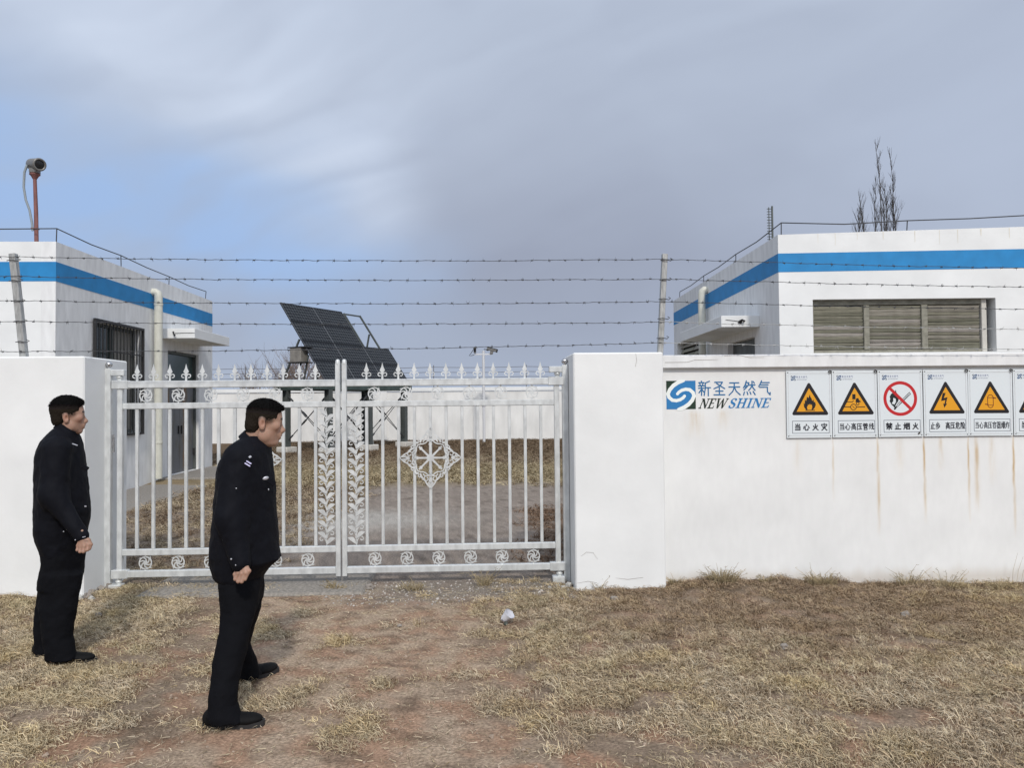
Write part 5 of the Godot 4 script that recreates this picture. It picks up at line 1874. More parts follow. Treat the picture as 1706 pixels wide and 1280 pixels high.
func scroll_mesh(s: float) -> ArrayMesh:
	var b := MB.new()
	var pts := PackedVector2Array()
	for i in 17:
		var t := i / 16.0
		if t < 0.4:
			var q := t / 0.4
			pts.append(Vector2(s * (0.002 + 0.026 * q * q), -0.050 + 0.060 * q))
		else:
			var q := (t - 0.4) / 0.6
			var a := PI * 0.80 - q * TAU * 0.86
			var r := lerpf(0.026, 0.010, q)
			pts.append(Vector2(s * (0.050 + r * cos(a)), -0.006 + r * sin(a)))
	b.strip(pts, PackedFloat32Array([0.011, 0.011, 0.0105, 0.010, 0.010, 0.0095, 0.0095, 0.009, 0.009, 0.009, 0.0085, 0.0085, 0.0085, 0.009, 0.010, 0.011, 0.011]), 0.005)
	return b.mesh()

func medallion(root: Node, at: Vector3) -> void:
	var b := MB.new()
	var ring := PackedVector2Array()
	for i in 41:
		ring.append(Vector2.from_angle(TAU * i / 40.0) * (0.158 + 0.012 * cos(TAU * i / 5.0)))
	b.strip(ring, PackedFloat32Array([0.0105]), 0.006)
	var hub := PackedVector2Array()
	for i in 20:
		hub.append(Vector2.from_angle(TAU * i / 20.0) * 0.034)
	b.plate(hub, 0.010)
	var o := part("medallion", b, M.silver, root)
	o.position = at
	var sp := MB.new()
	sp.plate(PackedVector2Array([Vector2(0.022, -0.010), Vector2(0.110, -0.0075), Vector2(0.132, -0.019), Vector2(0.134, -0.008), Vector2(0.152, -0.009), Vector2(0.152, 0.009), Vector2(0.134, 0.008), Vector2(0.132, 0.019), Vector2(0.110, 0.0075), Vector2(0.022, 0.010)]), 0.0075)
	var spm := sp.mesh()
	# a palmette: scrolls and a fan that runs to a point
	var pm := MB.new()
	for s in [-1.0, 1.0]:
		pm.strip(PackedVector2Array([Vector2(0.145, 0.098 * s), Vector2(0.176, 0.086 * s), Vector2(0.200, 0.066 * s), Vector2(0.214, 0.050 * s), Vector2(0.245, 0.036 * s), Vector2(0.288, 0.0)]), PackedFloat32Array([0.017, 0.019, 0.017, 0.014, 0.012, 0.009]), 0.006)
		pm.strip(PackedVector2Array([Vector2(0.150, 0.112 * s), Vector2(0.168, 0.116 * s), Vector2(0.182, 0.104 * s), Vector2(0.178, 0.090 * s)]), PackedFloat32Array([0.008, 0.010, 0.010, 0.008]), 0.0054)
		var c := PackedVector2Array()
		for i in 13:
			var a := 2.4 - TAU * 0.85 * i / 12.0
			c.append(Vector2(0.196, 0.038 * s) + Vector2(cos(a), s * sin(a)) * lerpf(0.024, 0.012, i / 12.0))
		pm.strip(c, PackedFloat32Array([0.009]), 0.0052)
		pm.strip(PackedVector2Array([Vector2(0.150, 0.070 * s), Vector2(0.172, 0.052 * s), Vector2(0.170, 0.028 * s), Vector2(0.158, 0.010 * s)]), PackedFloat32Array([0.012, 0.011, 0.010, 0.012]), 0.0056)
		for k in 3:
			var a := 0.10 + 0.24 * k
			pm.strip(PackedVector2Array([Vector2(0.216, 0.006 * s), Vector2(0.216 + 0.050 * cos(a * 1.3) * (1.0 - 0.12 * k), s * (0.006 + 0.050 * sin(a * 1.3) * 0.7))]), PackedFloat32Array([0.006, 0.008]), 0.0048)
	var pc := PackedVector2Array()
	for i in 14:
		pc.append(Vector2(0.212, 0) + Vector2.from_angle(TAU * i / 14.0) * 0.018)
	pm.plate(pc, 0.0066)
	var pmm := pm.mesh()
	# the small flower between two palmettes
	var fm := MB.new()
	for k in 5:
		var a := (k - 2) * 0.62
		var cc := Vector2(0.180, 0) + Vector2.from_angle(a) * 0.017
		var pp := PackedVector2Array()
		for i in 9:
			pp.append(cc + Vector2.from_angle(TAU * i / 9.0) * 0.0105)
		fm.plate(pp, 0.0050 + 0.0004 * k)
	var fmm := fm.mesh()
	for k in 8:
		var q := put("spoke", spm, M.silver, o)
		q.rotation.z = TAU * k / 8.0
		if k % 2 == 0:
			q = put("palmette", pmm, M.silver, o)
		else:
			q = put("flower", fmm, M.silver, o)
		q.rotation.z = TAU * k / 8.0

func make_gate(s: float, label: String, ros: ArrayMesh, fin: ArrayMesh) -> void:
	# s is 1 for the right leaf, -1 for the left one; x counts from the middle of the gateway
	var root := thing("gate", label, "gate", Vector3(-1.31, 0, -7.25), "gate leaves")
	var b := MB.new()
	var st := s * 0.030
	b.box(Vector3(st, 1.07, 0), Vector3(0.044, 1.99, 0.044), 0.004)
	b.lathe(PackedVector2Array([Vector2(0.024, 2.062), Vector2(0.026, 2.070), Vector2(0.022, 2.078), Vector2(0.023, 2.090), Vector2(0.018, 2.102), Vector2(0.010, 2.109), Vector2(0.0, 2.111)]), 14, Transform3D(Basis.IDENTITY, Vector3(st, 0, 0)))
	part("meeting_stile", b, M.silver, root)
	b = MB.new()
	b.box(Vector3(s * 2.035, 1.0, 0), Vector3(0.048, 1.79, 0.048), 0.004)
	part("hinge_stile", b, M.silver, root)
	for r in [[0.1325, 0.062], [0.330, 0.058], [1.6855, 0.056], [1.886, 0.066]]:
		b = MB.new()
		var long: bool = r[0] < 0.2 or r[0] > 1.8
		var x1 := 2.011 if not long else 2.06
		var zz := 0.0 if not long else 0.0045
		b.box(Vector3(s * (0.052 + x1) * 0.5, r[0], zz), Vector3(x1 - 0.053, r[1], 0.044 + zz * 2.0), 0.005)
		part("rail", b, M.silver, root)
	# clasps that carry the pivots
	for y in [0.1325, 1.886]:
		b = MB.new()
		b.box(Vector3(s * 2.030, y, 0.006), Vector3(0.15, 0.080, 0.066), 0.005)
		b.tube(PackedVector3Array([Vector3(s * 2.045, y + (0.04 if y > 1.0 else -0.105), 0), Vector3(s * 2.045, y + (0.105 if y > 1.0 else -0.04), 0)]), PackedFloat32Array([0.022]), 12)
		b.lathe(PackedVector2Array([Vector2(0.022, 0), Vector2(0.031, 0.006), Vector2(0.031, 0.018), Vector2(0.022, 0.024)]), 12, Transform3D(Basis.IDENTITY, Vector3(s * 2.045, y + (0.058 if y > 1.0 else -0.080), 0)))
		part("pivot", b, M.silver, root)
	var bar := MB.new()
	bar.box(Vector3.ZERO, Vector3(0.028, 1.2965, 0.028), 0.003)
	var barm := bar.mesh()
	for i in 12:
		var x := s * (0.2385 + 0.14946 * i)
		var o := put("bar", barm, M.silver, root)
		o.position = Vector3(x, 1.0083, 0)
		o = put("finial", fin, M.silver, root)
		o.position = Vector3(x, 1.918, 0.004)
	for i in 6:
		for y in [0.2325, 1.7835]:
			var o := put("rosette", ros, M.silver, root)
			o.position = Vector3(s * (0.312 + 0.2978 * i), y, 0.010)
			o.rotation.z = 0.0
	# the vine of leaves beside the meeting stile
	var vp := MB.new()
	var vx := s * 0.1385
	var stem := PackedVector2Array()
	for i in 53:
		stem.append(Vector2(vx + 0.006 * sin(i * PI / 2.0), 0.362 + 1.294 * i / 52.0))
	vp.strip(stem, PackedFloat32Array([0.009]), 0.005)
	var vo := part("vine", vp, M.silver, root)
	var lm := [vine_leaf_mesh(-1.0), vine_leaf_mesh(1.0)]
	var sm := [scroll_mesh(-1.0), scroll_mesh(1.0)]
	for i in 24:
		var y := 0.372 + 0.0525 * i
		var k := (i + (0 if s > 0 else 1)) % 2
		if y < 1.59:
			var l := put("leaf", lm[k], M.silver, vo)
			l.position = Vector3(vx, y, 0.006)
			l.scale = Vector3(0.92, 1.0, 1.0)
		if i > 0:
			var c := put("scroll", sm[k], M.silver, vo)
			c.position = Vector3(vx, y + 0.002, -0.003)
			c.scale = Vector3(0.94, 0.94, 1.0)
	medallion(root, Vector3(s * 0.8363, 1.172, 0.021))

func make_gates() -> void:
	var ros := rosette_mesh()
	var fin := finial_mesh()
	make_gate(-1.0, "left leaf of the silver steel gate, partly hidden by the stocky person", ros, fin)
	make_gate(1.0, "right leaf of the silver steel gate, its snowflake medallion in full view", ros, fin)
	for s in [-1.0, 1.0]:
		var p := thing("gate_post", "silver square post with a ball top fixed to the %s gate pillar" % ("left" if s < 0 else "right"), "post", Vector3(-3.4535 if s < 0 else 0.8075, 0, -7.25), "gate posts")
		var b := MB.new()
		b.box(Vector3(0, 0.99, 0), Vector3(0.058, 2.10, 0.058), 0.004)
		part("post", b, M.silver, p)
		b = MB.new()
		b.sphere(Vector3(0, 2.075, 0), Vector3(0.031, 0.031, 0.031), 16, 10)
		b.tube(PackedVector3Array([Vector3(0, 2.03, 0), Vector3(0, 2.055, 0)]), PackedFloat32Array([0.014]), 10)
		part("ball", b, M.steel, p)
		b = MB.new()
		b.box(Vector3(-s * 0.090, 1.998, 0.006), Vector3(0.125, 0.058, 0.060), 0.005)
		part("bracket", b, M.silver, p)
		b = MB.new()
		b.box(Vector3(-s * 0.082, 0.005, 0.012), Vector3(0.115, 0.075, 0.10), 0.006)
		part("foot", b, M.silver, p)
		if s < 0:
			b = MB.new()
			b.box(Vector3(0.034, 1.36, -0.012), Vector3(0.012, 0.13, 0.03), 0.003)
			b.tube(PackedVector3Array([Vector3(0.045, 1.40, 0.0), Vector3(0.045, 1.26, 0.0)]), PackedFloat32Array([0.009]), 8)
			part("latch", b, M.steel, p)

# ---------------------------------------------------------------- barbed wire
func strand(label: String, pts: PackedVector3Array, mt: Material, sd: int) -> void:
	var r := RandomNumberGenerator.new()
	r.seed = sd
	var total := 0.0
	for i in pts.size() - 1:
		total += pts[i].distance_to(pts[i + 1])
	var at := func(d: float) -> Vector3:
		var q := d
		for i in pts.size() - 1:
			var l := pts[i].distance_to(pts[i + 1])
			if q <= l or i == pts.size() - 2:
				var t := clampf(q / l, 0.0, 1.0)
				return pts[i].lerp(pts[i + 1], t) - Vector3(0, 0.022 * 4.0 * t * (1.0 - t) * l / 5.5, 0)
			q -= l
		return pts[pts.size() - 1]
	var line := PackedVector3Array()
	var rad := PackedFloat32Array()
	var n := int(total / 0.036)
	var w := Vector3.ZERO
	for i in n + 1:
		if i % 2 == 0:
			w = w * 0.5 + Vector3(0, r.randf_range(-0.0035, 0.0035), r.randf_range(-0.003, 0.003))
		line.append(at.call(total * i / n) + w)
		rad.append(0.0031 if i % 2 == 0 else 0.0024)
	var b := MB.new()
	b.tube(line, rad, 5)
	var d := r.randf_range(0.03, 0.12)
	while d < total:
		var c: Vector3 = at.call(d)
		var e: Vector3 = (at.call(d + 0.01) - c).normalized()
		b.tube(PackedVector3Array([c - e * 0.011, c - e * 0.009, c + e * 0.009, c + e * 0.011]), PackedFloat32Array([0.003, 0.0058, 0.0058, 0.003]), 6)
		for k in 4:
			var a := r.randf() * TAU
			var o := Vector3(0, sin(a), cos(a))
			var q := c + e * (0.006 if k < 2 else -0.006)
			b.tube(PackedVector3Array([q, q + (o + e * r.randf_range(-0.5, 0.5)) * r.randf_range(0.016, 0.028)]), PackedFloat32Array([0.0021, 0.0006]), 4, false)
		d += r.randf_range(0.135, 0.165)
	var o := put("barbed_wire", b.mesh(), mt)
	tag(o, label, "barbed wire", "strands of barbed wire")

func make_barbed_wire() -> void:
	var lb := Vector3(-4.045, 2.10, -6.95)
	var lt := Vector3(-4.150, 3.055, -6.95)
	var rb := Vector3(1.6545, 2.10, -6.95)
	var rt := Vector3(1.713, 3.045, -6.95)
	for e in [[lb, lt, "leaning grey square post on the left gate pillar carrying the barbed wire", 0.056], [rb, rt, "pale leaning square post at the right edge of the right gate pillar", 0.050]]:
		var p := thing("wire_post", e[2], "post", e[0], "barbed wire posts")
		var b := MB.new()
		b.bar(Vector3.ZERO, e[1] - e[0], e[3], e[3], 0.004, Vector3.BACK)
		part("post", b, M.galv, p)
		for k in 5:
			var t := MB.new()
			var q: Vector3 = (e[1] - e[0]) * (0.93 - 0.19 * k)
			t.tube(PackedVector3Array([q + Vector3(-0.045, 0, 0.03), q + Vector3(0.0, 0.006, 0.042), q + Vector3(0.05, -0.004, 0.034), q + Vector3(0.07, 0.012, 0.02), q + Vector3(0.05, 0.02, 0.03)]), PackedFloat32Array([0.004]), 5)
			part("wire_tie", t, M.wire, p)
	var ly := [3.020, 2.845, 2.630, 2.445, 2.180]
	var ry := [2.990, 2.810, 2.600, 2.412, 2.222]
	var names := ["top", "second", "third", "fourth", "lowest"]
	for k in 5:
		var a := lb.lerp(lt, (ly[k] - lb.y) / (lt.y - lb.y)) + Vector3(0, 0, 0.038)
		var c := rb.lerp(rt, (ry[k] - rb.y) / (rt.y - rb.y)) + Vector3(0, 0, 0.030)
		strand("%s strand of barbed wire above the gate and the left pillar" % names[k], PackedVector3Array([Vector3(-9.5, ly[k] + 0.03, a.z), a, c]), M.wire, 100 + k)
		strand("%s strand of barbed wire above the right wall, right of the pale post" % names[k], PackedVector3Array([c + Vector3(0.002, 0.0, 0.0), Vector3(7.6, ry[k] - 0.10, -7.0)]), M.wire if k < 3 else M.galv, 120 + k)

# ---------------------------------------------------------------- lettering and pictograms
const GLYPHS := {
	"当": "5005 5038;2010 3030;8010 7030;1542 8542 8590;1565 8565;1288 8588",
	"心": "1045 0572;2835 2882 3592 6092 7090 7268;4510 5530;7838 9262",
	"火": "2035 3052;8028 6850;5008 5042 3870 1093;5045 6572 9293",
	"灾": "5002 5012;1015 1030;1015 9015 8830;2542 3358;7540 6555;5032 5057 3577 1296;5058 6878 9096",
	"高": "5003 5013;0816 9216;3025 7025 7040 3040 3025;1548 1596;1548 8548 8593 7593;3562 6562 6580 3580 3562",
	"压": "1210 9210;1210 1250 0596;3042 8542;5722 5788;2288 9288;7060 7872",
	"管": "2505 1025;2014 4514;3014 3522;6505 5522;6014 9014;7014 7522;0832 0842;0832 9232 9042;5025 5032;2545 2598;2545 7545 7562 2562;2572 8072 8095 2595",
	"线": "3005 1530 3530 1055 3850;0880 4072;5025 8822;4845 9540;6505 7060 8085 9590 9578;8555 5588;7808 8515",
	"禁": "0518 4518;2503 2545;2520 0542;2522 4238;5518 9518;7503 7545;7520 5542;7522 9540;2552 7552;0864 9264;5064 5096 4292;2875 1290;7075 8890",
	"止": "5008 5090;5040 8540;2238 2290;0592 9592",
	"烟": "0535 1045;4030 3445;2208 2245 1570 0595;2255 3575;4812 4895;4812 9412 9495;4890 9490;5832 8532;7220 7240 6260 5575;7245 8870",
	"步": "5003 5045;5022 8022;2518 2545;0545 9545;5050 5075;2858 1575;7855 9068;8560 6085 2096",
	"危": "3502 1528;3010 6810 5826;0828 9228;2228 2260 0895;3845 7545 7562 5865;3845 3885 4593 8593 9093 9278",
	"险": "1008 1096;1008 3508 2330 3845 3860 2062;6505 3838;6508 9538;5040 7840;4560 5080;6555 7078;9052 7890;4092 9692",
	"容": "5002 5012;0816 0830;0816 9216 8828;3225 1840;6525 8538;5032 3050 0868;5035 7050 9265;2868 2896;2868 7268 7296;2892 7292",
	"器": "1206 4006 4030 1230 1206;5806 8806 8830 5830 5806;0548 9548;5034 4548 0570;5548 9268;7036 8040;1270 4070 4096 1296 1270;5870 8870 8896 5896 5870",
	"爆": "0535 1045;3630 3042;2008 2045 1470 0395;2055 3275;4804 8804 8828 4828 4804;4816 8816;4038 9638;5830 5852;7830 7852;3852 9852;5852 3872;7852 9570;6855 6898 6094;5070 5878;4292 6080;8668 7878;7880 9590",
	"炸": "0535 1045;4030 3445;2008 2045 1470 0395;2055 3275;5505 4035;5022 9622;6822 6898;6845 9445;6868 9468",
	"新": "2802 3010;0812 4812;1518 2030;4018 3530;0532 5032;0548 4848;2832 2895;2855 0878;3055 4572;9003 5815;5815 5850 4895;5845 9845;8045 8098",
	"圣": "1510 7510 5535 0852;3018 6035 9252;5045 5090;2268 7868;0892 9292",
	"天": "1515 8515;0842 9242;5015 5042 3870 0895;5042 6570 9593",
	"然": "2803 1830 0548;2515 4815 4035 0862;2228 3036;1840 2648;5030 9530;7205 7232 6250 4565;7232 8050 9565;8208 9018;1275 0595;3275 3892;5575 6290;8072 9593",
	"气": "3003 2022 0840;2515 9015;2030 8030;1545 7545 7575 9595 9680",
}

func ink(im: Image, p: Vector2i, c: Color, a: float) -> void:
	if a <= 0.0 or p.x < 0 or p.y < 0 or p.x >= im.get_width() or p.y >= im.get_height():
		return
	var o := im.get_pixelv(p)
	if o.a <= 0.001:
		im.set_pixelv(p, Color(c.r, c.g, c.b, a))
	else:
		var q := o.lerp(c, a)
		q.a = maxf(o.a, a)
		im.set_pixelv(p, q)

func ink_line(im: Image, a: Vector2, b: Vector2, w: float, c: Color) -> void:
	var h := w * 0.5 + 1.0
	for y in range(int(minf(a.y, b.y) - h), int(maxf(a.y, b.y) + h) + 1):
		for x in range(int(minf(a.x, b.x) - h), int(maxf(a.x, b.x) + h) + 1):
			var p := Vector2(x + 0.5, y + 0.5)
			var q := Geometry2D.get_closest_point_to_segment(p, a, b)
			ink(im, Vector2i(x, y), c, clampf(w * 0.5 + 0.5 - p.distance_to(q), 0.0, 1.0))

func ink_path(im: Image, pts: PackedVector2Array, w: float, c: Color) -> void:
	for i in pts.size() - 1:
		ink_line(im, pts[i], pts[i + 1], w, c)

func ink_poly(im: Image, pts: PackedVector2Array, c: Color) -> void:
	var lo := pts[0]
	var hi := pts[0]
	for p in pts:
		lo = lo.min(p)
		hi = hi.max(p)
	for y in range(int(lo.y), int(hi.y) + 1):
		for x in range(int(lo.x), int(hi.x) + 1):
			var k := 0
			for s in [Vector2(0.25, 0.25), Vector2(0.75, 0.25), Vector2(0.25, 0.75), Vector2(0.75, 0.75)]:
				if Geometry2D.is_point_in_polygon(Vector2(x, y) + s, pts):
					k += 1
			ink(im, Vector2i(x, y), c, k * 0.25)

func ink_glyph(im: Image, ch: String, at: Vector2, size: Vector2, w: float, c: Color) -> void:
	for s in (GLYPHS[ch] as String).split(";"):
		var pts := PackedVector2Array()
		for q in s.split(" "):
			pts.append(at + Vector2(int(q.substr(0, 2)), int(q.substr(2, 2))) / 100.0 * size)
		ink_path(im, pts, w, c)

# serif lettering taken from the shapes of a text mesh, leaning by slant
func ink_text(im: Image, text: String, at: Vector2, size: Vector2, slant: float, c: Color) -> void:
	var f := SystemFont.new()
	f.font_names = PackedStringArray(["Droid Serif"])
	f.font_weight = 700
	var t := TextMesh.new()
	t.font = f
	t.text = text
	t.font_size = 64
	t.depth = 0.0
	var a := t.surface_get_arrays(0)
	var v: PackedVector3Array = a[Mesh.ARRAY_VERTEX]
	var ids: PackedInt32Array = a[Mesh.ARRAY_INDEX] if a[Mesh.ARRAY_INDEX] != null else PackedInt32Array(range(v.size()))
	var lo := Vector2(1e9, 1e9)
	var hi := -lo
	for p in v:
		lo = lo.min(Vector2(p.x, p.y))
		hi = hi.max(Vector2(p.x, p.y))
	for i in range(0, ids.size(), 3):
		var tri := PackedVector2Array()
		for k in 3:
			var p := v[ids[i + k]]
			var q := (Vector2(p.x, p.y) - lo) / (hi - lo)
			tri.append(at + Vector2((q.x + slant * q.y) * size.x / (1.0 + slant), (1.0 - q.y) * size.y))
		ink_poly(im, tri, c)

# the emblem: a pale S between blue fields, dark green corners
func ink_emblem(im: Image, at: Vector2, size: Vector2, blue: Color, green: Color, white: Color) -> void:
	ink_poly(im, PackedVector2Array([at, at + Vector2(size.x, 0), at + size, at + Vector2(0, size.y)]), blue)
	ink_poly(im, PackedVector2Array([at, at + size * Vector2(0.60, 0.0), at + size * Vector2(0.36, 0.09), at + size * Vector2(0.16, 0.25), at + size * Vector2(0.05, 0.42), at + size * Vector2(0.0, 0.5)]), green)
	ink_poly(im, PackedVector2Array([at + size, at + size * Vector2(0.42, 1.0), at + size * Vector2(0.66, 0.90), at + size * Vector2(0.84, 0.74), at + size * Vector2(0.95, 0.58), at + size * Vector2(1.0, 0.5)]), green)
	for s in [1.0, -1.0]:
		var pts := PackedVector2Array()
		for q in [Vector2(0.58, -0.02), Vector2(0.40, 0.06), Vector2(0.24, 0.17), Vector2(0.12, 0.31), Vector2(0.055, 0.46), Vector2(0.09, 0.58), Vector2(0.20, 0.68), Vector2(0.34, 0.70), Vector2(0.47, 0.665), Vector2(0.57, 0.60), Vector2(0.62, 0.54)]:
			var p: Vector2 = q if s > 0 else Vector2.ONE - q
			pts.append(at + size * p)
		for i in pts.size() - 1:
			ink_line(im, pts[i], pts[i + 1], size.x * lerpf(0.135, 0.10, i / 9.0), white)

func make_company_sign() -> void:
	# painted straight on to the wall, so only a film of paint
	var w := 1024
	var h := 288
	var im := Image.create(w, h, false, Image.FORMAT_RGBA8)
	var blue := Color(0.16, 0.47, 0.70)
	var dark := Color(0.07, 0.14, 0.10)
	var teal := Color(0.10, 0.40, 0.60)
	ink_emblem(im, Vector2(4, 12), Vector2(276, 262), blue, Color(0.09, 0.19, 0.13), Color(0.91, 0.93, 0.92))
	var chars := ["新", "圣", "天", "然", "气"]
	for k in 5:
		ink_glyph(im, chars[k], Vector2(302 + k * 142, 14), Vector2(122, 142), 11.0, teal)
	ink_text(im, "NEW", Vector2(302, 178), Vector2(296, 92), 0.16, dark)
	ink_text(im, "SHINE", Vector2(582, 178), Vector2(420, 92), 0.10, blue)
	var m := mat(Color(1, 1, 1), 0.75)
	m.albedo_texture = ImageTexture.create_from_image(im)
	m.transparency = BaseMaterial3D.TRANSPARENCY_ALPHA_SCISSOR
	m.alpha_scissor_threshold = 0.5
	m.texture_repeat = false
	var b := MB.new()
	b.quad(Vector3(1.737, 1.594, -7.0775), Vector3(2.765, 1.594, -7.0775), Vector3(2.765, 1.887, -7.0775), Vector3(1.737, 1.887, -7.0775), Vector3.BACK, PackedVector2Array([Vector2(0, 1), Vector2(1, 1), Vector2(1, 0), Vector2(0, 0)]))
	var o := put("painted_sign", b.mesh(), m)
	tag(o, "company logo and name painted in blue and green on the white wall beside the pillar", "painted sign")

func sign_texture(kind: int, words: Array) -> ImageTexture:
	var w := 352
	var h := 512
	var im := Image.create(w, h, false, Image.FORMAT_RGBA8)
	im.fill(Color(0.875, 0.905, 0.915))
	var S := Vector2(w, h)
	var black := Color(0.085, 0.07, 0.08)
	var yellow := Color(0.90, 0.63, 0.10)
	var red := Color(0.76, 0.11, 0.13)
	var at := func(x: float, y: float) -> Vector2: return Vector2((x - 30.0) / 790.0, (y - 60.0) / 1160.0) * S
	# small company mark in the corner
	ink_emblem(im, at.call(112, 147), Vector2(36, 36), Color(0.16, 0.28, 0.46), Color(0.12, 0.17, 0.25), Color(0.88, 0.91, 0.92))
	var chars := ["新", "圣", "天", "然", "气"]
	for k in 5:
		ink_glyph(im, chars[k], at.call(206 + k * 40, 150), Vector2(14, 16), 1.5, Color(0.40, 0.44, 0.58))
	ink_text(im, "NEWSHINE", at.call(202, 200), Vector2(88, 11), 0.1, Color(0.55, 0.58, 0.64))
	if kind != 2:
		var o := [at.call(424, 300), at.call(155, 800), at.call(728, 800)]
		ink_poly(im, PackedVector2Array(o), black)
		for k in 3:
			ink_line(im, o[k], o[(k + 1) % 3], 24.0, black)
		ink_poly(im, PackedVector2Array([at.call(425, 360), at.call(202, 768), at.call(680, 768)]), yellow)
	var path := func(list: Array) -> PackedVector2Array:
		var p := PackedVector2Array()
		for q in list:
			p.append(at.call(q[0], q[1]))
		return p
	if kind == 0:
		ink_poly(im, path.call([[370, 735], [335, 690], [328, 615], [346, 640], [352, 560], [374, 585], [388, 508], [414, 532], [440, 468], [446, 510], [468, 540], [478, 584], [500, 560], [510, 605], [530, 600], [541, 650], [522, 700], [490, 735]]), black)
		ink_poly(im, path.call([[395, 735], [384, 685], [400, 668], [404, 640], [424, 655], [438, 628], [452, 655], [470, 640], [478, 690], [464, 735]]), yellow)
		ink_path(im, path.call([[362, 745], [520, 745]]), 6.0, black)
	elif kind == 1:
		ink_poly(im, path.call([[382, 472], [440, 472], [440, 562], [382, 562]]), black)
		ink_poly(im, path.call([[440, 590], [452, 545], [490, 540], [500, 575], [530, 598], [528, 612], [440, 612]]), black)
		for c in [[476, 636, 24.0], [400, 695, 50.0]]:
			var p := PackedVector2Array()
			for i in 25:
				p.append(at.call(c[0] + c[2] * cos(TAU * i / 24.0), c[1] + c[2] * sin(TAU * i / 24.0)))
			ink_path(im, p, 5.0, black)
		ink_path(im, path.call([[288, 607], [385, 607], [400, 585]]), 5.0, black)
		ink_path(im, path.call([[238, 693], [345, 693]]), 6.0, black)
		ink_path(im, path.call([[452, 695], [600, 695]]), 6.0, black)
		ink_path(im, path.call([[385, 680], [400, 697], [418, 715]]), 4.0, black)
	elif kind == 2:
		ink_poly(im, path.call([[330, 735], [300, 690], [268, 660], [235, 600], [248, 560], [240, 520], [262, 480], [300, 450], [340, 425], [352, 400], [356, 440], [372, 470], [392, 490], [398, 550], [390, 600], [360, 640], [340, 670]]), Color(0.07, 0.12, 0.12))
		ink_poly(im, path.call([[320, 660], [270, 640], [300, 600], [302, 540], [345, 560], [348, 610]]), Color(0.88, 0.91, 0.92))
		ink_path(im, path.call([[338, 720], [380, 690], [610, 480], [590, 450], [375, 655], [330, 735]]), 4.0, black)
		ink_path(im, path.call([[400, 665], [585, 480]]), 3.0, black)
		ink_path(im, path.call([[322, 738], [350, 705]]), 12.0, black)
		var p := PackedVector2Array()
		for i in 65:
			p.append(at.call(425, 556) + Vector2(cos(TAU * i / 64.0), sin(TAU * i / 64.0)) * 121.0)
		ink_path(im, p, 24.0, red)
		ink_line(im, at.call(240, 372), at.call(608, 738), 23.0, red)
	elif kind == 3:
		ink_poly(im, path.call([[372, 465], [424, 465], [390, 556], [455, 540], [424, 655], [448, 648], [396, 724], [376, 648], [398, 658], [416, 590], [340, 606]]), black)
	elif kind == 4:
		var dk := Color(0.36, 0.12, 0.07)
		var p := PackedVector2Array()
		for i in 25:
			var a := PI + PI * i / 24.0 if i < 13 else PI * (i - 13) / 11.0
			p.append(at.call(425 + 50 * cos(PI + PI * minf(i, 12) / 12.0) if i < 13 else 425 + 50 * cos(PI * (i - 13) / 11.0), (560 + 55 * sin(PI + PI * i / 12.0)) if i < 13 else (675 + 55 * sin(PI * (i - 13) / 11.0))))
		p.append(p[0])
		ink_path(im, p, 5.0, dk)
		ink_path(im, path.call([[375, 555], [478, 555]]), 4.0, dk)
		ink_path(im, path.call([[375, 685], [478, 685]]), 4.0, dk)
		ink_path(im, path.call([[470, 560], [488, 558], [520, 566]]), 7.0, dk)
		ink_path(im, path.call([[380, 672], [362, 674], [334, 670]]), 7.0, dk)
	ink_path(im, path.call([[126, 930], [768, 930], [768, 1140], [126, 1140], [126, 930]]), 3.0, Color(0.10, 0.11, 0.20))
	var n := words.size()
	var slot := (760.0 - 140.0) / maxf(n, 4)
	for k in n:
		if words[k] == " ":
			continue
		var cw := minf(slot * 0.86, 112.0) if n < 5 else slot * 0.92
		ink_glyph(im, words[k], at.call(140 + slot * (k + 0.5) - cw * 0.5, 974), Vector2(cw / 790.0 * w, 122.0 / 1160.0 * h), 8.0 if n < 5 else (6.0 if n < 8 else 4.6), Color(0.06, 0.07, 0.11))
	return ImageTexture.create_from_image(im)

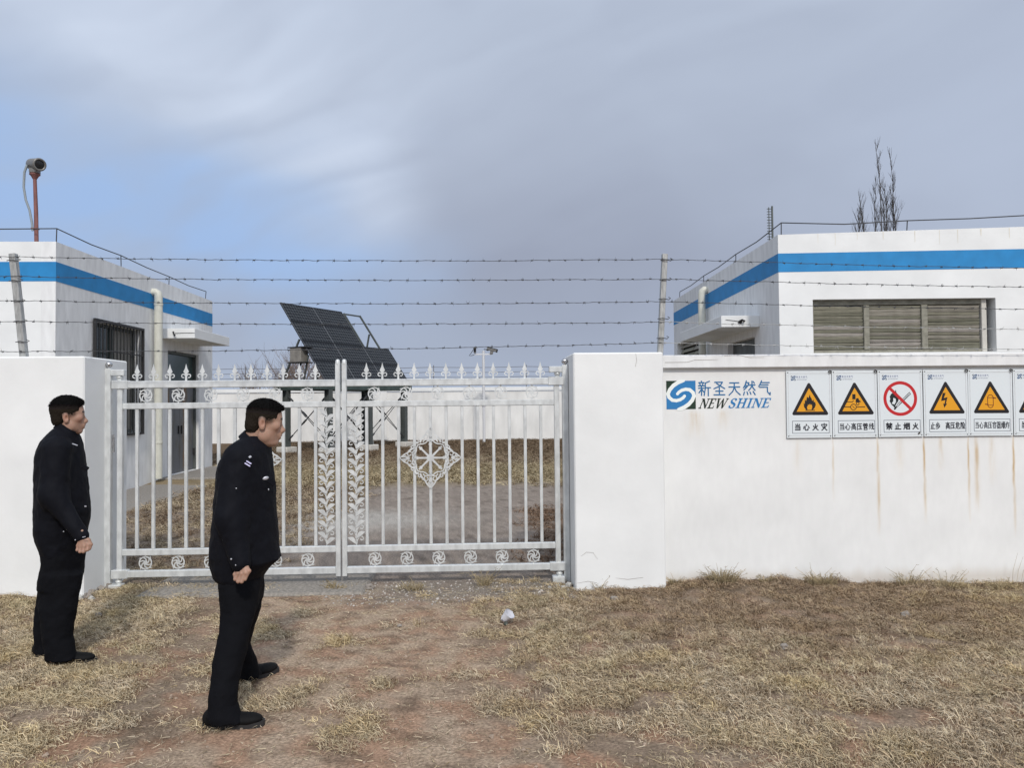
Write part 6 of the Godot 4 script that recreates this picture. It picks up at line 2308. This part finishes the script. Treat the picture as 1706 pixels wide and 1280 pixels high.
func make_warning_signs() -> void:
	var sets := [
		["white sign with a flame in a yellow warning triangle, leftmost in the row", ["当", "心", "火", "灾"]],
		["white sign with a forklift and gauge in a yellow warning triangle", ["当", "心", "高", "压", "管", "线"]],
		["white sign with a red circle crossing out a match and flame", ["禁", "止", "烟", "火"]],
		["white sign with a lightning bolt in a yellow warning triangle", ["止", "步", " ", "高", "压", "危", "险"]],
		["white sign with a gas cylinder in a yellow warning triangle", ["当", "心", "高", "压", "容", "器", "爆", "炸"]],
		["white warning sign with a yellow triangle, rightmost in the row and cut off", ["当", "心"]],
	]
	var xs := [2.8755, 3.3135, 3.7530, 4.1945, 4.6290, 5.0690]
	var r := RandomNumberGenerator.new()
	r.seed = 61
	for k in 6:
		var root := thing("warning_sign", sets[k][0], "sign", Vector3(xs[k] + 0.2165, 1.6425, -7.066), "row of warning signs on the wall")
		root.rotation_degrees.z = [-0.15, -0.1, 0.1, -0.1, -0.35, 0.0][k]
		var b := MB.new()
		b.box(Vector3.ZERO, Vector3(0.431, 0.632, 0.010), 0.003)
		part("plate", b, M.tin, root)
		# the raised printed field
		b = MB.new()
		b.quad(Vector3(-0.2155, -0.316, 0.0052), Vector3(0.2155, -0.316, 0.0052), Vector3(0.2155, 0.316, 0.0052), Vector3(-0.2155, 0.316, 0.0052), Vector3.BACK, PackedVector2Array([Vector2(0, 1), Vector2(1, 1), Vector2(1, 0), Vector2(0, 0)]))
		var pm := mat(Color(0.93, 0.93, 0.93), 0.42)
		pm.albedo_texture = sign_texture(k, sets[k][1])
		pm.texture_repeat = false
		part("print", b, pm, root)
		b = MB.new()
		var rr := PackedVector2Array()
		for q in [[0.182, 0.276, 0], [-0.182, 0.276, 1], [-0.182, -0.276, 2], [0.182, -0.276, 3]]:
			for i in 5:
				rr.append(Vector2(q[0], q[1]) + Vector2.from_angle(PI * 0.5 * (q[2] + i / 4.0)) * 0.016)
		rr.append(rr[0])
		b.strip(rr, PackedFloat32Array([0.004]), 0.004, Transform3D(Basis.IDENTITY, Vector3(0, 0, 0.0055)))
		part("raised_rim", b, M.tin, root)
		for sx in [-1.0, 1.0]:
			for sy in [-1.0, 1.0]:
				b = MB.new()
				b.sphere(Vector3(sx * (0.199 + r.randf_range(-0.003, 0.003)), sy * 0.299, 0.006), Vector3(0.0055, 0.0055, 0.005), 8, 6)
				part("bolt", b, M.bolt, root)
		if k != 2:
			b = MB.new()
			var c := PackedVector3Array()
			for i in 12:
				c.append(Vector3(0.200 + 0.013 * cos(TAU * i / 10.0), 0.305 + 0.013 * sin(TAU * i / 10.0), 0.010 + 0.001 * i))
			b.tube(c, PackedFloat32Array([0.0035]), 5)
			part("wire_loop", b, M.bolt, root)
		if k == 2:
			b = MB.new()
			b.tube(PackedVector3Array([Vector3(0.165, -0.290, 0.010), Vector3(0.176, -0.278, 0.013), Vector3(0.182, -0.270, 0.010)]), PackedFloat32Array([0.006, 0.008, 0.003]), 6)
			part("wire_knot", b, M.bolt, root)

# ---------------------------------------------------------------- stones, litter, weeds, dry grass
func stone_mesh(sd: int) -> ArrayMesh:
	var b := MB.new()
	b.sphere(Vector3.ZERO, Vector3.ONE, 10, 7)
	var ns := fnl(sd, 0.9, 2)
	for i in b.v.size():
		var p := b.v[i]
		b.v[i] = p * (0.82 + 0.42 * ns.get_noise_3dv(p)) * Vector3(1, 0.62, 0.85)
	var f := MB.new()
	for i in range(0, b.idx.size(), 3):
		var q := [b.v[b.idx[i]], b.v[b.idx[i + 1]], b.v[b.idx[i + 2]]]
		f.tri(q[0], q[1], q[2], (q[0] + q[1] + q[2]))
	return f.mesh()

func make_small_things() -> void:
	var r := RandomNumberGenerator.new()
	r.seed = 91
	var sm := [stone_mesh(1), stone_mesh(2), stone_mesh(3), stone_mesh(4)]
	# pale rubble at the foot of the pillars, single stones on the earth
	for e in [[0.80, -7.02, 0.045, 1], [0.74, -6.93, 0.034, 1], [0.84, -6.90, 0.030, 1], [0.70, -7.04, 0.030, 1], [0.62, -6.97, 0.026, 1], [0.77, -6.83, 0.024, 1], [-3.50, -6.82, 0.05, 2], [-3.40, -6.84, 0.036, 2], [-3.58, -6.76, 0.028, 2]]:
		var o := put("rubble_lump", sm[r.randi_range(0, 3)], M.rubble)
		o.position = Vector3(e[0], ground_h(e[0], e[1]) + e[2] * 0.3, e[1])
		o.rotation = Vector3(0, r.randf() * 6.0, 0)
		o.scale = Vector3.ONE * e[2]
		var side := "right" if e[3] == 1 else "left"
		tag(o, ("largest pale lump of broken render at the foot of the %s gate pillar" if e[2] > 0.044 else "small pale lump of broken render lying beside the larger one at the %s gate pillar") % side, "rubble", "broken render by the %s gate pillar" % side)
	for e in [[-1.02, -7.05, 0.055, "largest grey stone in front of the gate, right of the meeting stiles"], [-1.24, -7.10, 0.030, "small grey stone below the meeting stiles of the gate"], [1.12, -6.45, 0.050, "pale flat stone in front of the right gate pillar"], [2.05, -5.15, 0.042, "pinkish stone standing in the dry grass right of the plastic cup"], [3.35, -5.95, 0.050, "pale stone in the dry grass below the second warning sign"], [-0.62, -5.80, 0.025, "small pale stone on the bare track left of the plastic cup"], [-3.05, -6.25, 0.036, "pale stone in the grass between the far person and the left pillar"]]:
		var o := put("stone", sm[r.randi_range(0, 3)], M.stone)
		o.position = Vector3(e[0], ground_h(e[0], e[1]) + e[2] * 0.35, e[1])
		o.rotation = Vector3(0.3, r.randf() * 6.0, 0.2)
		o.scale = Vector3.ONE * e[2]
		tag(o, e[3], "stone")
	# the crumpled cup
	var cup := thing("plastic_cup", "crumpled white plastic cup lying on the ground before the gate", "cup", Vector3(0.16, ground_h(0.16, -5.81) + 0.032, -5.81))
	var b := MB.new()
	b.lathe(PackedVector2Array([Vector2(0.0, 0.0), Vector2(0.026, 0.001), Vector2(0.030, 0.02), Vector2(0.034, 0.045), Vector2(0.038, 0.070), Vector2(0.041, 0.078), Vector2(0.037, 0.077), Vector2(0.033, 0.045), Vector2(0.027, 0.006)]), 18)
	var ns := fnl(9, 26.0, 2)
	for i in b.v.size():
		b.v[i] += Vector3(ns.get_noise_3dv(b.v[i]), ns.get_noise_3dv(b.v[i] + Vector3(3, 0, 0)), ns.get_noise_3dv(b.v[i] + Vector3(0, 5, 0))) * 0.014
	var o2 := part("cup", b, M.plastic, cup)
	o2.rotation_degrees = Vector3(38, 20, -28)
	b = MB.new()
	b.lathe(PackedVector2Array([Vector2(0, 0.004), Vector2(0.014, 0.004), Vector2(0.015, -0.004), Vector2(0, -0.004)]), 12, Transform3D(Basis.from_euler(Vector3(1.0, 0, 0.2)), Vector3(0.018, -0.018, 0.034)))
	part("cap", b, M.cap_dark, cup)
	# a long thin twig on the track
	b = MB.new()
	var tw := PackedVector3Array()
	for i in 7:
		var t := i / 6.0
		var q := Vector3(lerpf(-2.62, -2.30, t), 0, lerpf(-5.82, -6.02, t) + 0.01 * sin(t * 9.0))
		q.y = ground_h(q.x, q.z) + 0.010
		tw.append(q)
	b.tube(tw, PackedFloat32Array([0.004, 0.004, 0.0035, 0.003, 0.003, 0.002, 0.001]), 5)
	var o3 := put("twig", b.mesh(), M.bark)
	tag(o3, "long thin dark twig lying on the earth between the two people", "twig")
	# weeds along the foot of the walls, each with its own stems
	for e in [[2.20, -6.93, 0.15, 0.26, 60, "broad straw coloured weed clump at the wall foot, below the painted name"], [2.62, -6.92, 0.09, 0.16, 40, "low brown weed clump at the wall foot below the end of the painted name"], [3.10, -6.88, 0.13, 0.22, 56, "olive weed clump at the wall foot below the leftmost warning sign"], [3.92, -6.92, 0.16, 0.20, 40, "grey thin-stemmed weed at the wall foot below the no fire sign"], [4.28, -6.90, 0.15, 0.24, 44, "grey thin-stemmed weed at the wall foot below the lightning sign"], [4.78, -6.92, 0.12, 0.20, 36, "low weed at the wall foot below the gas cylinder sign"], [1.76, -6.90, 0.10, 0.10, 24, "small dark weed where the pillar meets the right wall"], [-1.33, -7.02, 0.10, 0.14, 34, "pale green and straw tuft under the meeting stiles of the gate"], [-0.60, -6.98, 0.10, 0.15, 34, "straw tuft under the right gate leaf below its medallion"], [0.02, -7.08, 0.14, 0.10, 34, "yellow straw tuft under the right gate leaf near its hinge end"], [1.05, -6.84, 0.12, 0.05, 12, "single curved dry stem before the right gate pillar"]]:
		weed(e[0], e[1], e[2], e[3], e[4], e[5], r)
	b = MB.new()
	for k in 5:
		var q := Vector3(4.95 + 0.04 * k, 0, -6.98)
		q.y = ground_h(q.x, q.z) - 0.01
		b.tint = Color(0.42, 0.36, 0.26)
		b.tube(PackedVector3Array([q, q + Vector3(0.01 + 0.01 * k, 0.16, 0.01), q + Vector3(0.05 + 0.012 * k, 0.32 - 0.03 * k, 0.02)]), PackedFloat32Array([0.0022, 0.0018, 0.0010]), 4, false)
	var o4 := put("dry_stalks", b.mesh(), M.straw)
	tag(o4, "few tall thin dry stalks against the white wall near the right edge", "weed")

func weed(x: float, z: float, h: float, spread: float, n: int, label: String, r: RandomNumberGenerator) -> void:
	var root := thing("dry_weed", label, "weed", Vector3(x, ground_h(x, z) - 0.005, z), "weeds along the walls")
	var b := MB.new()
	for i in n * (4 if h > 0.125 and n > 50 else 2):
		var a := r.randf() * TAU
		var d := Vector3(cos(a), 0, sin(a) * 0.6)
		var l := h * r.randf_range(0.3, 1.0) * (1.6 if r.randf() < 0.15 else 1.0)
		var s := r.randf() * spread * 0.85
		var p := d * s * 0.6
		var t := r.randf()
		b.tint = Color(0.52, 0.42, 0.26).lerp(Color(0.24, 0.20, 0.125), t) * r.randf_range(0.75, 1.2)
		var q := p + d * l * r.randf_range(0.1, 0.5) + Vector3(0, l * 0.6, 0)
		var e := q + d * l * r.randf_range(0.1, 0.5) + Vector3(r.randf_range(-0.02, 0.02), l * r.randf_range(-0.1, 0.4), 0)
		b.tube(PackedVector3Array([p, q, e]), PackedFloat32Array([0.0022, 0.0019, 0.0009]), 3, false)
		if r.randf() < 0.6:
			for k in 3:
				var f := q.lerp(e, r.randf())
				b.tube(PackedVector3Array([f, f + Vector3(r.randf_range(-1, 1), r.randf_range(-0.1, 1), r.randf_range(-1, 1)) * 0.022]), PackedFloat32Array([0.0018, 0.0010]), 3, false)
	part("stems", b, M.straw, root)

# a handful of dry stems: flat ones lie matted, others stand
func tuft_mesh(sd: int, n: int, reach: float, length: float, high: float, lie: float, wid: float) -> ArrayMesh:
	var g := RandomNumberGenerator.new()
	g.seed = sd
	var b := MB.new()
	for i in n:
		var a := g.randf() * TAU
		var d := Vector3(cos(a), 0, sin(a))
		var s := Vector3(-d.z, 0, d.x)
		var p := Vector3(g.randf_range(-1, 1), 0, g.randf_range(-1, 1)) * reach * (0.95 if g.randf() < lie else 0.25)
		p.y = g.randf() * 0.012 * lie
		var l := length * g.randf_range(0.35, 1.30)
		var rise := high * g.randf_range(0.15, 1.0)
		var bend := g.randf_range(-0.8, 0.8)
		var v := g.randf_range(0.40, 1.30)
		var warm := g.randf()
		b.tint = Color(v, v * lerpf(0.90, 1.02, warm), v * lerpf(0.80, 1.05, warm), 1.0)
		var w := wid * g.randf_range(0.6, 1.2)
		var pts := []
		for k in 4:
			var t := k / 3.0
			if k > 0:
				p += Vector3(g.randf_range(-1, 1), g.randf_range(-0.3, 0.3), g.randf_range(-1, 1)) * length * 0.20
			pts.append(p + d * l * t + s * bend * l * t * t * 0.6 + Vector3(0, rise * sin(PI * minf(t * lerpf(0.62, 0.92, lie), 1.0)), 0))
		for k in 3:
			var w0 := w * (1.0 - 0.28 * k)
			var w1 := w * (1.0 - 0.28 * (k + 1))
			var o := s * 0.5 + Vector3(0, 0.35, 0)
			var i0 := b.vert(pts[k] - o * w0, Vector3.UP)
			var i1 := b.vert(pts[k] + o * w0, Vector3.UP)
			var i2 := b.vert(pts[k + 1] + o * w1, Vector3.UP)
			var i3 := b.vert(pts[k + 1] - o * w1, Vector3.UP)
			var nn: Vector3 = (pts[k + 1] - pts[k]).cross(o).normalized()
			if nn.y < 0.0:
				nn = -nn
			nn = (nn + Vector3(0, 0.6, 0)).normalized()
			for q in [i0, i1, i2, i3]:
				b.n[q] = nn
			b.tri_i(i0, i1, i2)
			b.tri_i(i0, i2, i3)
	return b.mesh()

# how thick the dry grass stands, 0 to 1
func grass_cover(x: float, z: float) -> float:
	var n := noise_b.get_noise_2d(x * 1.1 + 5.0, z * 1.3)
	var n2 := noise_a.get_noise_2d(x * 3.0, z * 3.0 + 30.0)
	var left := sstep(-1.75 - 0.16 * (z + 3.5) * -1.0, -2.5 - 0.16 * (z + 3.5) * -1.0, x + 0.5 * n)
	var right := sstep(-0.25, 0.55, x + 0.6 * n - 0.12 * (z + 6.0))
	var c := maxf(left, right * 0.95)
	# sparse wisps on the track, bare red patches near the camera
	c = maxf(c, 0.50 * sstep(0.22, 0.45, n + 0.4 * n2))
	var bare := exp(-pow((x - 0.50) / 0.85, 2.0) - pow((z + 3.62) / 0.36, 2.0)) + exp(-pow((x - 2.15) / 0.55, 2.0) - pow((z + 3.95) / 0.18, 2.0)) + 0.8 * exp(-pow((x + 1.0) / 0.9, 2.0) - pow((z + 3.4) / 0.5, 2.0))
	c *= clampf(1.0 - bare * 1.15, 0.0, 1.0)
	c *= 1.0 - 0.45 * sstep(-4.3, -4.9, z) * sstep(0.2, 0.8, x) * sstep(3.6, 2.8, x)
	c *= 1.0 - 0.75 * sstep(-6.35, -6.7, z) * sstep(1.1, 0.7, x) * sstep(-1.2, -0.5, x)
	var n3 := noise_c.get_noise_2d(x * 2.2 + 60.0, z * 3.0)
	c *= 0.25 + 0.75 * sstep(-0.30, 0.06, noise_a.get_noise_2d(x * 1.25 + 80.0, z * 2.0) + 0.10)
	c *= 0.10 + 1.0 * clampf(0.45 + n2 * 1.3 + n3 * 1.6, 0.0, 1.0)
	return clampf(c, 0.0, 1.0)

func grass_tint(x: float, z: float, g: RandomNumberGenerator) -> Color:
	var n := noise_b.get_noise_2d(x * 1.7 + 70.0, z * 1.7) * 0.5 + 0.5
	var m := noise_a.get_noise_2d(x * 1.1 + 15.0, z * 1.4 + 20.0) * 0.5 + 0.5
	var straw := Color(0.665, 0.560, 0.375)
	var pale := Color(0.670, 0.570, 0.415)
	var brown := Color(0.340, 0.245, 0.170)
	var olive := Color(0.440, 0.380, 0.235)
	var gold := Color(0.665, 0.535, 0.300)
	var c := straw.lerp(pale, sstep(0.35, 0.65, m))
	c = c.lerp(gold, 0.7 * sstep(0.58, 0.75, n))
	c = c.lerp(olive, 0.6 * sstep(0.48, 0.30, n) * sstep(-4.2, -5.5, z))
	# browner and darker towards the wall on the right
	c = c.lerp(brown, 0.68 * sstep(-4.7, -5.9, z + 1.3 * (m - 0.5)) * sstep(0.5, 1.3, x) * sstep(5.0, 3.6, x + (m - 0.5)))
	c = c.lerp(brown, 0.55 * (1.0 if g.randf() < 0.40 else 0.0) * sstep(-2.0, 0.5, x))
	return c * g.randf_range(0.72, 1.12)

func scatter(called: String, label: String, meshes: Array, spots: Array, mt: Material, category := "grass") -> void:
	# one root, one part for each kind of tuft
	for k in meshes.size():
		var here := []
		for s in spots:
			if s[2] == k:
				here.append(s)
		if here.is_empty():
			continue
		var mm := MultiMesh.new()
		mm.transform_format = MultiMesh.TRANSFORM_3D
		mm.use_colors = true
		mm.mesh = meshes[k]
		mm.instance_count = here.size()
		for i in here.size():
			mm.set_instance_transform(i, here[i][0])
			mm.set_instance_color(i, here[i][1])
		var o := MultiMeshInstance3D.new()
		o.name = numbered(called)
		o.multimesh = mm
		o.material_override = mt
		add_child(o, true)
		o.set_meta("kind", "stuff")
		tag(o, label, category)

func make_grass() -> void:
	var g := RandomNumberGenerator.new()
	g.seed = 77
	var mats := [tuft_mesh(1, 34, 0.075, 0.044, 0.022, 0.95, 0.0034), tuft_mesh(2, 40, 0.070, 0.030, 0.018, 1.0, 0.0032), tuft_mesh(3, 34, 0.055, 0.052, 0.042, 0.45, 0.0030), tuft_mesh(4, 36, 0.060, 0.034, 0.028, 0.7, 0.0029)]
	var spots := []
	var tries := 62000
	for i in tries:
		var z := -3.15 - 4.15 * pow(g.randf(), 0.9)
		var half := 0.80 * -z + 0.4
		var x := g.randf_range(-half + 0.04 * z, half * 0.96)
		if z < -6.80 and ((x > 0.80) or x < -3.42):
			if not (x > 1.68 and z > -7.05):
				continue
		var c := grass_cover(x, z)
		if g.randf() > c:
			continue
		var hot := noise_a.get_noise_2d(x * 2.1 + 3.0, z * 2.1)
		var kind := 0
		var u := g.randf()
		if hot > 0.12:
			kind = 2 if u < 0.40 else (3 if u < 0.6 else 0)
		else:
			kind = 0 if u < 0.45 else (1 if u < 0.82 else 3)
		if z > -4.6 and kind == 2 and u > 0.15:
			kind = 0
		var s := g.randf_range(0.65, 1.25)
		var y := ground_h(x, z)
		var bs := Basis.from_euler(Vector3(g.randf_range(-0.12, 0.12), g.randf() * TAU, g.randf_range(-0.12, 0.12))).scaled(Vector3(s, s * g.randf_range(0.7, 1.3), s))
		spots.append([Transform3D(bs, Vector3(x, y + 0.001, z)), grass_tint(x, z, g), kind])
	# taller tussocks here and there on the right and the far left
	for i in 1500:
		var z := -3.6 - 3.4 * g.randf()
		var x := g.randf_range(0.2, 5.6) if g.randf() < 0.75 else g.randf_range(-4.6, -2.2)
		if z < -6.80 and (x < 1.70 or z < -7.05):
			continue
		var n := noise_b.get_noise_2d(x * 1.3 + 50.0, z * 1.3)
		if n + 0.25 * sstep(2.6, 4.4, x) < 0.16:
			continue
		var s := g.randf_range(0.9, 1.55)
		spots.append([Transform3D(Basis.from_euler(Vector3(g.randf_range(-0.15, 0.15), g.randf() * TAU, 0)).scaled(Vector3(s, s * 0.9, s)), Vector3(x, ground_h(x, z), z)), grass_tint(x, z, g).lerp(Color(0.60, 0.49, 0.26), 0.4 * sstep(2.4, 4.6, x)), 2])
	scatter("dry_grass", "matted dry straw coloured grass on the earth in front of the wall", mats, spots, M.straw)
	# wisps of straw lying singly on the bare track
	var wisp := [tuft_mesh(11, 4, 0.070, 0.040, 0.010, 1.0, 0.0034)]
	spots = []
	for i in 4200:
		var z := -3.2 - 3.9 * g.randf()
		var x := g.randf_range(-3.4, 1.6)
		if x < -3.3 and z < -6.7:
			continue
		var s := g.randf_range(0.5, 1.3)
		spots.append([Transform3D(Basis.from_euler(Vector3(0, g.randf() * TAU, 0)).scaled(Vector3.ONE * s), Vector3(x, ground_h(x, z) + 0.001, z)), grass_tint(x, z, g) * g.randf_range(0.6, 1.1), 0])
	scatter("loose_straw", "single dry straws strewn over the bare earth of the track", wisp, spots, M.straw)
	# grit and small stones
	var gm := [stone_mesh(21), stone_mesh(22)]
	spots = []
	for i in 9000:
		var z := -3.2 - 4.1 * g.randf()
		var x := g.randf_range(-3.4, 3.4)
		var grit := sstep(-6.2, -6.75, z) * sstep(1.0, 0.6, x) * sstep(-1.7, -0.8, x)
		if g.randf() > 0.22 + grit:
			continue
		if z < -6.82 and (x > 0.82 or x < -3.42):
			continue
		var s := g.randf_range(0.005, 0.013) * (1.6 if g.randf() < 0.06 else 1.0)
		var v := g.randf_range(0.20, 0.40) if grit < 0.3 else g.randf_range(0.25, 0.55)
		spots.append([Transform3D(Basis.from_euler(Vector3(g.randf(), g.randf() * TAU, g.randf())).scaled(Vector3.ONE * s), Vector3(x, ground_h(x, z) + s * 0.2, z)), Color(v, v * (0.93 if grit > 0.3 else 0.78), v * (0.86 if grit > 0.3 else 0.60)), g.randi_range(0, 1)])
	scatter("gravel", "grey grit and pebbles spread before the gate", gm, spots, M.gravel, "gravel")
	# the grass in the yard behind the gate
	var ym := [tuft_mesh(31, 26, 0.13, 0.10, 0.075, 0.35, 0.007), tuft_mesh(32, 28, 0.14, 0.09, 0.035, 0.9, 0.007)]
	spots = []
	for i in 26000:
		var z := -7.6 - 25.0 * pow(g.randf(), 1.15)
		var x := g.randf_range(-8.6, 6.5)
		if x < -6.9 and z > -21.0:
			continue
		if x < -5.6 and z > -17.4 and z < -11.5:
			continue
		if x < -5.6 and z < -17.0 and z > -20.5:
			continue
		var n := noise_b.get_noise_2d(x * 0.8, z * 0.8)
		var c := sstep(-15.6, -16.8, z + 1.3 * -sstep(0.3, 2.0, x + 0.3 * n) + 0.5 * n)
		if x < -1.9 + 0.8 * n and z > -17.0:
			c = maxf(c, 0.62 * sstep(-1.7, -2.7, x + 0.9 * n))
		c = maxf(c, 0.95 * sstep(0.25, 0.75, x + 0.35 * n + 0.08 * (z + 9.0)) * sstep(-12.5, -11.5, z))
		if g.randf() > c:
			continue
		var near := sstep(-15.0, -9.0, z)
		var s := g.randf_range(0.7, 1.25) * lerpf(1.35, 0.75, near)
		var t := Color(0.50, 0.425, 0.30).lerp(Color(0.32, 0.245, 0.175), clampf(0.5 + n * 1.4, 0.0, 1.0))
		t = t.lerp(Color(0.25, 0.185, 0.125), 0.85 * sstep(-20.0, -25.0, z))
		t = t.lerp(Color(0.52, 0.45, 0.29), 0.7 * sstep(-15.0, -16.0, z) * sstep(-21.0, -18.0, z))
		if z > -13.0 and x > 0.0:
			t = Color(0.27, 0.19, 0.135)
		spots.append([Transform3D(Basis.from_euler(Vector3(g.randf_range(-0.1, 0.1), g.randf() * TAU, 0)).scaled(Vector3.ONE * s), Vector3(x, ground_h(x, z), z)), t * g.randf_range(0.75, 1.15), 0 if g.randf() < 0.55 else 1])
	scatter("yard_grass", "dry brown and straw coloured grass growing in the yard behind the gate", ym, spots, M.straw)
